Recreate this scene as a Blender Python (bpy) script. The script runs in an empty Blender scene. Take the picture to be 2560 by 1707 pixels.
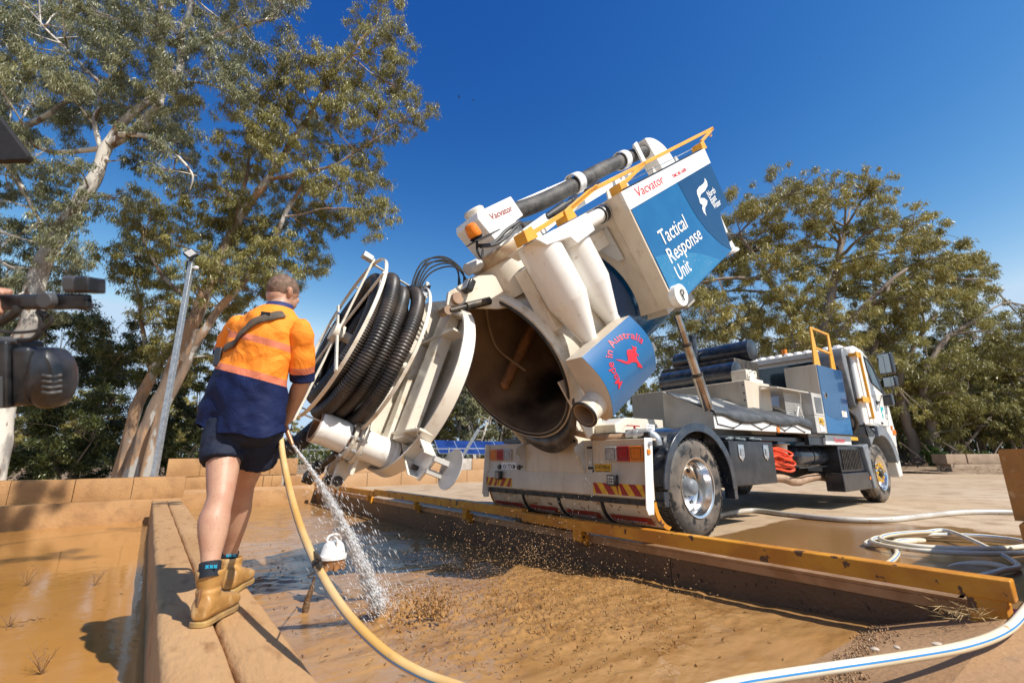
import bpy, bmesh, math, random
import numpy as np
from math import sin, cos, pi, radians, sqrt, atan2
from mathutils import Matrix, Vector, noise
random.seed(7); rng = np.random.default_rng(7)
SC = bpy.context.scene; COL = SC.collection
# ---------------------------------------------------------------- camera, sky, sun
cam = bpy.data.cameras.new('camera'); co = bpy.data.objects.new('camera', cam); COL.objects.link(co)
cam.lens = 16.30; cam.sensor_width = 36; cam.clip_start = .05; cam.clip_end = 3000
co.matrix_world = Matrix.Translation((0, 0, .85)) @ Matrix.Rotation(pi/2+.243, 4, 'X') @ Matrix.Rotation(-.008, 4, 'Z')
SC.camera = co
SUN = Vector((.693, -.516, 1.0)).normalized()          # towards the sun
w = bpy.data.worlds.new('World'); SC.world = w; w.use_nodes = True
nt = w.node_tree; bg = nt.nodes['Background']; sk = nt.nodes.new('ShaderNodeTexSky')
sk.sky_type = 'NISHITA'; sk.sun_disc = False; sk.sun_elevation = math.asin(SUN.z); sk.sun_rotation = atan2(SUN.x, SUN.y)
sk.altitude = 400; sk.air_density = 1.0; sk.dust_density = .3; sk.ozone_density = 3.2
hs = nt.nodes.new('ShaderNodeHueSaturation'); hs.inputs['Saturation'].default_value = 1.22
hs.inputs['Hue'].default_value = .492
nt.links.new(sk.outputs[0], hs.inputs['Color']); bg.inputs[1].default_value = .12
# deep, polarised-looking blue: one contrast curve per channel over the whole sky
sp = nt.nodes.new('ShaderNodeSeparateColor'); cb = nt.nodes.new('ShaderNodeCombineColor'); nt.links.new(hs.outputs[0], sp.inputs[0])
for ch, (g_, k_, mxv) in enumerate(((2.6, .29/.125**2.6, .44), (1.9, .46/.314**1.9, .58), (1.08, .68/.584**1.08, .74))):
    a_ = nt.nodes.new('ShaderNodeMath'); a_.operation = 'MULTIPLY'; a_.inputs[1].default_value = .12; nt.links.new(sp.outputs[ch], a_.inputs[0])
    b_ = nt.nodes.new('ShaderNodeMath'); b_.operation = 'POWER'; b_.inputs[1].default_value = g_; nt.links.new(a_.outputs[0], b_.inputs[0])
    c_ = nt.nodes.new('ShaderNodeMath'); c_.operation = 'MULTIPLY'; c_.inputs[1].default_value = k_; nt.links.new(b_.outputs[0], c_.inputs[0])
    d_ = nt.nodes.new('ShaderNodeMath'); d_.operation = 'MINIMUM'; d_.inputs[1].default_value = mxv; nt.links.new(c_.outputs[0], d_.inputs[0])
    e_ = nt.nodes.new('ShaderNodeMath'); e_.operation = 'DIVIDE'; e_.inputs[1].default_value = .12; nt.links.new(d_.outputs[0], e_.inputs[0]); nt.links.new(e_.outputs[0], cb.inputs[ch])
nt.links.new(cb.outputs[0], bg.inputs[0])
sl = bpy.data.lights.new('sun', 'SUN'); sl.energy = 4.9; sl.angle = radians(.5); sl.color = (1, .955, .88)
so = bpy.data.objects.new('sun', sl); COL.objects.link(so); so.rotation_euler = SUN.to_track_quat('Z', 'Y').to_euler(); so.location = (20, -20, 30)
vs = SC.view_settings; SC.display_settings.display_device = 'sRGB'; vs.view_transform = 'Standard'; vs.look = 'None'
vs.exposure = 0.32; vs.gamma = 1; vs.use_curve_mapping = False
SC.cycles.use_denoising = True; SC.cycles.max_bounces = 6; SC.cycles.diffuse_bounces = 3; SC.cycles.glossy_bounces = 3
SC.cycles.transmission_bounces = 4; SC.cycles.transparent_max_bounces = 8

# ---------------------------------------------------------------- materials
def M(name, col, rough=.5, metal=0, c2=None, sc=3, fac=(.4, .6), bump=None, coat=0, detail=5, c3=None, sc3=20, fac3=(.55, .62), trans=0, stretch=None, spec=.5, emit=None):
    m = bpy.data.materials.new(name); m.use_nodes = True; n = m.node_tree.nodes; l = m.node_tree.links
    p = n['Principled BSDF']; p.inputs['Roughness'].default_value = rough; p.inputs['Metallic'].default_value = metal
    p.inputs['Base Color'].default_value = (*col, 1); p.inputs['Coat Weight'].default_value = coat; p.inputs['Specular IOR Level'].default_value = spec
    if trans: p.inputs['Transmission Weight'].default_value = trans
    tc = n.new('ShaderNodeTexCoord'); mp = n.new('ShaderNodeMapping'); l.new(tc.outputs['Object'], mp.inputs[0])
    if stretch: mp.inputs['Scale'].default_value = stretch
    out = None
    def layer(prev, cc, s, f):
        nz = n.new('ShaderNodeTexNoise'); nz.inputs['Scale'].default_value = s; nz.inputs['Detail'].default_value = detail; l.new(mp.outputs[0], nz.inputs[0])
        r = n.new('ShaderNodeMapRange'); r.inputs[1].default_value = f[0]; r.inputs[2].default_value = f[1]; l.new(nz.outputs[0], r.inputs[0])
        mx = n.new('ShaderNodeMix'); mx.data_type = 'RGBA'; l.new(r.outputs[0], mx.inputs[0])
        if prev is None: mx.inputs[6].default_value = (*col, 1)
        else: l.new(prev, mx.inputs[6])
        mx.inputs[7].default_value = (*cc, 1); return mx.outputs[2]
    if c2: out = layer(out, c2, sc, fac)
    if c3: out = layer(out, c3, sc3, fac3)
    if out: l.new(out, p.inputs['Base Color'])
    if bump:
        nz = n.new('ShaderNodeTexNoise'); nz.inputs['Scale'].default_value = bump[0]; nz.inputs['Detail'].default_value = 6; l.new(mp.outputs[0], nz.inputs[0])
        b = n.new('ShaderNodeBump'); b.inputs['Strength'].default_value = bump[1]; b.inputs['Distance'].default_value = bump[2] if len(bump) > 2 else .02
        l.new(nz.outputs[0], b.inputs['Height']); l.new(b.outputs[0], p.inputs['Normal'])
    if emit: p.inputs['Emission Color'].default_value = (*emit, 1)
    return m
cream = M('cream_paint', (.76, .69, .575), .28, c2=(.68, .59, .46), sc=2.2, fac=(.45, .75), c3=(.42, .30, .17), sc3=8, fac3=(.57, .80), coat=.3, bump=(3, .05, .02), detail=8)
shaded_cream = M('shaded_dusty_cream_paint', (.66, .565, .44), .4, c2=(.56, .46, .34), sc=2.0, fac=(.4, .7), c3=(.44, .31, .19), sc3=6, fac3=(.58, .95), stretch=(2.2, 2.2, .5), detail=8)  # cream with rear-face shade painted into its base colour, plus dirt streaks
whitep = M('white_paint', (.84, .82, .77), .25, c2=(.76, .72, .64), sc=3, fac=(.5, .8), c3=(.5, .4, .27), sc3=14, fac3=(.64, .8), coat=.3)
blue = M('blue_paint', (.003, .105, .28), .22, c2=(.006, .12, .30), sc=3, c3=(.14, .18, .24), sc3=30, fac3=(.68, .78), coat=.4)
navy = M('navy_print', (.002, .045, .13), .25, c2=(.006, .05, .14), sc=4, coat=.3)
lblue = M('light_blue_print', (.012, .17, .36), .3, c2=(.03, .19, .37), sc=5, c3=(.3, .38, .45), sc3=24, fac3=(.62, .78), coat=.3)
whiteprint = M('white_print', (.85, .85, .84), .4)
redprint = M('red_print', (.68, .015, .03), .4)
dredprint = M('dirty_red_print', (.42, .02, .02), .5, c2=(.25, .07, .03), sc=12)
tankin = M('tank_inside', (.36, .25, .155), .5, c2=(.20, .125, .075), sc=1.6, fac=(.35, .6), c3=(.018, .014, .012), sc3=.8, fac3=(.48, .64), bump=(9, .4))
rubber = M('black_rubber', (.018, .018, .019), .55, c2=(.045, .04, .035), sc=7, bump=(60, .15))
rubberdust = M('dusty_tyre_rubber', (.055, .05, .046), .6, c2=(.21, .165, .125), sc=3, fac=(.38, .62), c3=(.01, .01, .011), sc3=7, fac3=(.52, .58), bump=(60, .2))
black = M('black_paint', (.012, .014, .018), .3, c2=(.03, .03, .034), sc=6, c3=(.07, .06, .05), sc3=14, fac3=(.66, .9), coat=.2)
fender = M('navy_black_fender', (.012, .02, .035), .22, c2=(.04, .045, .055), sc=9, coat=.5, c3=(.2, .17, .13), sc3=40, fac3=(.66, .75))
dark = M('dark_steel', (.03, .028, .026), .5, .3, c2=(.09, .07, .05), sc=10)
chrome = M('polished_aluminium', (.86, .85, .83), .2, 1, c2=(.6, .55, .48), sc=7, fac=(.5, .8))
steel = M('galvanised_steel', (.52, .54, .55), .45, .7, c2=(.38, .40, .42), sc=14)
greyplastic = M('grey_plastic', (.16, .18, .20), .5, c2=(.22, .23, .24), sc=8)
greycream = M('grey_dusty_paint', (.55, .53, .49), .4, c2=(.42, .39, .34), sc=3)
yellow = M('yellow_rail_paint', (.80, .38, .03), .4, c2=(.72, .33, .03), sc=6)
beamm = M('mud_washed_beam', (.40, .215, .085), .75, c2=(.47, .275, .125), sc=1.4, fac=(.3, .65), c3=(.27, .135, .05), sc3=9, fac3=(.55, .75), bump=(24, .6, .02), stretch=(1.5, .45, 1), detail=8)
ochre = M('worn_yellow_steel', (.62, .27, .018), .42, c2=(.48, .18, .014), sc=3, c3=(.10, .045, .02), sc3=8, fac3=(.62, .64), bump=(25, .25))
amber = M('amber_lens', (.85, .25, .01), .25, c2=(.7, .16, .01), sc=60)
red = M('red_lens', (.5, .004, .006), .25, c2=(.3, .003, .004), sc=60)
clearl = M('clear_lens', (.55, .53, .5), .2, c2=(.35, .33, .32), sc=60)
orangeplas = M('orange_net', (.9, .09, .02), .5, c2=(.7, .06, .015), sc=20)
glass = M('window_glass', (.02, .03, .035), .04, c2=(.05, .07, .06), sc=2, spec=.8)
mirror = M('mirror_glass', (.16, .20, .24), .06, 1)
rust = M('rusty_brown', (.35, .16, .06), .6, c2=(.18, .09, .04), sc=9, bump=(30, .3))
exh = M('dusty_exhaust', (.42, .27, .17), .6, c2=(.3, .19, .12), sc=8)
boomh = M('dusty_black_hose', (.045, .042, .038), .65, c2=(.15, .13, .11), sc=5, fac=(.45, .75), bump=(30, .4))
corr = M('corrugated_hose', (.022, .020, .019), .42, c2=(.06, .045, .035), sc=5)
tarp = M('black_mesh_tarp', (.045, .05, .055), .55, c2=(.09, .095, .10), sc=6, fac=(.4, .65), bump=(160, .5, .01), stretch=(1, 1, 1))
yelprint = M('yellow_print', (.8, .45, .02), .45, c2=(.6, .33, .02), sc=12)
blackprint = M('black_print', (.01, .01, .01), .5)
concrete = M('muddy_concrete', (.31, .152, .05), .75, c2=(.39, .205, .075), sc=1.7, fac=(.35, .65), c3=(.23, .11, .036), sc3=5, fac3=(.50, .8), bump=(22, .5, .02))
concrete2 = M('sandy_concrete', (.40, .235, .115), .8, c2=(.34, .19, .085), sc=1.3, fac=(.4, .7), c3=(.28, .17, .09), sc3=11, fac3=(.62, .75), bump=(30, .4, .02))
concdark = M('damp_concrete', (.16, .085, .04), .5, c2=(.10, .055, .028), sc=2, fac=(.35, .65), c3=(.03, .018, .01), sc3=22, fac3=(.62, .68), bump=(28, .5, .02))
greyconc = M('grey_concrete', (.42, .38, .34), .8, c2=(.33, .28, .23), sc=5, bump=(30, .3))

# ---------------------------------------------------------------- mesh builder
class MB:
    def __init__(s, mat=None): s.v = []; s.f = []; s.M = mat or Matrix()
    def add(s, vs, fs):
        o = len(s.v); s.v += [tuple(s.M @ Vector(p)) for p in vs]; s.f += [tuple(o+i for i in f) for f in fs]; return s
    def box(s, x0, x1, y0, y1, z0, z1):
        return s.add([(x, y, z) for x in (x0, x1) for y in (y0, y1) for z in (z0, z1)], [(0, 1, 3, 2), (4, 6, 7, 5), (0, 4, 5, 1), (2, 3, 7, 6), (0, 2, 6, 4), (1, 5, 7, 3)])
    def prism(s, pts, ax, t0, t1):
        n = len(pts)
        def P(p, t): return {'x': (t, p[0], p[1]), 'y': (p[0], t, p[1]), 'z': (p[0], p[1], t)}[ax]
        return s.add([P(p, t0) for p in pts]+[P(p, t1) for p in pts], [tuple(range(n)), tuple(range(2*n-1, n-1, -1))]+[(i, (i+1) % n, n+(i+1) % n, n+i) for i in range(n)])
    def cyl(s, p0, p1, r0, r1=None, n=20, cap=True):
        r1 = r0 if r1 is None else r1
        return s.lathe(p0, p1, [(0, r0), (1, r1)], n, cap, rel=True)
    def lathe(s, p0, p1, prof, n=24, cap=True, rel=False):
        p0 = Vector(p0); p1 = Vector(p1); d = p1-p0; L = d.length; d.normalize()
        u = d.orthogonal().normalized(); w_ = d.cross(u); vs = []; k = len(prof)
        for t, r in prof:
            c = p0+d*(t*L if rel else t)
            for i in range(n):
                a = 2*pi*i/n; vs.append(c+(u*cos(a)+w_*sin(a))*r)
        fs = [(j*n+i, j*n+(i+1) % n, (j+1)*n+(i+1) % n, (j+1)*n+i) for j in range(k-1) for i in range(n)]
        if cap: fs += [tuple(range(n)), tuple(range((k-1)*n, k*n))]
        return s.add(vs, fs)
    def tube(s, path, r, n=8, cap=True, closed=False):
        P = [Vector(p) for p in path]; k = len(P); R = r if hasattr(r, '__len__') else [r]*k
        T = [(P[min(i+1, k-1)]-P[max(i-1, 0)]).normalized() if not closed else (P[(i+1) % k]-P[i-1]).normalized() for i in range(k)]
        u = T[0].orthogonal().normalized(); vs = []
        for i in range(k):
            u = (u-T[i]*u.dot(T[i])); u = u.normalized() if u.length > 1e-6 else T[i].orthogonal().normalized()
            w_ = T[i].cross(u)
            for j in range(n):
                a = 2*pi*j/n; vs.append(P[i]+(u*cos(a)+w_*sin(a))*R[i])
        kk = k if closed else k-1
        fs = [(i*n+j, i*n+(j+1) % n, ((i+1) % k)*n+(j+1) % n, ((i+1) % k)*n+j) for i in range(kk) for j in range(n)]
        if cap and not closed: fs += [tuple(range(n)), tuple(range((k-1)*n, k*n))]
        return s.add(vs, fs)
    def bar(s, p0, p1, wd, ht, up=(0, 0, 1)):
        p0 = Vector(p0); p1 = Vector(p1); d = (p1-p0).normalized(); a = d.cross(Vector(up)).normalized()*wd/2; b = a.cross(d).normalized()*ht/2
        return s.add([p+i*a+j*b for p in (p0, p1) for i, j in ((-1, -1), (1, -1), (1, 1), (-1, 1))], [(0, 1, 2, 3), (4, 5, 6, 7)]+[(i, (i+1) % 4, 4+(i+1) % 4, 4+i) for i in range(4)])
    def sphere(s, c, r, n=12, m=8):
        r = r if hasattr(r, '__len__') else (r, r, r)
        vs = [(c[0]+r[0]*sin(pi*j/m)*cos(2*pi*i/n), c[1]+r[1]*sin(pi*j/m)*sin(2*pi*i/n), c[2]+r[2]*cos(pi*j/m)) for j in range(m+1) for i in range(n)]
        return s.add(vs, [(j*n+i, j*n+(i+1) % n, (j+1)*n+(i+1) % n, (j+1)*n+i) for j in range(m) for i in range(n)])
    def loft(s, rings, cap=True):
        n = len(rings[0]); vs = [p for r in rings for p in r]; k = len(rings)
        fs = [(j*n+i, j*n+(i+1) % n, (j+1)*n+(i+1) % n, (j+1)*n+i) for j in range(k-1) for i in range(n)]
        if cap: fs += [tuple(range(n)), tuple(range((k-1)*n, k*n))]
        return s.add(vs, fs)
    def build(s, name, mat, parent=None, bevel=0, smooth=35, recalc=True, label=None, seg=2):
        me = bpy.data.meshes.new(name); me.from_pydata(s.v, [], s.f)
        bm = bmesh.new(); bm.from_mesh(me)
        if recalc:
            bmesh.ops.remove_doubles(bm, verts=bm.verts, dist=1e-5); bmesh.ops.recalc_face_normals(bm, faces=bm.faces)
        bm.to_mesh(me); bm.free()
        if smooth:
            me.polygons.foreach_set('use_smooth', [True]*len(me.polygons)); me.set_sharp_from_angle(angle=radians(smooth))
        me.materials.append(mat); o = bpy.data.objects.new(name, me); COL.objects.link(o)
        if parent: o.parent = parent
        if bevel:
            b = o.modifiers.new('bevel', 'BEVEL'); b.width = bevel; b.segments = seg; b.limit_method = 'ANGLE'; b.angle_limit = radians(40); b.harden_normals = False
        if label: o['label'] = label
        return o
def tag(o, label=None, cat=None, group=None, kind=None):
    if label: o['label'] = label
    if cat: o['category'] = cat
    if group: o['group'] = group
    if kind: o['kind'] = kind
    return o
def thing(name, label, cat, loc=(0, 0, 0), rz=0, group=None):
    o = bpy.data.objects.new(name, None); COL.objects.link(o); o.location = loc; o.rotation_euler = (0, 0, rz); o.empty_display_size = .2
    return tag(o, label, cat, group)
def text_polys(s, size=1.0, sx=1.0, align='LEFT', bold=0, shear=0):
    cu = bpy.data.curves.new('t', 'FONT'); cu.body = s; cu.size = 1; cu.align_x = align; cu.resolution_u = 3; cu.offset = bold; cu.shear = shear
    o = bpy.data.objects.new('t', cu); COL.objects.link(o); dg = bpy.context.evaluated_depsgraph_get(); dg.update()
    me = bpy.data.meshes.new_from_object(o.evaluated_get(dg)); vs = [(v.co.x*size*sx, v.co.y*size) for v in me.vertices]; fs = [tuple(p.vertices) for p in me.polygons]
    bpy.data.objects.remove(o); bpy.data.curves.remove(cu); bpy.data.meshes.remove(me); return vs, fs
def text(name, s, fn, mat, parent, size, sx=1, align='LEFT', bold=0, M_=None, width=None, shear=0):
    vs, fs = text_polys(s, size, sx, align, bold, shear)
    if width:
        x0 = min(v[0] for v in vs); x1 = max(v[0] for v in vs); k = width/(x1-x0); vs = [((v[0]-x0)*k, v[1]) for v in vs]
    m = MB(M_); m.add([fn(x, y) for x, y in vs], fs); return m.build(name, mat, parent, smooth=0, recalc=False)
def pathlerp(pts, n):
    """Catmull-Rom through pts"""
    P = [Vector(p) for p in pts]; P = [P[0]*2-P[1]]+P+[P[-1]*2-P[-2]]; out = []
    for i in range(1, len(P)-2):
        for k in range(n):
            t = k/n; a, b, c, d = P[i-1:i+3]
            out.append(.5*((2*b)+(c-a)*t+(2*a-5*b+4*c-d)*t*t+(3*b-a-3*c+d)*t**3))
    out.append(P[-2]); return out
# ---------------------------------------------------------------- setting, laid out in the truck's square frame
AZ = radians(52.8); TR = (1.975, 5.18, 0); RZ = pi/2-AZ
TW = Matrix.Translation(TR) @ Matrix.Rotation(RZ, 4, 'Z')     # truck/pit frame -> world: x forward, y left, z up
def tw(x, y, z=0): return TW @ Vector((x, y, z))
def empty_frame(name, label, cat, group=None): return thing(name, label, cat, TR, RZ, group)
def setup_struct(o): o['kind'] = 'structure'; return o
# ground sheet with two sunken bays left open
PX0, PXA, PXB, PX1 = -9.0, -4.57, -4.12, -.72
def ground_mat():
    m = M('sandy_yard', (.40, .28, .17), .85, c2=(.48, .36, .235), sc=.35, fac=(.35, .65), c3=(.30, .195, .11), sc3=2.3, fac3=(.48, .72), bump=(14, .35, .03), stretch=(1, 1, 1))
    n = m.node_tree.nodes; l = m.node_tree.links; p = n['Principled BSDF']
    # wet patch behind the truck's right side: darker and glossy
    g = n.new('ShaderNodeTexCoord'); nz = n.new('ShaderNodeTexNoise'); nz.inputs['Scale'].default_value = .8; nz.inputs['Detail'].default_value = 6
    mp = n.new('ShaderNodeMapping'); mp.inputs['Scale'].default_value = (1, 2.2, 1); l.new(g.outputs['Object'], mp.inputs[0]); l.new(mp.outputs[0], nz.inputs[0])
    sx = n.new('ShaderNodeSeparateXYZ'); l.new(g.outputs['Object'], sx.inputs[0])
    def mr(src, a, b, c, d):
        r = n.new('ShaderNodeMapRange'); r.inputs[1].default_value = a; r.inputs[2].default_value = b; r.inputs[3].default_value = c; r.inputs[4].default_value = d; l.new(src, r.inputs[0]); return r.outputs[0]
    def ma(op, a, b):
        q = n.new('ShaderNodeMath'); q.operation = op; q.use_clamp = False
        for i, z in enumerate((a, b)):
            if isinstance(z, (int, float)): q.inputs[i].default_value = z
            else: l.new(z, q.inputs[i])
        return q.outputs[0]
    fx = mr(sx.outputs[0], 2.3, 4.2, 1, 0); fx0 = mr(sx.outputs[0], -1.2, -.6, 0, 1); fy = mr(sx.outputs[1], -.1, .5, 1, 0); fy0 = mr(sx.outputs[1], -4.5, -3, 0, 1)
    wet = ma('MULTIPLY', ma('MULTIPLY', fx, fx0), ma('MULTIPLY', fy, fy0))
    wet = mr(ma('ADD', wet, ma('MULTIPLY', nz.outputs[0], .9)), 1.12, 1.22, 0, 1)
    old = p.inputs['Base Color'].links[0].from_socket; mx = n.new('ShaderNodeMix'); mx.data_type = 'RGBA'; l.new(wet, mx.inputs[0]); l.new(old, mx.inputs[6]); mx.inputs[7].default_value = (.25, .13, .045, 1)
    l.new(mx.outputs[2], p.inputs['Base Color'])
    l.new(mr(wet, 0, 1, .85, .20), p.inputs['Roughness'])
    bn = [x for x in n if x.type == 'BUMP'][0]; l.new(mr(wet, 0, 1, .35, .04), bn.inputs['Strength'])
    return m
gm = MB()
def gq(x0, x1, y0, y1): gm.add([(x0, y0, 0), (x1, y0, 0), (x1, y1, 0), (x0, y1, 0)], [(0, 1, 2, 3)])
for x0, x1, y0, y1 in ((PX1, 1500, -1500, 1500), (-1500, PX0, -1500, 1500), (PX0, PX1, 12.0, 1500), (PX0, PX1, -1500, -6.2), (PX0, PXA, 8.9, 12.0)): gq(x0, x1, y0, y1)
g = gm.build('ground', ground_mat(), None, smooth=0); g.location = TR; g.rotation_euler = (0, 0, RZ); setup_struct(g)
# ramped concrete apron at the near end of the right bay
ap = MB(); N = 14
xs = np.linspace(PXB, PX1, N); ys = [-6.2, -3.2, -2.3, -1.9, -1.5, 12.2]; zs = [0, 0, -.03, -.16, -.30, -.85]
ap.add([(x, y, z) for x in (PXB, PX1) for y, z in zip(ys, zs)], [(i, i+1, len(ys)+i+1, len(ys)+i) for i in range(len(ys)-1)])
apo = ap.build('apron', concrete2, None, smooth=0); apo.location = TR; apo.rotation_euler = (0, 0, RZ); setup_struct(apo); apo['label'] = 'sandy concrete apron running down under the mud'
fl = MB(); fl.add([(PX0, -6.2, -.6), (PXA, -6.2, -.6), (PXA, 8.9, -.6), (PX0, 8.9, -.6)], [(0, 1, 2, 3)])
fo = fl.build('pit_floor', concdark, None, smooth=0); fo.location = TR; fo.rotation_euler = (0, 0, RZ); setup_struct(fo)
# mud surface of the right bay: fine height field, splashed and churned in the middle
def mud_mat():
    m = M('wet_mud', (.33, .172, .058), .20, c2=(.39, .215, .08), sc=1.1, fac=(.3, .7), c3=(.25, .12, .036), sc3=3, fac3=(.48, .72), bump=(5, .30, .03), stretch=(1, 2.4, 1), detail=8)
    n = m.node_tree.nodes; l = m.node_tree.links; p = n['Principled BSDF']; nz = n.new('ShaderNodeTexNoise'); nz.inputs['Scale'].default_value = 1.7; tc = n.new('ShaderNodeTexCoord'); l.new(tc.outputs['Object'], nz.inputs[0])
    r = n.new('ShaderNodeMapRange'); r.inputs[1].default_value = .4; r.inputs[2].default_value = .62; r.inputs[3].default_value = .07; r.inputs[4].default_value = .34; l.new(nz.outputs[0], r.inputs[0]); l.new(r.outputs[0], p.inputs['Roughness'])
    return m
mud_m = mud_mat()
def sstep(a, b, x): t = min(1, max(0, (x-a)/(b-a))); return t*t*(3-2*t)
def mudz(x, y):
    z = -.25-.035*max(0, y+1.6)
    if y > 2: z = max(z, -.40)-.0*y
    z = max(z, -.42)
    z += .022*noise.noise(Vector((x*1.3, y*.8, 0)))+.009*noise.noise(Vector((x*2.2, y*6, 4)))+.004*noise.noise(Vector((x*6, y*15, 4)))
    c = sstep(1.75, .5, sqrt(((x+2.15)/1.1)**2+((y-.35)/1.1)**2)+.5*noise.noise(Vector((x*2, y*2, 8))))        # churned area
    if c > 0:
        h = noise.noise(Vector((x*17, y*13, 1)))+.7*noise.noise(Vector((x*37, y*31, 2)))
        z += c*(.013*h+.010*abs(h)+.014*noise.noise(Vector((x*70, y*60, 6)))+.02)
        z += c*.035*max(0, noise.noise(Vector((x*9, y*8, 7)))-.25)
    d = sstep(1.4, 0, sqrt(((x+3.7)/.5)**2+((y-2.6)/1.3)**2)); z += d*.03*(noise.noise(Vector((x*9, y*9, 3)))+.4)
    z += sstep(.5, 0, sqrt((x+3.0)**2+(y-.75)**2))*.05*(1+noise.noise(Vector((x*20, y*20, 9))))
    return z
nx, ny = 240, 400; xs = np.linspace(PXB-.01, PX1+.01, nx); yy = np.concatenate([np.linspace(-2.2, 3.2, 310), np.linspace(3.25, 12.05, 90)])
mu = MB(); vs_ = [(x, y, mudz(x, y)) for y in yy for x in xs]
mu.add(vs_, [(j*nx+i, j*nx+i+1, (j+1)*nx+i+1, (j+1)*nx+i) for j in range(ny-1) for i in range(nx-1)])
muo = mu.build('mud', mud_m, None, smooth=180, recalc=False); muo.location = TR; muo.rotation_euler = (0, 0, RZ); tag(muo, 'wet churned brown mud filling the right hand bay', kind='stuff')
# muddy water of the left bay
wm = M('muddy_water', (.42, .19, .042), .07, c2=(.47, .225, .06), sc=.9, fac=(.3, .7), c3=(.36, .17, .05), sc3=2.5, fac3=(.55, .8), bump=(7, .10, .02), coat=.1, spec=.5, stretch=(1, 1, 1))
wa = MB(); wa.add([(PX0, -6.2, -.30), (PXA, -6.2, -.30), (PXA, 8.9, -.30), (PX0, 8.9, -.30)], [(0, 1, 2, 3)])
wo = wa.build('water', wm, None, smooth=0); wo.location = TR; wo.rotation_euler = (0, 0, RZ); setup_struct(wo)
# concrete beams -------------------------------------------------
def rounded_beam(name, x0, x1, y0, y1, z0, z1, mat, parent, r=.025, wob=.006, seed=0, label=None):
    prof = [(x0, z0), (x0, z1-r*1.4), (x0+r*.5, z1-r*.4), (x0+r*1.6, z1), (x1-r*1.6, z1), (x1-r*.5, z1-r*.4), (x1, z1-r*1.4), (x1, z0)]
    k = max(2, int((y1-y0)/.12)); m = MB(); rings = []
    for i in range(k+1):
        y = y0+(y1-y0)*i/k
        rings.append([(px+wob*noise.noise(Vector((px*3+seed, y*2.2, pz*3))), y, pz+wob*noise.noise(Vector((px*3, y*2.2+seed, 5)))) for px, pz in prof])
    m.loft(rings); return m.build(name, mat, parent, smooth=50, label=label)
dw = empty_frame('divider_wall', 'long low wall of two muddy concrete beams the man walks on', 'wall')
for i, (a, b) in enumerate(((-4.57, -4.352), (-4.346, -4.12))):
    y = -6.1
    for L_ in ((7.75, 6.9) if i == 0 else (6.2, 5.2, 3.2)):
        e = min(y+L_, 8.78); rounded_beam('beam', a, b, y, e-.012, -.6, .1 if i == 0 else .094, beamm, dw, r=.018, seed=i*7+y); y = e
# end beams and block courses, all along x
def xbeam(name, x0, x1, y0, y1, z0, z1, mat, parent, seed=0, r=.02, wob=.006, label=None):
    prof = [(y0, z0), (y0, z1-r), (y0+r, z1), (y1-r, z1), (y1, z1-r), (y1, z0)]; k = max(2, int((x1-x0)/.2)); m = MB(); rings = []
    for i in range(k+1):
        x = x0+(x1-x0)*i/k
        rings.append([(x, py+wob*noise.noise(Vector((x*2+seed, py*3, pz*3))), pz+wob*noise.noise(Vector((x*2, py+seed, 5)))) for py, pz in prof])
    m.loft(rings); return m.build(name, mat, parent, smooth=50, label=label)
ew = empty_frame('end_wall', 'muddy concrete end wall of the left bay with a row of blocks on its ledge', 'wall')
xbeam('ledge_beam', -8.98, -4.125, 8.8, 9.0, -.6, .1, concrete, ew, 1)
for i, (a, b) in enumerate(((-8.98, -8.2), (-8.19, -7.39), (-7.38, -6.58), (-6.57, -5.75), (-5.74, -4.91), (-4.90, -4.07))):
    xbeam('block', a, b, 8.95-.02*(i % 2)+.06, 9.45, .1, .5+.004*(i % 3), concrete, ew, i*3)
ew2 = empty_frame('block_stack', 'two courses of muddy concrete blocks at the far end behind the man', 'wall')
for a, b, z0, z1, y in ((-4.05, -3.35, .0, .47, 9.6), (-4.40, -3.62, .475, .865, 9.62), (-3.61, -2.95, .475, .86, 9.64), (-3.34, -2.7, 0, .47, 9.6)):
    pass
for a, b, z0, z1, y in ((-3.90, -3.0, .08, .40, 12.1), (-2.99, -2.10, .08, .40, 12.12), (-2.09, -1.88, .08, .385, 12.09), (-1.87, -1.62, .08, .385, 12.1), (-1.45, -.4, .08, .39, 12.13),
                        (-4.33, -3.63, .41, .865, 12.1), (-3.62, -2.85, .41, .86, 12.13), (-2.84, -1.96, .41, .865, 12.11), (-1.95, -1.23, .41, .85, 12.1)):
    xbeam('block', a, b, y, y+.5, z0, z1, concrete, ew2, a)
ew3 = empty_frame('low_end_beam', 'low muddy concrete beam closing the far end of the mud bay', 'wall')
xbeam('beam', -4.12, -.70, 11.9, 12.1, -.6, .0, concrete, ew3, 5); xbeam('beam', -4.4, -.2, 12.02, 12.6, -.3, .08, concrete2, ew3, 9)
yb = MB(); yb.box(-1.97, -1.24, 12.6, 12.68, .86, .91)
# yard retaining wall behind the truck
rw = empty_frame('retaining_wall', 'two course retaining wall of sandy concrete blocks below the solar panels', 'wall')
x = -.1
for i in range(9):
    L_ = (.75, 1.1, 1.25, 1.2, 1.15, 1.2)[i % 6]; xbeam('block', x, x+L_-.015, 11.45, 12.0, 0, .40, concrete2 if i < 40 else greyconc, rw, i)
    xbeam('block', x+.3, x+.3+L_-.015, 11.6+.02*(i % 2), 12.05, .405, .79+.01*(i % 2), greyconc if i in (3, 7) else concrete2, rw, i+.5, label='pale grey concrete block' if i in (3, 7) else None); x += L_
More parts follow.
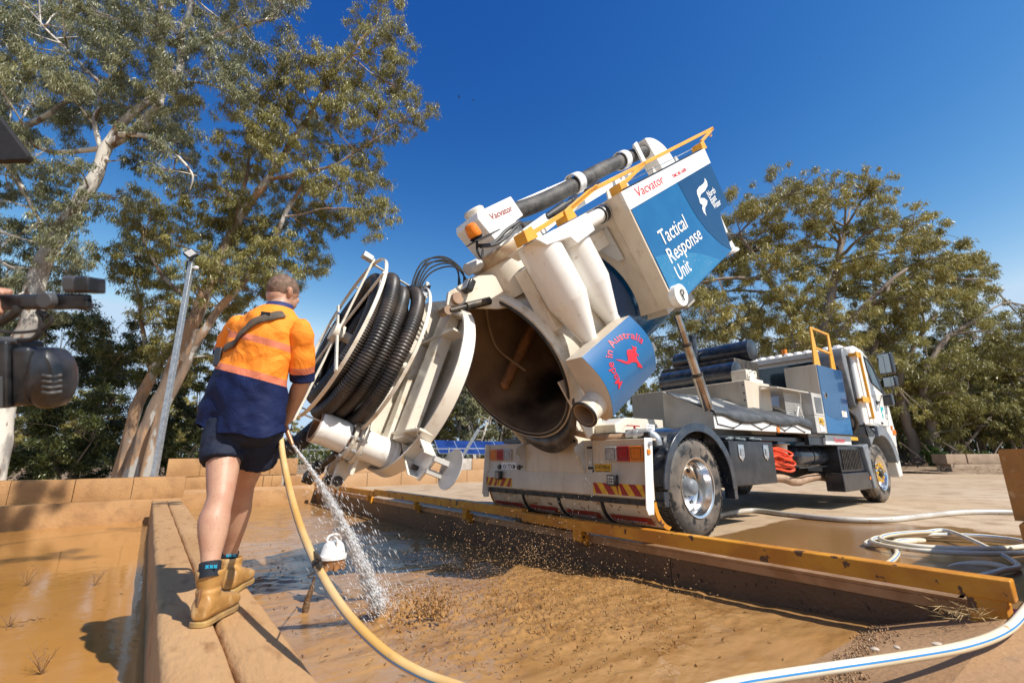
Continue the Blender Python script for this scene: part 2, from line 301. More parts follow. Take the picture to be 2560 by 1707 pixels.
# far right stack of blocks by the trees
br = thing('block_stack', 'two courses of weathered concrete blocks at the edge of the trees', 'wall', (19.05, 20.9, 0), radians(-4))
for a, b, z0, z1 in ((0, 1.45, 0, .39), (1.46, 3.0, 0, .39), (3.01, 4.5, 0, .39), (-.12, .68, .395, .8), (.74, 2.35, .395, .8), (2.40, 3.6, .395, .8)):
    xbeam('block', a, b, 0, .8, z0, z1, M('weathered_block', (.36, .25, .16), .8, c2=(.28, .19, .12), sc=3) if a == 0 else bpy.data.materials['weathered_block'], br, a)
# nearest blocks at the right edge
nb = empty_frame('concrete_block_pair', 'tall rust stained concrete blocks stacked at the right edge beside the rail', 'wall')
bstain = M('rust_stained_concrete', (.42, .185, .04), .7, c2=(.31, .13, .028), sc=5, fac=(.4, .65), c3=(.52, .30, .12), sc3=14, fac3=(.58, .7), bump=(30, .6, .02))
xbeam('block', -.36, 1.2, -3.05, -2.38, 0, .425, bstain, nb, 3, .012); xbeam('block', -.29, 1.15, -3.08, -2.36, .43, .87, bstain, nb, 4, .012)
# pit edge wall under the truck with steel capping
pe = empty_frame('pit_side_wall', 'dark damp concrete side wall of the mud bay with a steel angle cap', 'wall')
y = -2.1
for i in range(7):
    L_ = 2.02; m = MB(); m.box(PX1+.0, PX1+.28, y, y+L_-.008, -.7, -.012); m.build('panel', concdark, pe, bevel=.006); y += L_
m = MB(); m.box(PX1-.022, PX1+.09, -2.12, 12.0, -.011, .012); m.box(PX1-.024, PX1-.012, -2.12, 12.0, -.07, -.011); m.build('angle_cap', M('muddy_steel', (.40, .25, .14), .4, .3, c2=(.30, .17, .08), sc=6), pe, bevel=.003)
m = MB(); m.box(PX1-.02, PX1+.10, -2.14, -2.09, -.30, .012); m.build('end_plate', bpy.data.materials['muddy_steel'], pe, bevel=.003)
# yellow guard rail on the pit edge
ra = empty_frame('guard_rail', 'worn yellow steel wheel stop rail along the edge of the mud bay', 'rail')
for i, (a, b, dx) in enumerate(((-2.36, 1.95, 0), (1.96, 7.0, .012), (7.01, 11.5, 0))):
    m = MB(); m.box(-.87+dx, -.77+dx, a, b, .055 if i != 1 else .085, .17 if i != 1 else .205); m.build('rail_beam', ochre, ra, bevel=.008)
for y, wd in ((-2.32, .16), (.92, .13), (3.3, .10), (5.0, .07), (7.3, .07), (9.6, .07)):
    m = MB(); m.box(-.865, -.78, y, y+wd, -.05 if y > -2 else -.34, .085); m.box(-.79, PX1-.003, y, y+wd, -.10, .03); m.build('post', ochre, ra, bevel=.006)
# ================================================================ THE TRUCK
truck = thing('vacuum_truck', 'white and blue vacuum tanker truck with its tank tipped up and rear door swung open', 'truck', TR, RZ)
WBASE = 5.92; YC = 1.40; TRK = 2.80
# ---- wheels
def tyre_mesh(mbq, x, y0, y1, R=.515, lug=True):
    w_ = y1-y0; c = (x, 0, R)
    prof = [(0, .30), (.004, .33), (-.008, .40), (0, .455), (.022, .493), (.035, .505), (w_-.035, .505), (w_-.022, .493), (w_, .455), (w_+.008, .40), (w_-.004, .33), (w_, .30)]
    mbq.lathe((x, y0, R), (x, y1, R), prof, 56, cap=False)
def lugs(x, y0, y1, R, n=46):
    m = MB()
    for i in range(n):
        for k, yy_ in enumerate(np.linspace(y0+.012, y1-.012, 5)[:-1]):
            a = 2*pi*(i+.5*(k % 2))/n; d = (y1-y0-.024)/4
            mm = Matrix.Translation((x, 0, R)) @ Matrix.Rotation(-a, 4, 'Y'); s = MB(mm); r0 = .498 if k in (0, 3) else .500
            s.add([(r0, yy_+.006, -.026), (r0, yy_+d-.006, -.022), (r0, yy_+d-.006, .022), (r0, yy_+.006, .026), (.516, yy_+.008, -.022), (.516, yy_+d-.008, -.019), (.516, yy_+d-.008, .019), (.516, yy_+.008, .022)], [(4, 5, 6, 7), (0, 1, 5, 4), (1, 2, 6, 5), (2, 3, 7, 6), (3, 0, 4, 7)])
            m.add(s.v, s.f)
    return m
def rear_wheel(y0, out, parent=truck):
    """out=-1: deep dish faces -y"""
    y1 = y0+.27
    m = MB(); tyre_mesh(m, 0, y0, y1); t_ = m.build('wheel', rubberdust, parent, smooth=40)
    lugs(0, y0, y1, .515).build('tread_blocks', rubber, t_, recalc=False)
    if out:
        yo = y0 if out < 0 else y1; d = 1 if out < 0 else -1
        r = MB(); r.lathe((0, yo-.006*d, .515), (0, yo+d*.3, .515), [(0, .312), (0, .302), (.012, .286), (.05, .278), (.075, .268), (.10, .262), (.17, .258), (.185, .24), (.19, .20), (.165, .135), (.165, .10)], 56, cap=False); rm = r.build('rim', chrome, t_, smooth=40, recalc=False)
        h = MB(); h.lathe((0, yo+d*.17, .515), (0, yo+d*.02, .515), [(0, .125), (.02, .12), (.03, .095), (.10, .09), (.125, .075), (.14, .045)], 24)
        for i in range(10):
            a = 2*pi*i/10; h.cyl((.11*cos(a), yo+d*.17, .515+.11*sin(a)), (.11*cos(a), yo+d*.135, .515+.11*sin(a)), .014, n=6)
        h.build('hub', greyplastic, t_)
        hh = MB()
        for i in range(10):
            a = 2*pi*(i+.5)/10; hh.cyl((.205*cos(a), yo+d*.170, .515+.205*sin(a)), (.205*cos(a), yo+d*.186, .515+.205*sin(a)), .026, n=14)
        hh.build('hand_hole', black, t_)
    return t_
rear_wheel(0, -1); rear_wheel(.30, 0); rear_wheel(TRK-.27, 1); rear_wheel(TRK-.57, 0)
def front_wheel(y0, out):
    y1 = y0+.28; m = MB(); tyre_mesh(m, WBASE, y0, y1); t_ = m.build('wheel', rubberdust, truck, smooth=40)
    gr = MB()
    for k in (.06, .11, .17, .22): gr.lathe((WBASE, y0+k-.006, .515), (WBASE, y0+k+.006, .515), [(0, .5062), (.006, .5075), (.012, .5062)], 56, cap=False)
    gr.build('tread_groove', black, t_, recalc=False)
    d = 1 if out < 0 else -1; yo = y0 if out < 0 else y1
    r = MB(); r.lathe((WBASE, yo-.006*d, .515), (WBASE, yo+d*.3, .515), [(0, .312), (0, .302), (.012, .286), (.06, .275), (.09, .262), (.075, .21), (.045, .15), (.03, .11), (.03, .09)], 56, cap=False); r.build('rim', chrome, t_, smooth=40, recalc=False)
    h = MB(); h.lathe((WBASE, yo+d*.06, .515), (WBASE, yo-d*.05, .515), [(0, .09), (.05, .085), (.08, .06), (.085, .0)], 20); h.build('hub', dark, t_)
    nu = MB()
    for i in range(10):
        a = 2*pi*i/10; cx, cz = WBASE+.145*cos(a), .515+.145*sin(a); nu.cyl((cx, yo+d*.05, cz), (cx, yo+d*.01, cz), .018, n=6); q = a+.6
        nu.bar((cx, yo+d*.012, cz), (cx+.035*cos(q), yo+d*.012, cz+.035*sin(q)), .012, .012)
        nu.cyl((cx, yo+d*.02, cz), (cx, yo+d*.005, cz), .024, n=12)
    nu.build('wheel_nut_pointer', yelprint, t_)
    hh = MB()
    for i in range(8):
        a = 2*pi*(i+.5)/8; hh.cyl((WBASE+.225*cos(a), yo+d*.078, .515+.225*sin(a)), (WBASE+.225*cos(a), yo+d*.10, .515+.225*sin(a)), .026, n=12)
    hh.build('hand_hole', black, t_)
front_wheel(0, -1); front_wheel(TRK-.28, 1)
m = MB(); m.cyl((0, .3, .515), (0, TRK-.3, .515), .07); m.sphere((0, YC, .5), (.22, .2, .2)); m.cyl((WBASE, .2, .47), (WBASE, TRK-.2, .47), .05); m.build('axle', dark, truck)
# ---- chassis
for y in (YC-.45, YC+.37): m = MB(); m.box(-.62, 6.4, y, y+.08, .76, 1.0); m.build('chassis_rail', black, truck, bevel=.004)
m = MB(); [m.box(x, x+.1, YC-.4, YC+.4, .8, .95) for x in (-.4, .8, 2, 3.3, 4.6)]; m.build('cross_member', black, truck)
m = MB(); m.box(-.62, 3.3, .12, TRK-.12, 1.03, 1.09); m.box(.36, .55, .10, .9, .6, 1.12); m.box(-.62, -.0, .35, .9, .75, 1.03); m.box(.55, .74, .12, .8, .62, 1.0); m.build('subframe', black, truck, bevel=.005)
m = MB(); m.box(3.05, 5.0, .02, TRK-.02, 1.10, 1.15); m.build('deck', dark, truck, bevel=.004)
m = MB(); m.box(3.08, 4.75, .03, .09, .985, 1.10); m.box(2.2, 4.7, .5, .56, .9, 1.08); m.build('deck_beam', black, truck)
# white tray behind the pit: the water tank top seen under the tipped body
m = MB(); m.prism([(-.55, 1.10), (-.55, 1.20), (-.35, 1.28), (.36, 1.28), (.36, 1.10)], 'y', .62, TRK-.5); m.build('tray_cover', cream, truck, bevel=.01)
# ---- rear wheel arch
def arc_pts(cx, cz, r, a0, a1, n): return [(cx+r*cos(a0+(a1-a0)*i/n), cz+r*sin(a0+(a1-a0)*i/n)) for i in range(n+1)]
for side_ in (0, 1):
    m = MB(); o_ = arc_pts(.03, .5, .665, radians(176), radians(-2), 28); i_ = arc_pts(.03, .5, .635, radians(-2), radians(176), 28); y0, y1 = (-.03, .56) if not side_ else (TRK-.56, TRK+.03)
    m.prism(o_+i_, 'y', y0, y1)
    lip = arc_pts(.03, .5, .69, radians(178), radians(-3), 28)+arc_pts(.03, .5, .60, radians(-3), radians(178), 28); yl = -.05 if not side_ else TRK+.03
    m.prism(lip, 'y', yl, yl+.022); f_ = m.build('wheel_arch', fender, truck, smooth=40, bevel=.006)
    m = MB(); yb_ = -.045 if not side_ else TRK-.08
    for x in (-.67, .65): m = MB(); m.box(x, x+.07, yb_, yb_+.12, .36, .50); m.build('arch_bracket', fender, f_, bevel=.004)
# ---- rear panel
RX = -.79
prof = [(RX, 1.012), (RX, .70), (RX-.055, .585), (RX-.055, .445), (RX-.02, .435), (RX-.02, .425), (RX+.05, .425), (RX+.05, 1.012)]
m = MB(); m.prism(prof, 'y', .012, TRK-.012); m.box(RX-.004, RX+.14, .012, TRK-.012, .995, 1.016); rp = m.build('rear_panel', shaded_cream, truck, bevel=.004)
for y0 in (-.004, TRK-.008):
    m = MB(); m.prism([(RX-.085, .30), (RX-.115, .36), (RX-.065, 1.02), (RX+.06, 1.02), (RX+.0, .30)], 'y', y0, y0+.012); m.build('side_flange', whitep, truck, bevel=.004)
m = MB(); m.cyl((RX-.0, -.006, .965), (RX-.0, -.03, .965), .022, n=16); m.build('marker_socket', steel, truck)
m = MB(); m.box(RX-.045, RX+.0, -.018, -.005, .86, .91); m.build('side_reflector', amber, truck, bevel=.004)
# lamps
def lamp(y, mat, z0, name, lab=None):
    m = MB(); m.box(RX-.03, RX-.002, y, y+.165, z0, z0+.15); l_ = m.build(name, mat, rp, bevel=.006, label=lab)
    g_ = MB()
    for i in range(6):
        for j in range(6): cy, cz = y+.035+.019*i, z0+.032+.017*j; g_.add([(RX-.033, cy-.006, cz-.005), (RX-.033, cy+.006, cz-.005), (RX-.033, cy+.006, cz+.005), (RX-.033, cy-.006, cz+.005), (RX-.037, cy, cz)], [(0, 1, 4), (1, 2, 4), (2, 3, 4), (3, 0, 4)])
    f2 = MB(); z1 = z0+.15
    for a, b, c, d in ((y+.02, y+.145, z0+.018, z0+.022), (y+.02, y+.145, z1-.022, z1-.018), (y+.02, y+.024, z0+.022, z1-.022), (y+.141, y+.145, z0+.022, z1-.022)): f2.box(RX-.0325, RX-.029, a, b, c, d)
    f2.build('lens_frame', black, l_); g_.build('lens_pattern', clearl if mat == clearl else mat, l_, recalc=False, smooth=0)
for y, mt, nm in ((.06, amber, 'indicator_lamp'), (.228, red, 'brake_lamp'), (.396, clearl, 'reversing_lamp')): lamp(y, mt, .795, nm)
for y, mt, nm in ((TRK-.225, amber, 'indicator_lamp'), (TRK-.393, red, 'brake_lamp'), (TRK-.561, clearl, 'reversing_lamp')): lamp(y, mt, .80, nm)
def on_rear(x): return lambda u, v: (x, u, v)
m = MB(); m.box(RX-.008, RX-.001, .50, .73, .645, .765); dn = m.build('warning_plate', yelprint, rp, bevel=.002)
for s_, z in (('DO NOT OVERTAKE', .712), ('TURNING VEHICLE', .657)):
    text('lettering', s_, lambda a, b, z=z: (RX-.0095, .72-a, z+b), blackprint, dn, .058, bold=.012, width=.21)
m = MB(); m.box(RX-.008, RX-.001, TRK-.66, TRK-.32, .665, .775); pl = m.build('number_plate', whiteprint, rp, bevel=.002)
text('lettering', 'XV\u00b777XM', lambda a, b: (RX-.0095, TRK-.345-a, .69+b), blackprint, pl, .085, bold=.015, width=.29)
m = MB(); m.box(RX-.012, RX-.001, TRK-.66, TRK-.32, .640, .664); m.build('plate_strip', M('plate_blue', (.01, .06, .35), .4), pl)
m = MB(); [m.cyl((RX-.001, y, .71), (RX-.03, y, .71), .035, .028, n=14) for y in (TRK-.28, TRK-.72)]; m.build('plate_lamp', black, rp)
# hazard strips with diagonal bars
def hazard(y0, y1, z0, z1, n, dirn):
    m = MB(); m.box(RX-.060, RX-.0555, y0, y1, z0, z1); h_ = m.build('hazard_strip', yelprint, rp); s = MB(); W_ = (y1-y0)/n; sl = (z1-z0)*.75*dirn
    for i in range(-1, n+1):
        a = y0+W_*(i+.25); q = [(a, z0), (a+W_*.5, z0), (a+W_*.5+sl, z1), (a+sl, z1)]
        def cl(p): return (min(max(p[0], y0+.003), y1-.003), p[1])
        q = [cl(p) for p in q]
        if abs(q[0][0]-q[1][0])+abs(q[2][0]-q[3][0]) > .01: s.prism(q, 'x', RX-.062, RX-.0605)
    s.build('red_bar', M('hazard_red', (.36, .012, .012), .45, c2=(.28, .02, .015), sc=20) if 'hazard_red' not in bpy.data.materials else bpy.data.materials['hazard_red'], h_, smooth=0)
hazard(.03, .365, .462, .572, 2, 1); hazard(.37, .72, .462, .572, 2, 1); hazard(TRK-.62, TRK-.31, .462, .572, 2, -1); hazard(TRK-.305, TRK-.03, .462, .572, 2, -1)
# work lamps
for y, z in ((.36, .60), (TRK-.42, .60)):
    m = MB(); m.box(RX-.12, RX-.06, y, y+.11, z-.05, z+.06); m.box(RX-.06, RX-.0, y+.03, y+.07, z-.03, z); wl = m.build('work_lamp', black, rp, bevel=.006)
    m = MB(); [m.cyl((RX-.12, y+.028+.027*i, z-.02+.027*j), (RX-.126, y+.028+.027*i, z-.02+.027*j), .011, n=8) for i in range(3) for j in range(3)]; m.build('led', clearl, wl)
# centre bracket plates and bolts
m = MB(); m.box(RX-.022, RX-.002, .83, 1.95, .665, 1.0); m.build('centre_plate', shaded_cream, rp, bevel=.004)
for y, s_ in ((.80, 1), (1.99, -1)):
    m = MB(); m.prism([(0, 0), (-.02, .04), (-.10, .20), (-.16, .24), (-.16, .30), (-.02, .37), (0, .37)], 'y', -.008, .008)
    m2 = MB(Matrix.Translation((RX-.02, y+.06*s_, .65))); m2.add(m.v, m.f); m2.box(0, .012, -.04, .10, 0, .37) if s_ < 0 else m2.box(0, .012, -.10, .04, 0, .37); hb = m2.build('hinge_bracket', greycream, rp, bevel=.003)
    m = MB(); [m.cyl((RX-.008, y+dy, z), (RX-.034, y+dy, z), .014, n=6) for dy in (-.035*s_, .0) for z in (.72, .94)]; m.build('bolt', dark, hb)
m = MB(); [m.cyl((RX-.001, y, .685), (RX-.014, y, .685), .014, n=8) for y in (.755, .79)]; m.build('bolt', dark, rp)
# rolled lower skirt of four pieces with red labels
def roll(t):  # 0..1 -> (x, z)
    a = radians(8+t*70); return (-.52-.26*cos(a)*1.05+.02, .405-.30*sin(a)*.98+.03)
K = 12
m = MB(); m.box(RX-.03, RX+.02, .03, TRK-.03, .375, .43); m.build('rubber_strip', rubber, rp, bevel=.004)
for i, y in enumerate(np.linspace(.08, TRK-.08, 15)):
    m = MB(); m.cyl((RX-.03, y, .402), (RX-.042, y, .402), .018, .012, n=10); m.build('bolt', dark, rp)
segs = [(.02, .655), (.70, 1.34), (1.385, 2.02), (2.065, TRK-.02)]
skirtm = M('skirt_paint', (.62, .53, .40), .3, c2=(.36, .19, .07), sc=5, fac=(.5, .72), c3=(.10, .05, .02), sc3=16, fac3=(.6, .68), coat=.3)
for (y0, y1) in segs:
    o_ = [roll(i/K) for i in range(K+1)]; i_ = [(x+.02, z+.012) for x, z in reversed(o_)]; m = MB(); m.prism(o_+i_, 'y', y0, y1); sk_ = m.build('mudflap_skirt', skirtm, truck, smooth=40)
    la = MB(); ya, yb2 = y0+.07, y1-.035
    o2 = [(x-.004*cos(.5), z-.004) for x, z in [roll(.42+.30*i/6) for i in range(7)]]; la.add([(x, y, z) for x, z in o2 for y in (ya, yb2)], [(2*i, 2*i+1, 2*i+3, 2*i+2) for i in range(6)]); lb = la.build('red_label', dredprint, sk_, recalc=False)
    def mp_(a, b, y1=yb2):
        t = .68-b*1.9; x, z = roll(t); return (x-.008, y1-.03-a, z-.007)
    text('lettering', 'Vacvator', mp_, whiteprint, lb, .10, bold=.004, width=yb2-ya-.10)
m = MB(); 
for y in (.655, 1.34, 2.02): pass
for y0, y1 in ((.66, .695), (1.345, 1.38), (2.025, 2.06), (-.0, .016), (TRK-.016, TRK)):
    m = MB(); o_ = [roll(i/K) for i in range(K+1)]; m.prism([(x-.012, z-.008) for x, z in o_]+[(x+.03, z+.02) for x, z in reversed(o_)], 'y', y0, y1); m.build('strap', black if .1 < y0 < 2.7 else ochre, truck, smooth=40)
# valve and pipe on the right rear corner
m = MB(); m.tube(pathlerp([(-1.0, .95, 1.13), (-.85, .7, 1.06), (-.72, .50, 1.045), (-.60, .34, 1.06)], 8), .035, 12); m.build('drain_hose', exh, truck)
m = MB(); m.tube(pathlerp([(-.66, .38, 1.07), (-.60, .27, 1.075), (-.56, .16, 1.07), (-.53, .10, 1.02), (-.52, .09, .95)], 8), .05, 16); m.cyl((-.62, .31, 1.07), (-.60, .27, 1.07), .062, n=18); m.build('elbow_pipe', steel, truck)
m = MB(); m.box(-.72, -.52, .30, .32, 1.155, 1.165); m.cyl((-.60, .31, 1.08), (-.60, .31, 1.16), .012, n=8); m.build('valve_handle', red, truck)
m = MB(); m.box(-.58, -.44, .17, .175, 1.11, 1.17); tp_ = m.build('tag_plate', whiteprint, truck); text('lettering', 'WATER TANK', lambda a, b: (-.57+a, .167, 1.145+b), blackprint, tp_, .02, width=.11); text('lettering', 'DRAIN', lambda a, b: (-.57+a, .167, 1.12+b), blackprint, tp_, .02, width=.08)
# ---- right side equipment
m = MB(); m.box(.735, 1.84, .0, .5, .49, 1.012); tb = m.build('toolbox', black, truck, bevel=.012)
for x in (.92, 1.55):
    m = MB(); m.prism([(x, .97), (x+.13, .97), (x+.13, .83), (x+.065, .77), (x, .83)], 'y', -.012, -.001); lt = m.build('latch', chrome, tb, bevel=.003)
    m = MB(); m.box(x+.035, x+.095, -.02, -.011, .84, .93); m.build('latch_handle', steel, lt, bevel=.003)
m = MB()
for i in range(40):
    x = .75+random.random()*.95; m.sphere((x, .03+random.random()*.3, 1.03+random.random()*.02), (.05, .04, .02), 6, 4)
m.build('grey_mesh_bundle', M('grey_rag', (.25, .29, .31), .8, c2=(.1, .12, .13), sc=30), truck)
# tarp covered side bin
m = MB(); m.prism([(0, 1.145), (0, 1.335), (.52, 1.59), (.66, 1.65), (.66, 1.20), (.05, 1.14)], 'x', .45, 3.08); sb = m.build('side_bin', greycream, truck, bevel=.004)
m = MB(); m.box(.442, 3.09, -.012, -.001, 1.145, 1.30); m.build('bin_fascia', whitep, sb, bevel=.004)
def tarp_surf():
    m = MB(); nx_, ny_ = 90, 18; V_ = []
    for j in range(ny_+1):
        for i in range(nx_+1):
            x = .44+2.67*i/nx_; t = j/ny_
            if t < .78:
                y = .60*(1-t/.78)-.0; z = 1.352+.27*(y/.6)+.012
            else:
                q = (t-.78)/.22; y = -.022-.012*sin(q*3); dr_ = .085+.045*abs(sin(x*3.1+1.2))*1.0; dr_ *= .5+.5*sstep(.44, 1.1, x)+.15*sstep(2.5, 3, x); z = 1.355-q*dr_
            nz_ = noise.noise(Vector((x*3, y*3, 2)))*.018+noise.noise(Vector((x*11, t*6, 5)))*.006
            y -= abs(nz_)*.3 if t >= .78 else 0
            z += nz_*(1 if t < .78 else .3)-.02*sin(pi*min(1, t/.78))*(.6+.4*sin(x*2.4))
            if i == 0: z -= .0
            V_.append((x, y, z))
    m.add(V_, [(j*(nx_+1)+i, j*(nx_+1)+i+1, (j+1)*(nx_+1)+i+1, (j+1)*(nx_+1)+i) for j in range(ny_) for i in range(nx_)])
    o = m.build('tarp', tarp, truck, smooth=180, recalc=False); s = o.modifiers.new('s', 'SOLIDIFY'); s.thickness = .006; s.offset = 0; return o
tpo = tarp_surf()
z_pts = [(.50, 1.20), (.85, 1.165), (1.12, 1.245), (1.22, 1.25), (1.55, 1.168), (1.85, 1.24), (1.95, 1.24), (2.22, 1.168), (2.45, 1.235), (2.55, 1.235), (2.85, 1.165)]
m = MB(); pts_ = []
for (a, b), (c, d) in zip(z_pts[:-1], z_pts[1:]): m.cyl((a, -.02, b), (c, -.02, d), .0055, n=6)
m.cyl((.50, -.02, 1.20), (.46, -.02, 1.34), .0055, n=6); m.cyl((3.09, -.02, 1.15), (3.09, -.02, 1.30), .0055, n=6)
for x, z in z_pts[1::3]+[(1.55, 1.168), (2.22, 1.168)]: m.sphere((x, -.02, z), .012, 8, 5)
m.build('bungee_cord', black, tpo)
m = MB(); m.box(1.98, 2.06, -.026, -.013, 1.135, 1.205); m.build('side_reflector', amber, sb, bevel=.004)
# engine compartment behind
ex = 1.9
m = MB(); m.box(ex, ex+.75, .29, 2.3, 1.12, 1.885); eb = m.build('engine_box', shaded_cream, truck, bevel=.01)
m = MB()
for z in (1.82, 1.7, 1.6): m.cyl((ex-.006, .32, z), (ex-.0, .32, z), .012, n=8)
m.build('rivet', dark, eb)
m = MB(); m.box(ex+.35, ex+.68, .42, .66, 1.88, 2.10); m.cyl((ex+.48, .40, 1.98), (ex+.48, .52, 1.98), .12, n=20); m.box(ex+.3, ex+.7, .35, .44, 1.6, 1.95); bl = m.build('blower_casing', cream, truck, bevel=.012)
m = MB(); [m.cyl((ex+.48+.105*cos(a), .395, 1.98+.105*sin(a)), (ex+.48+.105*cos(a), .385, 1.98+.105*sin(a)), .009, n=6) for a in np.linspace(0, 2*pi, 9)[:-1]]; m.build('bolt', dark, bl)
m = MB(); m.prism([(.62, 1.60), (.62, 1.82), (.30, 1.84), (.03, 1.79), (.03, 1.765), (.26, 1.80), (.30, 1.72)], 'x', ex+.4, ex+.42); m.box(ex+.42, 3.35, .03, .62, 1.775, 1.79); m.build('shelf', cream, truck, bevel=.003)
m = MB(); m.tube(pathlerp([(2.5, .75, 1.35), (2.75, .6, 1.42), (3.1, .5, 1.5), (3.35, .42, 1.42), (3.6, .4, 1.3)], 6), .10, 16); m.build('intake_duct', cream, truck)
m = MB(); [m.box(2.7+.0, 3.3, .7, .72, 1.2, 1.75) for _ in (0,)]; m.build('inner_panel', dark, truck)
# wire guard
m = MB()
for i in range(19): y = .03+.0; x = 2.78+.034*i; m.cyl((x, .16, 1.40), (x, .16, 1.76), .0035, n=4)
for j in range(12): z = 1.40+.0327*j; m.cyl((2.78, .16, z), (3.39, .16, z), .0035, n=4)
m.cyl((2.95, .1, 1.36), (3.08, .1, 1.56), .010, n=6); m.cyl((3.08, .1, 1.56), (3.22, .1, 1.36), .010, n=6)
m.build('wire_guard', whitep, truck)
# air conditioning unit
m = MB(); m.box(3.39, 3.79, .012, .5, 1.435, 1.785); m.box(3.39, 3.79, .012, .5, 1.165, 1.432); ac = m.build('vent_box', greycream, truck, bevel=.006)
m = MB(); [m.box(3.47, 3.73, .002, .011, 1.48+.021*i, 1.49+.021*i) for i in range(12)]; m.build('louvre', greyplastic, ac)
m = MB(); m.box(3.52, 3.62, .006, .0115, 1.31, 1.40); m.box(3.63, 3.69, .006, .0115, 1.29, 1.40); m.build('warning_sticker', yelprint, ac)
m = MB(); m.box(3.53, 3.70, .006, .0115, 1.19, 1.275); st = m.build('white_sticker', whiteprint, ac)
m = MB(); m.prism([(3.535, 1.325), (3.605, 1.325), (3.57, 1.385)], 'y', .004, .0055); m.prism([(3.635, 1.33), (3.685, 1.33), (3.685, 1.335), (3.635, 1.335)], 'y', .004, .0055); m.box(3.635, 3.685, .004, .0055, 1.35, 1.353); m.box(3.635, 3.685, .004, .0055, 1.37, 1.373); m.box(3.62, 3.68, .004, .0055, 1.262, 1.272); m.build('sticker_print', blackprint, ac)
# blue cabinet
m = MB(); m.box(3.89, 4.99, .052, .56, 1.163, 2.298); cb = m.build('cabinet', shaded_cream, truck, bevel=.006)
m = MB(); m.box(3.895, 4.985, .044, .051, 1.17, 2.292); cd = m.build('cabinet_door', blue, cb, bevel=.002)
m = MB(); pts_ = [(3.9, 1.50)]+[(3.9+1.08*t, 1.50+.10*(1-(2*t-1)**2)*-.9) for t in np.linspace(.05, .95, 14)]+[(4.98, 1.50), (4.98, 2.287), (3.9, 2.287)]; m.prism(pts_, 'y', .0415, .0435); m.build('dark_wave', M('cabinet_blue_dark', (.002, .06, .17), .2, coat=.4), cb)
m = MB(); m.cyl((4.05, .041, 1.80), (4.05, .03, 1.80), .055, .05, n=24); lt = m.build('door_latch', chrome, cb)
m = MB(); m.sphere((4.05, .028, 1.80), (.018, .012, .05), 10, 6); m.build('latch_grip', dark, lt)
m = MB(); m.box(4.62, 4.84, .036, .041, 1.465, 1.565); m.build('white_sticker', whiteprint, cb); m = MB(); m.box(4.70, 4.77, .033, .0355, 1.54, 1.56); m.prism([(4.635, 1.49), (4.69, 1.49), (4.662, 1.545)], 'y', .033, .0355); m.build('sticker_print', yelprint, cb)
m = MB()
for x in (4.58, 4.80, 4.66, 4.90):
    m.cyl((x, .043, 1.61 if x != 4.66 and x != 4.9 else 1.43), (x, .034, 1.61 if x != 4.66 and x != 4.9 else 1.43), .008, n=8)
m.build('rivet', chrome, cb)
# name step
m = MB(); m.box(3.60, 4.68, -.005, .03, .992, 1.095); sp = m.build('step_panel', whitep, truck, bevel=.004)
m = MB(); m.box(3.60, 4.69, -.010, -.0055, 1.05, 1.135); m.build('grey_band', greyplastic, sp); text('lettering', 'Vacvator', lambda a, b: (3.92+a, -.0125, 1.03+b), redprint, sp, .11, bold=.01, width=.47)
m = MB(); m.box(4.72, 5.05, .0, .08, 1.07, 1.13); m.cyl((5.03, .04, 1.095), (5.10, .04, 1.095), .02, n=12); m.build('yellow_bar', yelprint, truck, bevel=.008)
# orange bundle, filter cup, air tanks, exhaust
m = MB()
for k in range(16):
    a = random.random(); p0 = Vector((1.90+.08*random.random(), .05+.25*random.random(), .97-.27*a)); p1 = p0+Vector((.45+.15*random.random(), -.02, -.12+.05*random.random()))
    mid = (p0+p1)/2+Vector((0, random.uniform(-.05, .05), random.uniform(-.03, .06)))
    m.tube(pathlerp([p0, mid, p1, p1+Vector((-.10, .02, -.04)), p0+Vector((.1, .03, -.06))], 5), .014, 6)
m.build('orange_barrier_mesh', orangeplas, truck)
m = MB(); m.lathe((2.75, .3, 1.0), (2.75, .3, .86), [(0, .13), (.01, .13), (.015, .09), (.14, .08)], 20); m.build('filter_cup', cream, truck); m = MB(); m.box(2.45, 2.98, .2, .5, 1.0, 1.04); m.build('blue_bracket', blue, truck)
for i, (x0, x1, y, z, r) in enumerate(((3.0, 4.35, .32, .82, .155), (2.2, 2.95, .45, .80, .15))):
    m = MB(); m.lathe((x0, y, z), (x1, y, z), [(0, .02), (.02, r*.6), (.07, r*.92), (.12, r), (x1-x0-.12, r), (x1-x0-.07, r*.92), (x1-x0-.02, r*.6), (x1-x0, .02)], 28); at = m.build('air_tank', fender, truck)
    if i == 0:
        m = MB(); [m.lathe((x, y, z), (x+.03, y, z), [(0, r+.002), (0, r+.008), (.03, r+.008), (.03, r+.002)], 28, cap=False) for x in (3.55, 4.05)]; m.cyl((3.0, .2, .655), (4.3, .2, .655), .012, n=8); m.build('tank_strap', black, at)
m = MB(); m.tube(pathlerp([(2.0, .75, .50), (2.6, .6, .50), (2.9, .42, .50), (3.1, .36, .45), (3.35, .36, .44), (3.6, .36, .47), (4.1, .36, .49), (4.4, .33, .45), (4.48, .30, .40)], 6), .062, 16, cap=False); m.build('exhaust_pipe', exh, truck)
m = MB(); m.cyl((4.475, .305, .41), (4.485, .297, .396), .055, n=16); m.build('exhaust_mouth', blackprint, truck)
m = MB(); m.box(1.9, 4.4, .6, 1.9, .45, .62); m.box(2.1, 2.9, .5, 1.0, .56, .75); m.build('gearbox_and_driveline', dark, truck, bevel=.03)
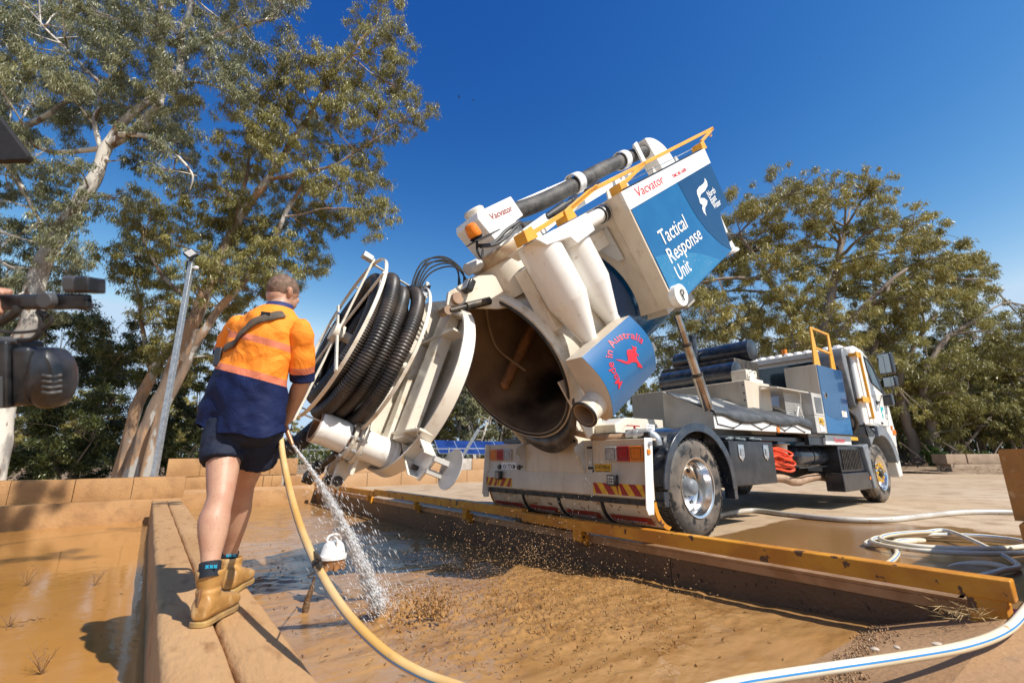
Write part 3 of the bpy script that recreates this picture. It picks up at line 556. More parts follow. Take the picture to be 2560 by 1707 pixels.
# silencers, lying across the truck
for x, z, y0, y1, r, nm in ((2.55, 2.12, .70, 2.05, .175, 0), (3.32, 2.60, .78, 2.25, .185, 1)):
    m = MB(); m.lathe((x, y0, z), (x, y1, z), [(0, r*.93), (.006, r), (y1-y0-.006, r), (y1-y0, r*.93)], 36); si = m.build('silencer_drum', fender, truck, smooth=30)
    m = MB(); m.lathe((x, y0-.004, z), (x, y0, z), [(0, r*.86), (.004, r*.9)], 36); m.build('end_cap', black, si)
    m = MB(); m.box(x-.10, x+.10, y0+.3, y0+.36, z-r-.25, z-r+.03); m.box(x-.10, x+.10, y1-.36, y1-.3, z-r-.25, z-r+.03); m.build('saddle', black, si)
m = MB(); m.cyl((3.1, 1.75, 2.5), (3.1, 1.75, 3.0), .07, n=20); m.cyl((3.1, 1.75, 2.98), (3.1, 1.75, 3.02), .08, n=20); m.build('exhaust_stack', fender, truck)
m = MB(); m.box(2.7, 3.5, .8, 2.2, 1.1, 2.4); m.build('pump_housing', dark, truck, bevel=.02)
# yellow hand rail on the cabinet
def yr(pts, w_=.035, name='hand_rail', mat=yellow, par=truck):
    m = MB(); [m.bar(a, b, w_, w_) for a, b in zip(pts[:-1], pts[1:])]; return m.build(name, mat, par, bevel=.005)
HR = empty_child = None
m = MB(); m.prism([(3.98, 2.30), (4.24, 2.30), (4.13, 2.96), (4.08, 2.99), (4.06, 2.96)], 'y', .10, .125); m.prism([(4.72, 2.30), (4.92, 2.30), (4.87, 2.96), (4.82, 2.97), (4.80, 2.95)], 'y', .10, .125)
m.bar((4.09, .112, 2.97), (4.84, .112, 2.96), .035, .035); m.bar((4.15, .112, 2.62), (4.84, .112, 2.60), .035, .035); m.build('hand_rail', yellow, truck, bevel=.005)
# ---- cab
CY0, CY1 = -.06, 2.62
cabm = MB(); prof = [(5.36, 1.34), (5.36, 2.66), (5.42, 2.78), (5.56, 2.83), (5.90, 2.80), (6.10, 2.72), (6.40, 2.52), (6.82, 1.95), (6.93, 1.75), (7.00, 1.34), (6.95, .95), (6.55, .95), (6.50, 1.34)]
cabm.prism(prof, 'y', CY0, CY1); cabo = cabm.build('cab_body', whitep, truck, bevel=.045, seg=4)
m = MB()
for i in range(14): x0 = .1+i*.175; m.prism([(5.30, 2.76), (5.33, 2.83), (5.44, 2.862), (5.85, 2.855), (5.9, 2.8)], 'y', x0+.03, x0+.135)
m.build('roof_rib', whitep, cabo, bevel=.02)
m = MB(); m.box(5.28, 5.37, .02, CY1-.02, 2.67, 2.78); m.build('roof_visor', cream, cabo, bevel=.015)
m = MB(); m.box(5.345, 5.358, .55, 2.3, 2.10, 2.60); m.build('rear_window', glass, cabo, bevel=.01)
m = MB(); m.box(5.335, 5.357, .10, .45, 2.30, 2.62); m.build('quarter_window', glass, cabo, bevel=.01)
win = [(5.93, 2.66), (6.10, 2.62), (6.34, 2.47), (6.73, 2.03), (6.70, 2.0), (6.10, 2.17), (5.98, 2.40)]
m = MB(); m.prism([(x, z) for x, z in win], 'y', CY0-.006, CY0-.001); wn = m.build('side_window', glass, cabo)
rimp = MB(); rimp.tube([(x, CY0-.006, z) for x, z in win], .014, 6, closed=True); rimp.build('window_seal', black, wn)
m = MB(); m.prism([(6.38, 2.50), (6.80, 1.97), (6.90, 1.78), (6.86, 1.74), (6.72, 1.94), (6.33, 2.44)], 'y', CY0-.012, CY0-.007); m.build('pillar_trim', black, cabo)
dp = [(5.80, 2.70), (5.80, 1.40), (6.35, 1.36), (6.62, 1.36), (6.80, 1.86), (6.38, 2.52), (6.1, 2.70)]
m = MB(); m.tube([(x, CY0-.001, z) for x, z in dp], .005, 5, closed=True); m.build('door_seam', greyplastic, cabo)
m = MB(); m.box(6.17, 6.33, CY0-.022, CY0-.001, 1.79, 1.82); m.sphere((6.20, CY0-.004, 1.79), (.05, .012, .045), 12, 8); m.build('door_handle', black, cabo, bevel=.004)
teal = M('teal_print', (.02, .42, .45), .4)
sw = [(6.36, 1.72), (6.50, 1.73), (6.52, 1.67), (6.44, 1.66), (6.40, 1.62), (6.43, 1.57), (6.42, 1.49), (6.36, 1.54), (6.38, 1.60), (6.34, 1.64)]
m = MB(); m.prism(sw, 'y', CY0-.003, CY0-.001); m.build('door_emblem', teal, cabo, smooth=0)
for i, s_ in enumerate(('North', 'East', 'Water')): text('lettering', s_, lambda a, b, i=i: (6.54+a, CY0-.004, 1.585-.045*i+b), blackprint, cabo, .05)
text('lettering', 'Tactical Unit', lambda a, b: (6.08+a, CY0-.004, 2.06+b), teal, cabo, .035, width=.2)
m = MB(); m.box(6.22, 6.34, CY0-.004, CY0-.001, 1.39, 1.43); m.build('small_badge', blackprint, cabo)
# grey air intake behind the cab
m = MB(); m.prism([(5.02, 2.42), (5.05, 2.66), (5.12, 2.74), (5.30, 2.74), (5.35, 2.68), (5.35, 1.66), (5.22, 1.66)], 'y', .0, .42); ai = m.build('air_intake', greyplastic, truck, bevel=.02)
m = MB(); [m.prism([(5.20+.026*i, 2.60), (5.21+.026*i, 2.60), (5.25+.022*i, 1.72), (5.24+.022*i, 1.72)], 'y', -.012, -.001) for i in range(5)]; m.build('intake_slat', black, ai)
m = MB(); m.box(5.06, 5.15, -.0, .0, 2.0, 2.0); m = MB(); m.box(5.045, 5.055, .08, .30, 2.45, 2.60); m.build('intake_slot', black, ai)
m = MB(); m.box(5.0, 5.34, .10, .6, 1.2, 2.4); m.build('intake_duct', dark, truck, bevel=.03)
m = MB(); m.tube(pathlerp([(5.12, .1, 1.62), (5.16, .04, 1.5), (5.22, .03, 1.36), (5.2, .1, 1.2)], 5), .035, 10); m.build('suzi_hose', dark, truck)
# yellow grab frame beside the door
m = MB(); m.bar((5.33, CY0-.06, 2.62), (5.58, CY0-.06, 2.62), .02, .11); m.bar((5.50, CY0-.06, 2.67), (5.62, CY0-.06, 1.46), .04, .035); m.bar((5.22, CY0-.06, 1.79), (5.58, CY0-.06, 1.79), .02, .10)
m.bar((5.34, CY0-.06, 2.62), (5.34, .02, 2.62), .03, .06); m.bar((5.30, CY0-.06, 1.79), (5.36, .02, 1.79), .03, .06); m.bar((5.62, CY0-.06, 1.48), (5.62, CY0+.01, 1.48), .03, .03); m.build('grab_frame', yellow, truck, bevel=.004)
# mirrors
MY = -.32
m = MB(); m.tube(pathlerp([(6.30, -.06, 2.72), (6.25, -.18, 2.74), (6.20, MY+.02, 2.74), (6.18, MY, 2.68)], 5), .012, 8); m.tube(pathlerp([(6.60, -.06, 1.96), (6.45, -.15, 1.95), (6.28, MY, 1.96), (6.25, MY, 2.06)], 5), .014, 8); ma_ = m.build('mirror_arm', black, truck)
def mirr(x, z0, z1, wdt, name):
    mm = Matrix.Translation((x, MY, 0)) @ Matrix.Rotation(radians(-14), 4, 'Z'); m = MB(mm); m.box(0, .12, -wdt/2, wdt/2, z0, z1); s = m.build(name, black, truck, bevel=.03, seg=3)
    m = MB(mm); m.box(-.006, -.001, -wdt/2+.02, wdt/2-.02, z0+.02, z1-.02); m.build('mirror_face', mirror, s, bevel=.01)
mirr(6.10, 2.30, 2.70, .24, 'main_mirror'); mirr(6.15, 2.05, 2.26, .21, 'wide_mirror')
m = MB(); m.box(6.62, 6.78, -.20, -.05, 1.76, 1.98); m.build('kerb_mirror', black, truck, bevel=.02)
# front arch, flare, bumper, side skirts
m = MB(); A_ = arc_pts(5.98, .55, .80, radians(150), radians(12), 22); B_ = arc_pts(5.98, .55, .62, radians(12), radians(150), 22)
m.prism([(5.35, 1.335), (5.36, 1.18)]+[(x, min(z, 1.30)) for x, z in A_[3:]]+B_[:-2], 'y', -.045, .25); m.prism([(x, z) for x, z in A_[8:]]+B_[:16], 'y', -.10, -.04); m.build('front_arch', greyplastic, truck, bevel=.012)
m = MB(); m.prism([(5.30, 1.34), (6.35, 1.34), (6.75, 1.18), (6.85, .95), (7.05, 1.2), (7.02, 1.36)], 'y', -.05, CY1); m.build('cab_skirt', greyplastic, truck, bevel=.01)
m = MB(); m.prism([(5.10, .98), (5.36, 1.02), (5.36, .60), (5.42, .27), (5.30, .26)], 'y', -.04, .32); m.build('arch_flare', greyplastic, truck, bevel=.02)
m = MB(); m.box(4.12, 5.30, .02, .30, .56, .98); m.box(4.02, 5.34, -.02, .24, .27, .55); stx = m.build('step_box', black, truck, bevel=.01)
m = MB(); [m.box(4.2+.07*i, 4.225+.07*i, .002, .018, .6, .92) for i in range(12)]; m.build('step_rib', dark, stx); m = MB(); m.box(5.18, 5.24, -.028, -.021, .42, .47); m.build('side_marker', amber, stx)
m = MB(); m.prism([(6.68, 1.10), (6.86, 1.12), (7.02, 1.02), (7.05, .42), (6.82, .40), (6.78, .62)], 'y', -.03, CY1); bp = m.build('front_bumper', whitep, truck, bevel=.02); m = MB(); [m.cyl((6.86, -.036, z), (6.86, -.029, z), .018, n=10) for z in (1.0, .84, .68)]; m.build('bumper_hole', black, bp)
m = MB(); m.box(6.80, 7.0, -.07, .05, 1.20, 1.30); m.box(6.74, 6.80, -.08, .0, 1.30, 1.38); m.build('front_indicator', amber, truck, bevel=.01)
m = MB(); m.box(4.6, 4.65, .65, .72, 2.85, 2.9); m = MB(); m.cyl((5.5, 1.15, 2.85), (5.5, 1.15, 2.96), .05, n=16); m.build('amber_beacon', amber, truck); m = MB(); m.cyl((5.6, 1.0, 2.85), (5.63, 1.0, 3.35), .006, n=6); m.build('aerial', black, truck)
# ================= tipped body, in the tank's own tilted frame (a along the tank, y left, b up)
TM = Matrix.Translation((-.6, 0, .95)) @ Matrix.Rotation(-radians(36), 4, 'Y')
BC = 1.27; R = .90
def tb_(*_): return MB(TM)
m = tb_(); m.lathe((-.20, YC, BC), (.74, YC, BC), [(0, R), (.94, R)], 72, cap=False); shell = m.build('tank_shell', cream, truck, recalc=False)
m = tb_(); m.lathe((.74, YC, BC), (3.5, YC, BC), [(0, R+.001), (.15, R+.001), (2.3, R), (2.5, .8), (2.62, .5), (2.66, 0.001)], 72, cap=False)
tkb = m.build('painted_tank_section', blue, truck, recalc=False)
def arcstrip(a0, a1, th0, th1, r, mat, name, par, fn=None, n=24):
    m = tb_(); V_ = []; q = 8
    for i in range(n+1):
        th = th0+(th1-th0)*i/n
        for j in range(q+1):
            aa = a0+(a1-a0)*j/q
            if fn: aa = fn(aa, i/n, j/q)
            V_.append((aa, YC+r*cos(th), BC+r*sin(th)))
    m.add(V_, [(i*(q+1)+j, i*(q+1)+j+1, (i+1)*(q+1)+j+1, (i+1)*(q+1)+j) for i in range(n) for j in range(q)]); return m.build(name, mat, par, recalc=False)
arcstrip(.98, 1.36, radians(95), radians(262), R+.004, navy, 'navy_band', tkb, fn=lambda a, s, t: .98+.30*(1-sin(pi*min(1, s*1.15)))*.0+(.10*cos(s*5)) + t*(1.37-(.98+.10*cos(s*5))))
arcstrip(.745, 1.0, radians(178), radians(215), R+.006, lblue, 'light_wave', tkb, fn=lambda a, s, t: .745+t*(.30*sin(pi*s)))
m = tb_(); m.lathe((-.235, YC, BC), (2.9, YC, BC), [(0, R-.012), (2.6, R-.012), (2.9, .6), (3.05, .001)], 72, cap=False); ti = m.build('tank_interior', tankin, truck, recalc=False)
m = tb_(); m.lathe((-.24, YC, BC), (-.10, YC, BC), [(0, R-.012), (0, R+.055), (.02, R+.06), (.12, R+.045), (.14, R+.002)], 72, cap=False); fl_ = m.build('opening_flange', cream, truck, recalc=False)
m = tb_(); rr_ = R+.012; m.tube([(-.243, YC+rr_*cos(t), BC+rr_*sin(t)) for t in np.linspace(0, 2*pi, 73)[:-1]], .017, 8, closed=True); m.build('door_seal', rubber, fl_)
m = tb_(); m.tube([(0.15,2.072,0.94), (0.9,1.905,1.365)], .075, 20); m.sphere((0.15,2.072,0.94), .075, 14, 8); m.build('float_tube', rust, ti)
m = tb_(); m.tube(pathlerp([(.25, YC+.25, BC+.84), (.3, YC+.55, BC+.45), (.35, YC+.68, BC+.1), (.4, YC+.45, BC-.3)], 8), .02, 8); m.build('inner_pipe', tankin, ti)
m = tb_(); [m.tube([(a_, YC+(R+.002)*cos(t), BC+(R+.002)*sin(t)) for t in np.linspace(0, 2*pi, 73)[:-1]], .006, 5, closed=True) for a_ in (.16, .735)]; m.build('weld_seam', cream, shell)
# flange gussets / lower lip that hangs past the sill
m = tb_(); V_ = []
for i in range(25):
    th = radians(212+85*i/24); s_ = sin(pi*i/24)
    V_ += [(-.235, YC+(R+.05)*cos(th), BC+(R+.05)*sin(th)), (-.20-.10*s_, YC+(R+.05+.20*s_)*cos(th), BC+(R+.05+.20*s_)*sin(th))]
m.add(V_, [(2*i, 2*i+1, 2*i+3, 2*i+2) for i in range(24)]); lipo = m.build('discharge_lip', M('wet_lip', (.13, .115, .10), .35, c2=(.06, .045, .035), sc=5, coat=.3), truck, recalc=False); s_ = lipo.modifiers.new('s', 'SOLIDIFY'); s_.thickness = .012
for y in (.95, 1.95):
    m = tb_(); m.prism([(-.2, .45), (.6, .45), (.6, .25), (.2, .10), (-.12, -.02), (-.25, -.05), (-.27, .05), (-.15, .2)], 'y', y-.02, y+.02); m.cyl((-.18, y-.05, .03), (-.18, y+.05, .03), .045, n=16); m.build('pivot_plate', cream, truck, bevel=.004)
m = tb_(); m.prism([(-.26, 1.0), (-.05, .95), (.0, .55), (-.18, .29), (-.27, .29), (-.262, .6)], 'y', .62, .645); m.build('latch_arm', cream, truck, bevel=.004)
m = tb_(); m.box(-.1, 1.9, .9, 1.1, .28, .42); m.box(-.1, 1.9, 1.7, 1.9, .28, .42); m.build('tank_bearer', cream, truck, bevel=.01)
# side locker with the kangaroo
def bul(b): t = (b-.61)/.65; return -.11*sin(pi*min(1, max(0, t)))**1.0*(.9)+.012
bs = np.linspace(.61, 1.262, 15)
m = tb_(); m.prism([(bul(b), b) for b in bs]+[(.235, 1.262), (.215, 1.0), (.19, .62), (.12, .57)], 'x', -.405, .50); lk = m.build('side_locker', shaded_cream, truck, bevel=.003, smooth=40)
m = tb_(); m.add([(a, bul(b)-.004, b) for b in bs for a in np.linspace(-.402, .497, 5)], [(i*5+j, i*5+j+1, (i+1)*5+j+1, (i+1)*5+j) for i in range(14) for j in range(4)]); lkb = m.build('blue_panel', blue, lk, recalc=False)
roo = [(-.11, 1.055), (-.07, 1.03), (-.03, 1.0), (.00, .965), (.03, .955), (.055, .985), (.075, 1.02), (.105, 1.04), (.14, 1.03), (.165, 1.01), (.19, 1.015), (.198, 1.045), (.21, 1.02), (.245, 1.0), (.235, .985), (.205, .975), (.20, .95), (.215, .915), (.205, .91), (.19, .935), (.175, .925), (.165, .895), (.175, .86), (.195, .825), (.215, .79), (.195, .782), (.165, .81), (.13, .835), (.145, .86), (.13, .885), (.10, .905), (.065, .92), (.03, .925), (-.01, .945), (-.05, .985)]
roo = [(x*1.0+.0, z) for x, z in roo]
m = tb_(); m.add([(x, bul(z)-.008, z) for x, z in roo], [tuple(range(len(roo)))]); rb = bmesh.new()
ro = m.build('kangaroo_emblem', redprint, lk, smooth=0, recalc=False); rb.from_mesh(ro.data); bmesh.ops.triangulate(rb, faces=rb.faces); rb.to_mesh(ro.data); rb.free()
vs_, fs_ = text_polys('Made in Australia', .105, .9, bold=.006); L_ = max(v[0] for v in vs_)
def arcmap(x, y):
    th = radians(208)-radians(196)*x/L_; r = .215+y; a, b = .075+r*cos(th)*1.25, .935+r*sin(th)*1.0; return (a, bul(b)-.008, b)
m = tb_(); m.add([arcmap(*v) for v in vs_], fs_); m.build('lettering', redprint, lk, smooth=0, recalc=False)
m = tb_(); m.lathe((-.40, .13, .775), (-.60, .13, .775), [(0, .13), (.14, .12), (.20, .13)], 32, cap=False); pq = m.build('suction_port', cream, truck, recalc=False); m = tb_(); m.lathe((-.61, .13, .775), (-.2, .13, .775), [(0, .131), (0, .107), (.4, .107), (.4, 0.001)], 32, cap=False); m.build('port_lining', tankin, pq, recalc=False)
m = tb_(); m.tube([(-.602, .13+.125*cos(t), .775+.125*sin(t)) for t in np.linspace(0, 2*pi, 33)[:-1]], .014, 8, closed=True); m.build('port_seal', rubber, pq)
# cyclones
for a, y, r, bt, bm_ in ((.02, .25, .215, 2.40, 1.74), (.50, .27, .20, 2.36, 1.73)):
    m = tb_(); m.lathe((a, y, bt), (a+(.04), y, 1.20), [(0, r), (bt-bm_, r), (bt-bm_+.012, r*.985), (bt-1.24, .075), (bt-1.18, .07)], 40); cy = m.build('cyclone', whitep, truck, smooth=40)
    m = tb_(); m.lathe((a+.035, y, 1.27), (a+.04, y, 1.23), [(0, .09), (.04, .09)], 20); m.build('outlet_collar', cream, cy)
m = tb_(); m.prism([(-.195, 2.40), (.66, 2.40), (.66, 2.20), (.30, 2.17), (.25, 2.26), (-.1, 2.30)], 'y', .03, .49); mf = m.build('cyclone_manifold', whitep, truck, bevel=.012)
m = tb_(); m.tube([(.19+.035*cos(t), .25, 2.44+.035*sin(t)) for t in np.linspace(0, 2*pi, 17)[:-1]], .009, 6, closed=True); m.sphere((.0, .3, 2.41), (.07, .07, .02)); m.build('lifting_eye', steel, mf)
m = tb_(); m.cyl((.60, .30, 2.305), (1.38, .30, 2.305), .085, n=28); pp = m.build('cross_pipe', whitep, truck)
for a in (.70, 1.20):
    m = tb_(); m.lathe((a, .30, 2.305), (a+.14, .30, 2.305), [(0, .088), (.01, .098), (.13, .098), (.14, .088)], 28); cj = m.build('coupling', rubber, truck); m = tb_(); [m.lathe((a+d, .30, 2.305), (a+d+.015, .30, 2.305), [(0, .099), (.003, .103), (.012, .103), (.015, .099)], 28, cap=False) for d in (.02, .105)]; m.build('hose_clamp', steel, cj)
m = tb_(); m.box(-.12, .35, .42, .60, 1.5, 2.2); m.box(.7, 1.36, .42, .46, 1.95, 2.15); m.box(.3, .75, .36, .6, 1.0, 1.5); m.build('cyclone_bracket', cream, truck, bevel=.006)
# enclosure: bulkhead with arch, side panels, roof
A0, A1 = 1.36, 3.735; BT = 2.42
m = tb_(); n_ = 40; V_ = []
for i in range(n_+1):
    th = radians(-19+218*i/n_); c_, s_ = cos(th), sin(th); ci = (YC+(R+.04)*c_, BC+(R+.04)*s_)
    t = min((TRK/2)/abs(c_) if abs(c_) > 1e-6 else 9, ((BT-BC)/s_) if s_ > 0 else ((BC-.97)/-s_)); V_ += [(ci[0], ci[1]), (YC+c_*t, BC+s_*t)]
m.add([(A0, y, b) for y, b in V_]+[(A0+.05, y, b) for y, b in V_], [(2*i, 2*i+1, 2*i+3, 2*i+2) for i in range(n_)]+[(2*(n_+1)+2*i, 2*(n_+1)+2*i+1, 2*(n_+1)+2*i+3, 2*(n_+1)+2*i+2) for i in range(n_)]+[(2*i, 2*i+2, 2*(n_+1)+2*i+2, 2*(n_+1)+2*i) for i in range(n_)])
bk = m.build('bulkhead', shaded_cream, truck, smooth=0)
m = tb_(); m.prism([(0, BT), (.235, BT), (.20, .99), (.0, .96)], 'x', A0-.03, A0-.002); m.build('corner_pillar', shaded_cream, truck, bevel=.004)
m = tb_(); m.prism([(.36, 2.15), (.75, 2.05), (.60, 1.95), (.42, 1.72), (.34, 1.72)], 'x', A0-.05, A0-.02); m.build('gusset_plate', greycream, truck, bevel=.004)
pan = [(1.372, 2.20), (3.715, 2.20), (3.72, 1.55), (3.35, 1.54), (3.23, .99), (1.62, .965), (1.372, 1.02)]
for y0, nm in ((0.0, 'right'), (TRK-.03, 'left')):
    m = tb_(); m.prism(pan, 'y', y0, y0+.03); pn = m.build('enclosure_side', blue, truck, bevel=.003)
    m = tb_(); m.prism([(A0-.03, BT), (A1, BT), (A1, 2.197), (A0-.03, 2.197)], 'y', y0-.006, y0+.036); bd = m.build('name_band', whitep, truck, bevel=.003)
    if nm == 'right':
        f = lambda A, Bq, dy: (lambda a, b: (A+a, dy, Bq+b))
        text('lettering', 'Vacvator', f(1.59, 2.275, -.009), redprint, bd, .165, M_=TM, bold=.0, width=.70)
        text('lettering', 'TMC40-1608', f(2.53, 2.268, -.009), redprint, bd, .066, M_=TM, bold=.01, width=.42)
        dk = [(2.605,2.205), (2.624,2.046), (2.649,1.86), (2.698,1.662), (2.797,1.445), (2.922,1.27), (3.032,1.141), (3.214,1.001), (3.345, 1.53), (3.715, 1.545), (3.71, 2.19)]
        m = tb_(); m.prism(dk, 'y', -.0035, -.001); m.build('navy_wave', navy, pn, smooth=0)
        lg = [(1.386,1.588), (1.555,1.56), (1.722,1.516), (1.91,1.455), (2.098,1.383), (2.307,1.29), (2.512,1.18), (2.787,1.005), (1.746,0.985), (1.62, .97), (1.375, 1.03)]
        m = tb_(); m.prism(lg, 'y', -.0035, -.001); m.build('light_wave', lblue, pn, smooth=0)
        for s_, A, Bq, wd in (('Tactical', 1.645, 1.64, .72), ('Response', 1.645, 1.405, .945), ('Unit', 1.645, 1.175, .355)):
            text('lettering', s_, f(A, Bq, -.006), whiteprint, pn, .265, M_=TM, bold=.006, width=wd)
        for s_, A, Bq, wd in (('North', 3.225, 1.80, .27), ('East', 3.235, 1.71, .20), ('Water', 3.235, 1.62, .27)): text('lettering', s_, f(A, Bq, -.006), whiteprint, pn, .125, M_=TM, bold=.015, width=wd)
        swo = [(3.356,2.06), (3.375,1.995), (3.34,1.947), (3.211,1.909), (3.046,1.898), (2.981,1.862), (3.092,1.83), (3.147,1.774), (3.097,1.738), (3.004,1.716), (2.953,1.667), (2.947,1.608), (2.908,1.673), (2.917,1.728), (2.969,1.762), (2.924,1.808), (2.949,1.855), (2.956,1.924), (2.99,1.971), (3.082,1.995), (3.223,2.0), (3.307,2.014)]
        m = tb_(); m.add([(a, -.0065, b) for a, b in swo], [tuple(range(len(swo)))]); o = m.build('water_emblem', whiteprint, pn, smooth=0, recalc=False); rb = bmesh.new(); rb.from_mesh(o.data); bmesh.ops.triangulate(rb, faces=rb.faces); rb.to_mesh(o.data); rb.free()
m = tb_(); m.box(A0-.02, A1, .037, TRK-.037, BT-.03, BT-.005); rf = m.build('enclosure_roof', whitep, truck, bevel=.004)
m = tb_(); m.box(A0+.1, A1-.05, .02, .05, BT+.001, BT+.022); m.build('drip_rail', black, rf)
m = tb_(); m.box(A1-.03, A1-.003, .032, TRK-.032, 1.56, BT-.035); m.box(3.2, 3.23, .032, TRK-.032, 1.0, 1.56); m.build('enclosure_front', cream, truck)
m = tb_(); m.box(1.6, 2.4, .3, 2.5, .82, .96); m.build('belly_pan', cream, truck, bevel=.01)
m = tb_(); m.box(2.15, 2.40, .35, .6, .66, .82); m.build('belly_box', greycream, truck, bevel=.02)
# pin cap disc and cotter ring
m = tb_(); m.cyl((1.43, -.075, 1.06), (1.43, .02, 1.06), .135, n=40); pc = m.build('pin_cap', whitep, truck, bevel=.006)
m = tb_(); m.tube([(1.45+.033*cos(t), -.085, 1.085+.033*sin(t)) for t in np.linspace(0, 2*pi, 17)[:-1]], .006, 6, closed=True); m.tube([(1.43, -.085, 1.06), (1.41, -.09, .99)], .007, 6); m.build('cotter_ring', dark, pc)
# tipping ram (truck frame)
p0 = Vector(((0.45,1.504)[0], .08, (0.45,1.504)[1])); p1 = Vector(((0.03,2.497)[0], .08, (0.03,2.497)[1])); p0 = p1+(p0-p1)*1.25
rm_ = M('ram_chrome', (.55, .50, .46), .22, 1, c2=(.35, .28, .22), sc=5)
m = MB(); m.lathe(p0, p1, [(0, .062), ((p1-p0).length*.42, .062), ((p1-p0).length*.42, .050), ((p1-p0).length*.70, .050), ((p1-p0).length*.70, .040), ((p1-p0).length*.97, .040)], 28); rmo = m.build('tipping_ram', rm_, truck)
m = MB()
for t, r in ((.40, .068), (.68, .057)): q = p0+(p1-p0)*t; m = MB(); m.lathe(q, q+(p1-p0).normalized()*.04, [(0, r), (.04, r)], 28); m.build('ram_collar', dark, rmo)
for y2 in (TRK-.08,): m = MB(); m.cyl((p0.x, y2, p0.z), (p1.x, y2, p1.z), .05, n=20); m.build('tipping_ram', rm_, truck)
# swivel tower and boom on the tank's crown
TY = 1.0
m = tb_(); m.lathe((.14, TY, 1.98), (.14, TY, 2.44), [(0, .30), (.40, .29), (.46, .27)], 36); tw_ = m.build('tower_base', cream, truck)
m = tb_(); m.lathe((.14, TY, 2.38), (.14, TY, 2.52), [(0, .31), (.05, .325), (.12, .325), (.14, .31)], 40); m.build('slew_ring', rust if False else M('stained_ring', (.50, .38, .24), .5, c2=(.28, .17, .09), sc=7), tw_)
m = tb_(); m.lathe((.16, TY, 2.52), (.16, TY, 2.80), [(0, .18), (.06, .16), (.28, .17)], 30); m.lathe((.16, TY, 2.93), (.16, TY, 3.03), [(0, .12), (.08, .12), (.10, .10)], 26); m.build('turret', cream, truck)
m = tb_(); m.prism([(-.04, 2.88), (.0, 2.95), (.57, 2.97), (.61, 2.72), (.46, 2.70), (.45, 2.58), (.30, 2.52), (.06, 2.52)], 'y', TY-.22, TY+.22); hd = m.build('boom_head', whitep, truck, bevel=.012)
text('lettering', 'Vacvator', lambda a, b: (.13+a, TY-.223, 2.815+b), M('dark_red_print', (.3, .01, .01), .5), hd, .10, M_=TM, width=.36, bold=.01)
m = tb_(); m.tube(pathlerp([(-.34, TY-.38, 2.62), (-.15, TY-.34, 2.58), (.0, TY-.32, 2.60), (.15, TY-.31, 2.64), (.32, TY-.30, 2.66), (.44, TY-.28, 2.66), (.52, TY-.22, 2.55), (.53, TY-.2, 2.40)], 6), .020, 8); m.tube(pathlerp([(-.33, TY-.39, 2.60), (-.12, TY-.36, 2.56), (.1, TY-.34, 2.58), (.3, TY-.32, 2.63), (.46, TY-.27, 2.63), (.50, TY-.2, 2.45)], 6), .016, 8); m.tube(pathlerp([(-.33, TY-.38, 2.66), (-.40, TY-.40, 2.58), (-.38, TY-.38, 2.50), (-.31, TY-.38, 2.57)], 5), .012, 6); m.build('cable_bundle', rubber, truck)
BQ = TM @ Matrix.Translation((-.25, 0, -.03)); m = MB(BQ); m.lathe((-.10, TY-.42, 2.72), (-.10, TY-.42, 2.90), [(0, .055), (.03, .07), (.05, .072), (.13, .062), (.15, .04)], 24); bcn = m.build('amber_beacon', amber, truck); m = MB(BQ); m.lathe((-.10, TY-.42, 2.70), (-.10, TY-.42, 2.74), [(0, .05), (.03, .075)], 24); m.box(-.20, .16, TY-.50, TY-.34, 2.69, 2.70); m.build('beacon_base', black, bcn)
m = tb_(); m.cyl((-.40, TY-.12, 2.47), (-.24, TY-.10, 2.47), .065, n=20); m.cyl((-.26, TY-.10, 2.47), (-.1, TY-.06, 2.46), .045, n=14); m.build('slew_motor', greycream, truck)
m = tb_(); m.tube(pathlerp([(.585, TY, 2.835), (1.2, TY, 2.80), (1.9, TY, 2.815), (2.7, TY, 2.86), (3.4, TY, 2.865), (3.95, TY, 2.86), (4.25, TY, 2.83)], 12), .105, 24); bh = m.build('boom_hose', boomh, truck)
m = tb_(); m.tube([(.56, TY, 2.835), (.64, TY, 2.832)], .125, 24); m.build('hose_ferrule', steel, bh)
for a in (1.97, 3.28):
    m = tb_(); m.lathe((a, TY, 2.835 if a < 2.5 else 2.865), (a+.14, TY, 2.835 if a < 2.5 else 2.865), [(0, .125), (0, .142), (.14, .142), (.14, .125)], 28, cap=False); m.build('hose_hoop', whitep, truck)
m = tb_(); m.prism([(3.60, 3.0), (3.71, 3.02), (3.72, 2.70), (3.62, 2.68)], 'y', TY-.15, TY-.12); m.build('hose_fin', whitep, truck)
m = tb_(); m.prism([(.5, 2.62), (1.0, 2.62), (4.15, 2.70), (4.15, 2.62), (1.6, 2.50), (.9, 2.40), (.5, 2.50)], 'y', TY+.10, TY+.16); m.prism([(.6, 2.78), (1.35, 2.60), (1.0, 2.42), (.75, 2.45)], 'y', TY+.17, TY+.18); m.box(.6, 4.1, TY+.02, TY+.2, 2.90, 2.93); m.build('boom_arm', whitep, truck, bevel=.006)
qd = [(4.02, 3.02)]+[(4.02+.62*sin(t)*.95, 2.46+.56*cos(t)) for t in np.linspace(0.1, pi/2, 12)]+[(4.45, 2.42), (4.12, 2.44)]
m = tb_(); m.prism(qd, 'y', TY-.13, TY+.13); m.build('hose_guide', whitep, truck, bevel=.006)
m = tb_(); m.prism([(.43, 2.48), (.43, 2.58), (.88, 2.63), (.92, 2.58), (.88, 2.53), (.6, 2.45)], 'y', TY-.28, TY-.24); la = m.build('ram_lug', whitep, truck, bevel=.004)
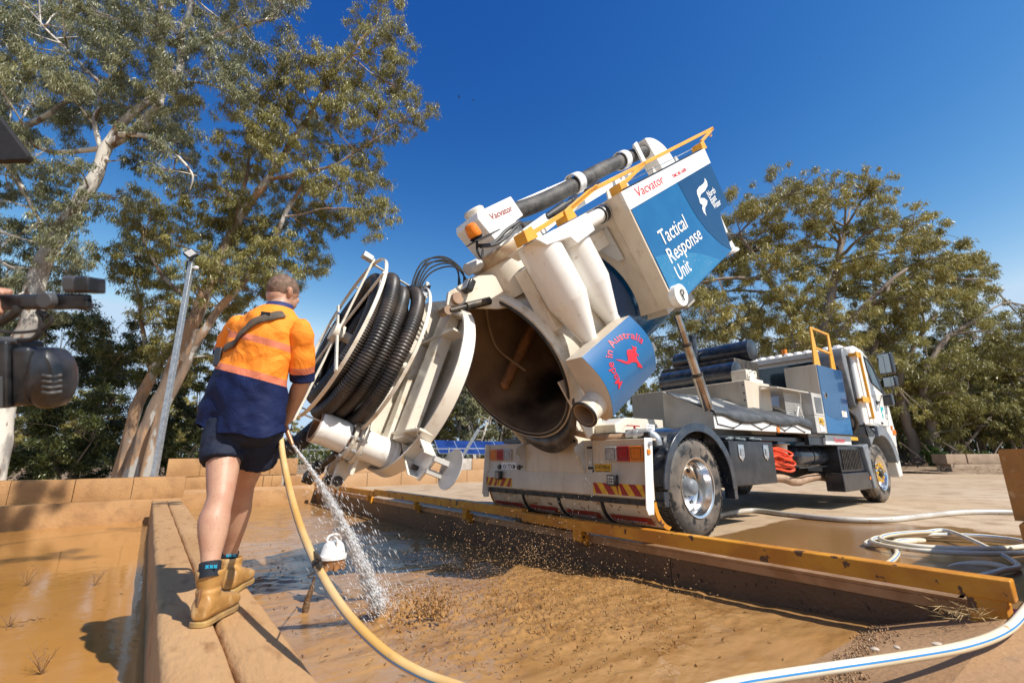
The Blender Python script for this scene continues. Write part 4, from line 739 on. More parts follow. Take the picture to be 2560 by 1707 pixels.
m = tb_(); m.lathe((.88, TY-.26, 2.585), (1.45, TY-.26, 2.63), [(0, .04), (.40, .055), (.42, .03), (.60, .03)], 20); m.build('boom_ram', rubber, truck); m = tb_(); m.cyl((1.43, TY-.26, 2.63), (1.62, TY-.22, 2.66), .035, n=14); m.build('boom_ram_rod', black, truck); m = tb_(); m.cyl((1.9, TY-.2, 2.66), (2.35, TY-.1, 2.70), .035, .05, n=14); m.build('boom_ram_rod', black, truck)
# yellow roof rails
def tbar(m, pts, w_=.03, h=.045):
    for a, b in zip(pts[:-1], pts[1:]): m.bar(a, b, w_, h, up=(0, 0, 1))
YR = .10
m = tb_(); tbar(m, [(-.24, YR+.05, 2.46), (.42, YR, 2.50), (.95, YR, 2.585), (4.55, YR, 2.635)]); tbar(m, [(.50, YR, 2.50), (1.12, YR, 2.60)]); tbar(m, [(1.62, YR, 2.495), (2.25, YR, 2.605)]); tbar(m, [(3.98, YR, 2.53), (4.55, YR, 2.635)])
for a in (-.27, .38, 1.48, 3.86):
    m.prism([(a, 2.41), (a+.16, 2.41), (a+.14, 2.53), (a+.02, 2.52)], 'y', YR-.03, YR+.13)
m.build('roof_rail', yellow, truck, bevel=.004)
m = tb_(); m.tube([(4.38+.04*cos(t), YR, 2.57+.035*sin(t)) for t in np.linspace(pi, 2*pi, 9)], .007, 6); m.build('rail_hook', yellow, truck)
m = tb_(); m.cyl((1.65, YR+.1, 2.50), (3.9, YR+.1, 2.50), .006, n=6); m.build('safety_cable', steel, truck)
for a in (1.75, 2.2, 3.0, 3.75):
    m = tb_(); m.prism([(a, 2.425), (a+.12, 2.425), (a+.08, 2.53), (a+.04, 2.53)], 'y', .45, .47); m.build('roof_lug', cream, truck)
m = tb_(); m.prism([(2.15, 2.425), (2.42, 2.425), (2.32, 2.62), (2.22, 2.62)], 'y', .55, .60); m.build('boom_rest', whitep, truck)
# front vent pipe
m = tb_(); m.cyl((3.80, .28, 1.52), (3.80, .28, .96), .075, n=24); vp = m.build('vent_pipe', whitep, truck)
m = tb_(); m.lathe((3.80, .28, 1.16), (3.80, .28, 1.02), [(0, .08), (.02, .09), (.12, .09), (.14, .08)], 24); m.build('coupling', rubber, vp); m = tb_(); m.lathe((3.80, .28, .98), (3.80, .28, .84), [(0, .076), (.08, .08), (.11, .12), (.14, .125)], 24); m.box(3.45, 3.78, .2, .36, .93, 1.0); m.build('vent_flare', whitep, vp)
# ================= arms and open rear door
for y in (.88, 1.92):
    m = MB(); m.prism([(-2.62, 2.28), (-2.60, 2.42), (-2.45, 2.54), (-2.30, 2.66), (-2.02, 2.74), (-1.88, 2.60), (-1.80, 2.42), (-2.0, 2.36), (-2.25, 2.32)], 'y', y-.02, y+.02); ha = m.build('hinge_arm', cream, truck, bevel=.006)
    m = MB(); m.cyl((-2.52, y-.07, 2.36), (-2.52, y+.07, 2.36), .06, n=20); m.cyl((-2.62, y-.06, 2.22), (-2.62, y+.06, 2.22), .045, n=20); m.build('hinge_pin', exh, ha)
    m = MB(); m.lathe((-2.60, y-.05, 2.22), (-2.12, y-.05, 2.42), [(0, .025), (.2, .025), (.2, .042), (.5, .042)], 16); m.build('door_ram', dark, truck)
m = MB(Matrix.Translation((-2.40, .80, 2.50)) @ Matrix.Rotation(radians(20), 4, 'Y')); m.box(-.05, .03, -.06, .06, -.07, .07); fl2 = m.build('flood_lamp', black, truck, bevel=.02, seg=3); m = MB(Matrix.Translation((-2.40, .80, 2.50)) @ Matrix.Rotation(radians(20), 4, 'Y')); m.box(-.056, -.051, -.05, .05, -.06, .06); m.build('lamp_face', clearl, fl2, bevel=.015)
cD, sD = cos(radians(-20)), sin(radians(-20))
DM = Matrix(((-cD, 0, -sD, -2.63), (0, 1, 0, 1.40), (-sD, 0, cD, 1.55), (0, 0, 0, 1)))     # (outward, y, up the door)
def db(): return MB(DM)
m = db(); m.lathe((-.02, 0, 0), (.10, 0, 0), [(0, .86), (0, .93), (.12, .915), (.12, .895), (.0, .86)], 80, cap=False); m.lathe((.0, 0, 0), (-.10, 0, 0), [(0, .87), (.06, .6), (.10, .001)], 60, cap=False); door = m.build('rear_door', cream, truck, recalc=False, smooth=40)
m = db(); rr_ = .90; m.tube([(-.03, rr_*cos(t), rr_*sin(t)) for t in np.linspace(0, 2*pi, 73)[:-1]], .015, 6, closed=True); m.build('door_gasket', rubber, door)
for y0, y1 in ((-.08, .34),):
    pass
for y0, y1, t_ in ((.10, .62, .30), (-.42, -.20, .13)):
    m = db(); m.prism([(y0, -.78 if y0 > 0 else -.60), (y1, -.62), (y1, .80), (y0, .90)], 'x', .0, t_); m.build('door_beam', cream, door, bevel=.012)
for pts_ in ([(-.66, .46), (.1, .44), (.1, .42), (-.66, .44)], [(-.74, -.54), (.1, -.55), (.1, -.57), (-.74, -.56)]):
    m = db(); m.prism(pts_, 'x', .0, .14); m.build('door_rib', cream, door)
m = db(); m.prism([(-.16, -.62), (-.02, -.62), (.02, .40), (-.05, .40)], 'x', .0, .16); m.prism([(-.62, .62), (-.12, .80), (-.14, .83), (-.64, .65)], 'x', .0, .12); m.build('door_stiffener', cream, door, bevel=.006)
m = db(); m.prism([(.02, 1.12), (.10, .98), (.0, -.98), (-.10, -1.02), (-.10, .95)], 'x', .30, .34); m.build('lift_arm', cream, door, bevel=.006)
m = db(); m.tube(pathlerp([(.33, -.10, 1.02), (.36, -.12, .6), (.36, -.10, .2), (.40, .0, -.1), (.42, .05, -.4)], 8), .018, 8); m.tube(pathlerp([(.35, -.06, 1.02), (.38, -.07, .6), (.38, -.05, .2), (.42, .04, -.1), (.44, .1, -.4)], 8), .018, 8); m.build('hydraulic_line', rubber, door)
for b in (.86, .18): m = db(); m.box(.33, .40, -.15, -.02, b, b+.05); m.build('line_clamp', steel, door)
m = MB(); 
for k in range(6):
    y = .95+.02*k; e = .035*((k*37) % 7-3)/3; m.tube(pathlerp([(-2.28-.02*k, y, 2.56), (-2.40+e, y, 2.72+.012*k), (-2.56, y+.02, 2.77+.018*k+e), (-2.72-.01*k, y+.06, 2.68+.02*k+e), (-2.80-.012*k, y+.1, 2.50), (-2.78+e*.5, y+.12, 2.32)], 8), .0085, 6)
m.build('hydraulic_hose_loop', rubber, truck)
m = db(); m.cyl((.30, .28, -.42), (.36, .28, -.42), .05, n=18); m.cyl((.34, .28, -.42), (.38, .28, -.42), .03, n=10); m.build('beam_knob', cream, door)
m = db(); m.prism([(.02, .02), (.16, .05), (.14, -.18), (.10, -.24), (.0, -.06)], 'x', .30, .36); m.build('beam_bracket', cream, door, bevel=.01)
# outlet pipe with butterfly valve
PYc, PBc = -.10, -.74
m = db(); m.lathe((.02, PYc, PBc), (.42, PYc, PBc), [(0, .15), (.03, .15), (.05, .135), (.36, .135)], 40, cap=False); op = m.build('outlet_pipe', whitep, truck, recalc=False)
m = db(); m.lathe((.37, PYc, PBc), (.50, PYc, PBc), [(0, .135), (0, .195), (.035, .195), (.035, .17), (.09, .17), (.09, .195), (.12, .195), (.12, .135)], 40, cap=False); vf = m.build('valve_flange', M('chipped_flange', (.62, .56, .46), .45, c2=(.16, .11, .07), sc=10, fac=(.48, .62)), op, recalc=False, smooth=30)
m = db(); [m.cyl((.355, PYc+.172*cos(t), PBc+.172*sin(t)), (.51, PYc+.172*cos(t), PBc+.172*sin(t)), .013, n=6) for t in np.linspace(0, 2*pi, 11)[:-1]]; m.build('bolt', steel, op)
m = db(); m.lathe((.50, PYc, PBc), (.78, PYc, PBc), [(0, .14), (.20, .135), (.22, .145), (.27, .145), (.28, .12)], 40, cap=False); m.build('pipe_mouth', whitep, op, recalc=False); m = db(); m.lathe((.785, PYc, PBc), (.4, PYc, PBc), [(0, .146), (0, .118), (.3, .118), (.3, .001)], 40, cap=False); m.build('mouth_lining', rust, op, recalc=False)
m = db(); m.box(.40, .52, PYc+.02, PYc+.16, PBc+.15, PBc+.36); m.cyl((.46, PYc+.09, PBc+.3), (.46, PYc+.09, PBc+.52), .05, n=14); m.build('valve_actuator', greycream, op, bevel=.01)
m = db(); m.bar((.62, PYc+.12, PBc+.12), (.42, PYc-.10, PBc+.30), .03, .045); m.build('valve_handle', black, op, bevel=.01)
# lower hooks with pin, forks
for y in (.10, .34):
    m = db(); m.prism([(.10, -.62), (.34, -.62), (.42, -.95), (.40, -1.14), (.32, -1.16), (.28, -1.02), (.10, -.85)], 'y', y-.02, y+.02); hk = m.build('locking_hook', cream, truck, bevel=.01)
    m = db(); m.cyl((.36, y-.05, -1.09), (.36, y+.05, -1.09), .045, n=20); m.cyl((.36, y-.06, -1.09), (.36, y+.06, -1.09), .028, n=6); m.build('hook_pin', dark, hk)
m = db(); m.bar((.50, PYc+.05, PBc-.15), (.50, .36, -1.04), .05, .05); m.bar((.50, .28, -1.0), (.50, .52, -1.14), .10, .09); m.build('clevis_rod', dark, truck, bevel=.01)
# rubber stop disc on its V bracket
m = db(); m.prism([(-.34, -.64), (-.52, -.50), (-.86, -.72), (-.90, -.78), (-.74, -.94), (-.70, -.92)], 'x', -.02, .0); m.prism([(-.52, -.50), (-.86, -.72), (-.86, -.735), (-.52, -.52)], 'x', -.0, .09); m.prism([(-.34, -.64), (-.70, -.92), (-.72, -.92), (-.35, -.66)], 'x', -.0, .09); vb = m.build('stop_bracket', cream, truck)
m = db(); m.cyl((-.12, -.98, -.80), (-.128, -.98, -.80), .165, n=40); m.box(-.12, .02, -.94, -.90, -.78, -.74); m.box(-.12, .02, -.88, -.84, -.88, -.84); m.build('stop_disc', greycream, truck); m = db(); [m.cyl((-.03, y, b), (.06, y, b), .02, n=6) for y, b in ((-.62, -.62), (-.70, -.66), (-.66, -.84), (-.56, -.70))]; m.build('bolt', dark, vb)
# ================= hose rack on the door
RC = .12
def hoop(c, r, w_=.03, t_=.012, name='rack_hoop', a0=0, a1=2*pi, n=60, sb=1.0, par=truck):
    m = db(); V_ = []; full = abs(a1-a0-2*pi) < 1e-6; k = n if full else n+1
    for i in range(k):
        th = a0+(a1-a0)*i/n; cs, sn = cos(th), sin(th)
        for dc, dr_ in ((-w_/2, 0), (w_/2, 0), (w_/2, t_), (-w_/2, t_)): V_.append((c+dc, (r+dr_)*cs, RC+(r+dr_)*sn*sb))
    m.add(V_, [(i*4+j, i*4+(j+1) % 4, ((i+1) % k)*4+(j+1) % 4, ((i+1) % k)*4+j) for i in range(k if full else n) for j in range(4)]); return m.build(name, cream, par, smooth=30)
rack = hoop(.92, .79, sb=1.04); hoop(.44, .77, name='rack_hoop', sb=1.04)
m = db()
for th in (90, 58, 20, 262, 305, 340):
    c_, s_ = .79*cos(radians(th)), .79*1.04*sin(radians(th))+RC; m.bar((.44, c_, s_), (.92, c_, s_), .03, .012)
for th in (90, 35, 150): m.bar((.94, 0, RC+.0), (.94, .80*cos(radians(th)), RC+.88*sin(radians(th))), .03, .02, up=(1, 0, 0))
for th in (215, 270, 325): m.bar((.94, 0, RC+.0), (.94, .80*cos(radians(th)), RC+.88*sin(radians(th))), .03, .02, up=(1, 0, 0))
m.build('rack_bar', cream, rack, bevel=.003)
m = db(); m.cyl((.0, 0, RC), (.98, 0, RC), .05, n=18); m.cyl((.90, 0, RC), (.99, 0, RC), .09, n=18); m.build('reel_hub', cream, rack)
m = db(); m.box(.95, 1.06, -.04, .04, RC+.83, RC+.89); m.build('rack_camera', steel, rack, bevel=.008)
def coil(c, r, ph, turns=1.0, sb=1.14, rt=.069, dc=0, off=(0, 0)):
    path = []; nseg = 620; cr = []
    for i in range(nseg):
        th = ph+2*pi*turns*i/nseg; wv = .012*sin(th*3+c*9)
        path.append((c+dc*i/nseg+wv, off[0]+(r+wv)*cos(th), RC+off[1]+(r+wv)*sb*sin(th))); cr.append(rt*(1.0 if (i % 4) < 2 else .885))
    m = db(); m.tube(path, cr, 14); return m.build('coiled_hose', corr, truck, smooth=60)
for c, r, ph in ((.50, .635, .3), (.63, .58, 1.9), (.755, .62, .9), (.86, .54, 2.5), (.57, .47, 1.2), (.72, .44, .2)): coil(c, r, ph)
m = db(); path = pathlerp([(.60, .40, -.55), (.72, .35, -.80), (.80, .25, -.92), (.9, .30, -1.0), (1.0, .5, -1.02), (1.05, .75, -.9)], 40); m.tube(path, [.075*(1 if (i % 4) < 2 else .89) for i in range(len(path))], 14); m.build('hose_tail', corr, truck, smooth=60)
# pipe cap hanging on its chain from the outlet
cap = empty_frame('pipe_cap', 'white domed pipe cap with brown underside hanging on a chain above the mud', 'pipe cap')
CX, CYY = -3.32, 1.50; CS = Matrix.Translation((CX, CYY, .20)) @ Matrix.Scale(.78, 4) @ Matrix.Translation((-CX, -CYY, -.23))
m = MB(CS); m.lathe((CX, CYY, .16), (CX, CYY, -.02), [(0, .02), (.0, .07), (.03, .10), (.06, .115), (.13, .13), (.15, .15), (.18, .15)], 30); cpo = m.build('dome', whitep, cap); m = MB(CS); m.lathe((CX, CYY, -.02), (CX, CYY, -.12), [(0, .14), (.05, .13), (.10, .12)], 30); [m.cyl((CX+.125*cos(t), CYY+.125*sin(t), -.08), (CX+.125*cos(t), CYY+.125*sin(t), -.13), .025, n=8) for t in np.linspace(0, 2*pi, 9)[:-1]]; m.build('threaded_collar', rust, cap)
m = MB(CS); m.tube(pathlerp([(CX-.07, CYY, .12), (CX-.07, CYY, .20), (CX, CYY, .23), (CX+.07, CYY, .20), (CX+.07, CYY, .12)], 5), .012, 8); m.tube(pathlerp([(CX, CYY-.10, .10), (CX, CYY-.11, .19), (CX, CYY+.11, .19), (CX, CYY+.10, .10)], 5), .011, 8); m.build('cap_handle', whitep, cap)
m = MB(); z = .20; k = 0
while z < .95:
    a_ = (1, 0) if k % 2 else (0, 1); m.tube([(CX+a_[0]*.009*sin(t), CYY+a_[1]*.009*sin(t), z+.02+.022*cos(t)) for t in np.linspace(0, 2*pi, 11)[:-1]], .0032, 5, closed=True); z += .035; k += 1
m.build('chain', steel, cap)
# ================================================================ TREES
def leafmat(name, cols, trans=.3):
    m = bpy.data.materials.new(name); m.use_nodes = True; n = m.node_tree.nodes; l = m.node_tree.links; p = n['Principled BSDF']; p.inputs['Roughness'].default_value = .42; p.inputs['Specular IOR Level'].default_value = .55
    g = n.new('ShaderNodeNewGeometry'); tc = n.new('ShaderNodeTexCoord'); nz = n.new('ShaderNodeTexNoise'); nz.inputs['Scale'].default_value = .55; nz.inputs['Detail'].default_value = 2; l.new(tc.outputs['Object'], nz.inputs[0])
    a = n.new('ShaderNodeMath'); a.operation = 'MULTIPLY_ADD'; l.new(g.outputs['Random Per Island'], a.inputs[0]); a.inputs[1].default_value = .62; 
    b = n.new('ShaderNodeMapRange'); b.inputs[1].default_value = .3; b.inputs[2].default_value = .7; b.inputs[3].default_value = 0; b.inputs[4].default_value = .42; l.new(nz.outputs[0], b.inputs[0]); l.new(b.outputs[0], a.inputs[2])
    r = n.new('ShaderNodeValToRGB'); l.new(a.outputs[0], r.inputs[0]); e = r.color_ramp.elements; k = len(cols)
    e[0].position = 0; e[0].color = (*cols[0], 1); e[1].position = 1; e[1].color = (*cols[-1], 1)
    for i in range(1, k-1): q = e.new(i/(k-1)); q.color = (*cols[i], 1)
    l.new(r.outputs[0], p.inputs['Base Color']); t = n.new('ShaderNodeBsdfTranslucent'); l.new(r.outputs[0], t.inputs[0]); mx = n.new('ShaderNodeMixShader'); mx.inputs[0].default_value = trans
    l.new(p.outputs[0], mx.inputs[1]); l.new(t.outputs[0], mx.inputs[2]); l.new(mx.outputs[0], n['Material Output'].inputs[0]); return m
lfA = leafmat('gum_leaf_grey_green', [(.06, .066, .024), (.12, .13, .052), (.21, .215, .105), (.34, .34, .20), (.40, .34, .08)])
lfB = leafmat('gum_leaf_olive', [(.07, .072, .02), (.16, .15, .042), (.28, .25, .06), (.38, .35, .14), (.54, .43, .05)])
lfD = leafmat('dark_bush_leaf', [(.03, .04, .011), (.06, .078, .02), (.11, .125, .032), (.20, .20, .06)], .2)
lfR = leafmat('gum_leaf_bronze', [(.09, .083, .022), (.20, .175, .046), (.34, .285, .062), (.40, .35, .13), (.58, .44, .055)])
barkA = M('pale_gum_bark', (.60, .55, .47), .7, c2=(.28, .25, .22), sc=2.6, fac=(.47, .55), c3=(.17, .10, .06), sc3=4.2, fac3=(.57, .61), bump=(9, .5, .03), stretch=(1, 1, .35))
barkB = M('peeling_brown_bark', (.20, .14, .10), .85, c2=(.38, .23, .13), sc=2.2, fac=(.47, .55), c3=(.40, .37, .33), sc3=3.2, fac3=(.54, .58), bump=(10, .7, .04), stretch=(1, 1, .3))
barkR = M('grey_brown_bark', (.20, .15, .11), .85, c2=(.30, .24, .19), sc=1.5, fac=(.4, .65), bump=(8, .6, .03), stretch=(1, 1, .3))
def leaves(name, clumps, per, L, W, mat, parent, spread=.34, droop=1.1, seed=1, cat=None):
    r = np.random.default_rng(seed); C = np.array([c[:3] for c in clumps]); S = np.array([c[3] for c in clumps])
    wts = S**2; n = int(per*1000) if per < 1000 and parent is not None and len(C) > 40 else int(per*len(C)) if per < 1000 else int(per); idx = r.choice(len(C), n, p=wts/wts.sum())
    c = C[idx]+r.normal(0, 1, (n, 3))*S[idx][:, None]*np.array([spread, spread, spread*.8])
    d = r.normal(0, .75, (n, 3)); d[:, 2] -= droop; d /= np.linalg.norm(d, axis=1)[:, None]
    w_ = np.cross(d, r.normal(0, 1, (n, 3))); w_ /= np.linalg.norm(w_, axis=1)[:, None]
    l_ = L*r.uniform(.6, 1.25, n)[:, None]; ww = W*r.uniform(.7, 1.2, n)[:, None]
    V = np.stack([c, c+d*l_*.42+w_*ww, c+d*l_, c+d*l_*.42-w_*ww], 1).reshape(-1, 3)
    me = bpy.data.meshes.new(name); me.vertices.add(4*n); me.vertices.foreach_set('co', V.ravel().astype(np.float32)); me.loops.add(4*n); me.loops.foreach_set('vertex_index', np.arange(4*n, dtype=np.int32))
    me.polygons.add(n); me.polygons.foreach_set('loop_start', np.arange(0, 4*n, 4, dtype=np.int32)); me.update(calc_edges=True); me.materials.append(mat)
    o = bpy.data.objects.new(name, me); COL.objects.link(o); o.parent = parent; return o
def wig(path, n, amp, seed):
    P = pathlerp(path, n); return [p+Vector((noise.noise(p*1.1+Vector((seed, 0, 0))), noise.noise(p*1.1+Vector((0, seed, 0))), noise.noise(p*1.3+Vector((0, 0, seed)))))*amp for p in P]
def tree(name, label, trunks, blobs, per, L, W, leafm, bark, base, group=None, sub=14, seed=1, spread=.34, droop=1.1, limb=.035, cat='tree'):
    """trunks: list of (points, r0, r1), world coordinates"""
    rr = random.Random(seed); root = thing(name, label, cat, base, 0, group); o0 = Vector(base); nodes = []
    tm = MB(); lm = MB()
    for k, (pts, r0, r1) in enumerate(trunks):
        P = wig([Vector(p)-o0 for p in pts], 7, .05+.1*r0, seed+k); n = len(P)
        (tm if k < 2 else lm).tube(P, [r0+(r1-r0)*(i/(n-1))**.9+.12*r0*noise.noise(P[i]*2) for i in range(n)], 12 if r0 > .1 else 7)
        nodes += [(p, r0+(r1-r0)*i/(n-1)) for i, p in enumerate(P) if i > n*.35 or k > 0]
    clumps = []; tw2 = MB()
    for bx, by, bz, br_ in blobs:
        b = Vector((bx, by, bz))-o0; best = min(nodes, key=lambda q: (q[0]-b).length*(1 if q[0].z < b.z+.2 else 1.5)); q = best[0]; d = b-q
        mid = q+d*.5+Vector((rr.uniform(-.12, .12), rr.uniform(-.12, .12), .05*d.length+rr.uniform(-.1, .1)))*d.length*.6
        P = wig([q, mid, b], 5, .10, rr.random()*9); r0 = min(best[1]*.6, limb*(.6+d.length*.25)); n = len(P)
        lm.tube(P, [r0+(.35*limb-r0)*i/(n-1) if r0 > .35*limb else r0 for i in range(n)], 5)
        for s_ in range(sub):
            u = Vector((rr.gauss(0, 1), rr.gauss(0, 1), rr.gauss(0, .85))); u = u.normalized()*br_*rr.random()**.5*1.45; c = b+u
            clumps.append((c.x, c.y, c.z, br_*rr.uniform(.18, .46)))
            if s_ % 2 == 0: tw2.tube([P[rr.randrange(n//2, n)], b+u*.5+Vector((0, 0, .05)), c], [.30*limb, .22*limb, .1*limb], 4)
    tk_ = tm.build('trunk', bark, root, smooth=60, recalc=False); lm.build('limbs', bark, root, smooth=60, recalc=False); tw2.build('twigs', bark, root, recalc=False, smooth=0)
    leaves('crown', clumps, per, L, W, leafm, root, spread, droop, seed); return root
# --- big pale leaning gum, left
TA = [([(-11.339,10.5,0.369),(-11.516,10.5,2.363),(-11.434,10.5,3.853),(-11.427,10.5,5.563),(-11.02,10.5,6.853),(-10.68,10.5,7.837),(-10.47,10.5,8.731),(-10.369,10.5,9.258)], .23, .12),
 ([(-10.426,10.5,8.796),(-9.959,10.5,9.214),(-9.528,10.5,9.815),(-9.399,10.5,10.267),(-9.487,10.5,11.113),(-9.863,10.5,12.922),(-10.173,10.5,14.55)], .13, .06), ([(-10.356,10.5,9.191),(-10.001,10.5,9.861),(-9.063,10.5,10.995),(-9.131,10.5,12.056),(-9.114,10.5,13.238),(-9.234,10.5,14.54)], .12, .06), ([(-9.791,10.5,12.511),(-10.678,10.5,13.597),(-11.137,10.5,14.56)], .07, .05),
 ([(-10.431,10.5,8.317),(-11.006,10.5,9.504),(-10.965,10.5,10.034),(-11.295,10.5,10.775)], .07, .03), ([(-12.29,11.5,11.335),(-12.947,11.5,11.113),(-13.579,11.5,10.535),(-14.393,11.5,10.043),(-15.119,11.5,9.659)], .05, .10), ([(-11.0,10.9,9.101),(-11.252,10.9,9.008),(-12.251,10.9,8.896),(-13.193,10.9,9.189),(-13.804,10.9,8.991)], .08, .05),
 ([(-9.969,10.2,8.887),(-9.241,10.2,8.855),(-8.781,10.2,8.57),(-8.288,10.2,8.187),(-7.934,10.2,7.75),(-7.965,10.2,7.336)], .07, .015), ([(-12.28,11.2,6.659),(-13.034,11.2,7.72),(-13.897,11.2,8.895),(-14.592,11.2,9.851)], .04, .06), ([(-10.585,11.0,10.219),(-12.114,11.0,11.698),(-13.729,11.0,13.26)], .07, .03), ([(-8.996,10.4,11.657),(-7.858,10.4,12.382),(-6.457,10.4,12.82)], .05, .02), ([(-9.132,10.2,10.337),(-8.157,10.2,10.464),(-7.191,10.2,10.115)], .05, .015)]
BA = [(-12.44,10.38,11.44,0.47),(-8.19,9.41,10.04,0.39),(-15.05,12.39,15.46,0.74),(-10.37,10.72,10.25,0.58),(-9.88,11.23,14.57,0.48),(-7.5,11.57,12.72,0.63),(-7.51,10.16,10.94,0.4),(-8.68,12.19,13.84,0.47),(-6.41,9.64,12.87,0.45),(-10.33,10.16,10.79,0.58),(-10.08,10.32,12.19,0.61),(-8.71,9.4,11.67,0.41),(-11.03,10.14,13.25,0.44),(-12.69,9.34,10.07,0.44),(-9.53,12.02,14.37,0.55),(-14.98,10.51,13.47,0.56),(-13.13,12.07,10.75,0.58),(-11.78,10.86,12.38,0.46),(-10.27,10.53,14.52,0.46),(-12.49,11.56,11.71,0.58),(-13.56,11.67,13.74,0.45),(-13.82,10.27,12.5,0.42),(-15.06,11.78,14.48,0.49),(-8.49,10.3,10.01,0.43),(-7.53,10.31,12.76,0.39),(-16.36,12.22,16.81,0.6),(-7.1,11.59,14.52,0.6),(-10.76,9.42,11.99,0.41),(-14.9,12.15,11.78,0.72),(-9.04,10.39,12.01,0.46),(-7.26,9.49,12.98,0.46),(-8.82,10.27,14.2,0.54),(-7.26,10.15,10.1,0.53),(-13.56,10.33,11.66,0.61),(-9.42,10.33,10.21,0.39),(-9.56,9.34,12.48,0.36),(-15.16,10.63,14.64,0.41),(-12.91,10.31,10.97,0.4),(-12.16,9.69,13.26,0.44),(-12.12,11.57,13.82,0.58),(-9.79,10.35,11.4,0.57),(-14.49,10.28,11.94,0.59),(-10.18,11.91,10.74,0.61),(-10.66,9.21,9.53,0.46),(-5.59,9.42,13.07,0.45),(-11.61,9.97,13.55,0.42),(-11.94,11.63,10.82,0.49),(-9.51,10.34,9.18,0.47),(-7.56,9.43,10.7,0.37)]
BA2 = [(-12.12,11.94,5.76,0.4),(-12.07,11.48,4.58,0.36),(-12.52,11.14,7.99,0.52),(-15.0,12.33,8.57,0.38),(-10.16,9.41,7.43,0.29),(-13.85,12.19,4.62,0.55),(-10.11,10.56,7.34,0.47),(-10.76,10.39,7.05,0.3),(-13.46,11.65,7.03,0.49),(-14.9,12.1,5.81,0.55),(-14.45,12.37,5.88,0.54),(-12.41,9.88,8.02,0.3),(-11.41,9.5,4.06,0.43),(-13.07,11.88,6.37,0.36),(-14.1,10.81,8.26,0.34),(-12.74,10.12,6.27,0.36),(-10.51,10.16,5.72,0.45),(-13.51,11.2,6.21,0.41),(-12.66,10.75,8.53,0.48),(-13.64,10.63,7.34,0.3),(-11.81,10.79,5.12,0.49),(-11.04,10.27,6.5,0.43)]
BA3 = [(-13.48,10.17,8.91,0.42),(-14.18,10.99,10.05,0.44),(-13.59,10.04,9.66,0.39),(-15.36,11.81,11.56,0.43),(-14.43,11.98,10.22,0.36),(-13.3,10.54,8.95,0.48)]+[(-8.51,9.82,8.15,0.29),(-9.78,10.59,8.44,0.25),(-9.48,10.41,9.0,0.29),(-8.53,10.84,8.55,0.25),(-8.49,9.76,7.57,0.23),(-8.85,10.81,8.04,0.26),(-8.59,10.52,8.88,0.38)]
tree('gum_tree', 'huge pale barked gum leaning right with bare white upper trunk behind the video camera', TA, BA+BA2+BA3, 205, .135, .0095, lfA, barkA, (-11.34,10.5,0), seed=11, sub=28, limb=.026, spread=.42, droop=1.7)
# --- brown peeling gum in the middle left
TB = [([(-10.37,13.0,0.058),(-10.0,13.0,1.901),(-9.539,13.0,3.88),(-9.241,13.0,5.193),(-8.808,13.0,6.639),(-8.504,13.0,7.792),(-7.864,13.0,9.142),(-6.84,13.0,11.204),(-6.022,13.0,13.237),(-4.695,13.0,15.402)], .25, .045), ([(-11.073,13.5,0.03),(-10.966,13.5,1.699),(-10.664,13.5,3.148),(-10.243,13.5,4.066),(-9.808,13.5,4.603)], .18, .10),
 ([(-9.689,12.6,0.08),(-9.444,12.6,1.925),(-9.037,12.6,3.476),(-8.908,12.6,4.35)], .15, .09), ([(-9.134,12.6,3.476),(-8.384,12.6,4.963),(-7.754,12.6,5.844),(-7.07,12.6,7.003),(-6.743,12.6,8.142),(-6.306,12.6,9.025)], .13, .04), ([(-8.504,13.0,7.792),(-8.414,13.0,9.147),(-8.369,13.0,10.405)], .10, .03), ([(-7.392,12.6,9.185),(-5.558,12.6,9.624),(-4.397,12.6,10.389)], .07, .02), ([(-9.384,13.2,5.26),(-10.518,13.2,6.172),(-11.392,13.2,7.33)], .08, .03), ([(-6.84,13.0,11.204),(-7.52,13.0,12.214),(-7.908,13.0,13.08)], .05, .02), ([(-10.655,13.6,3.034),(-11.208,13.6,4.641),(-11.792,13.6,6.342)], .09, .03)]
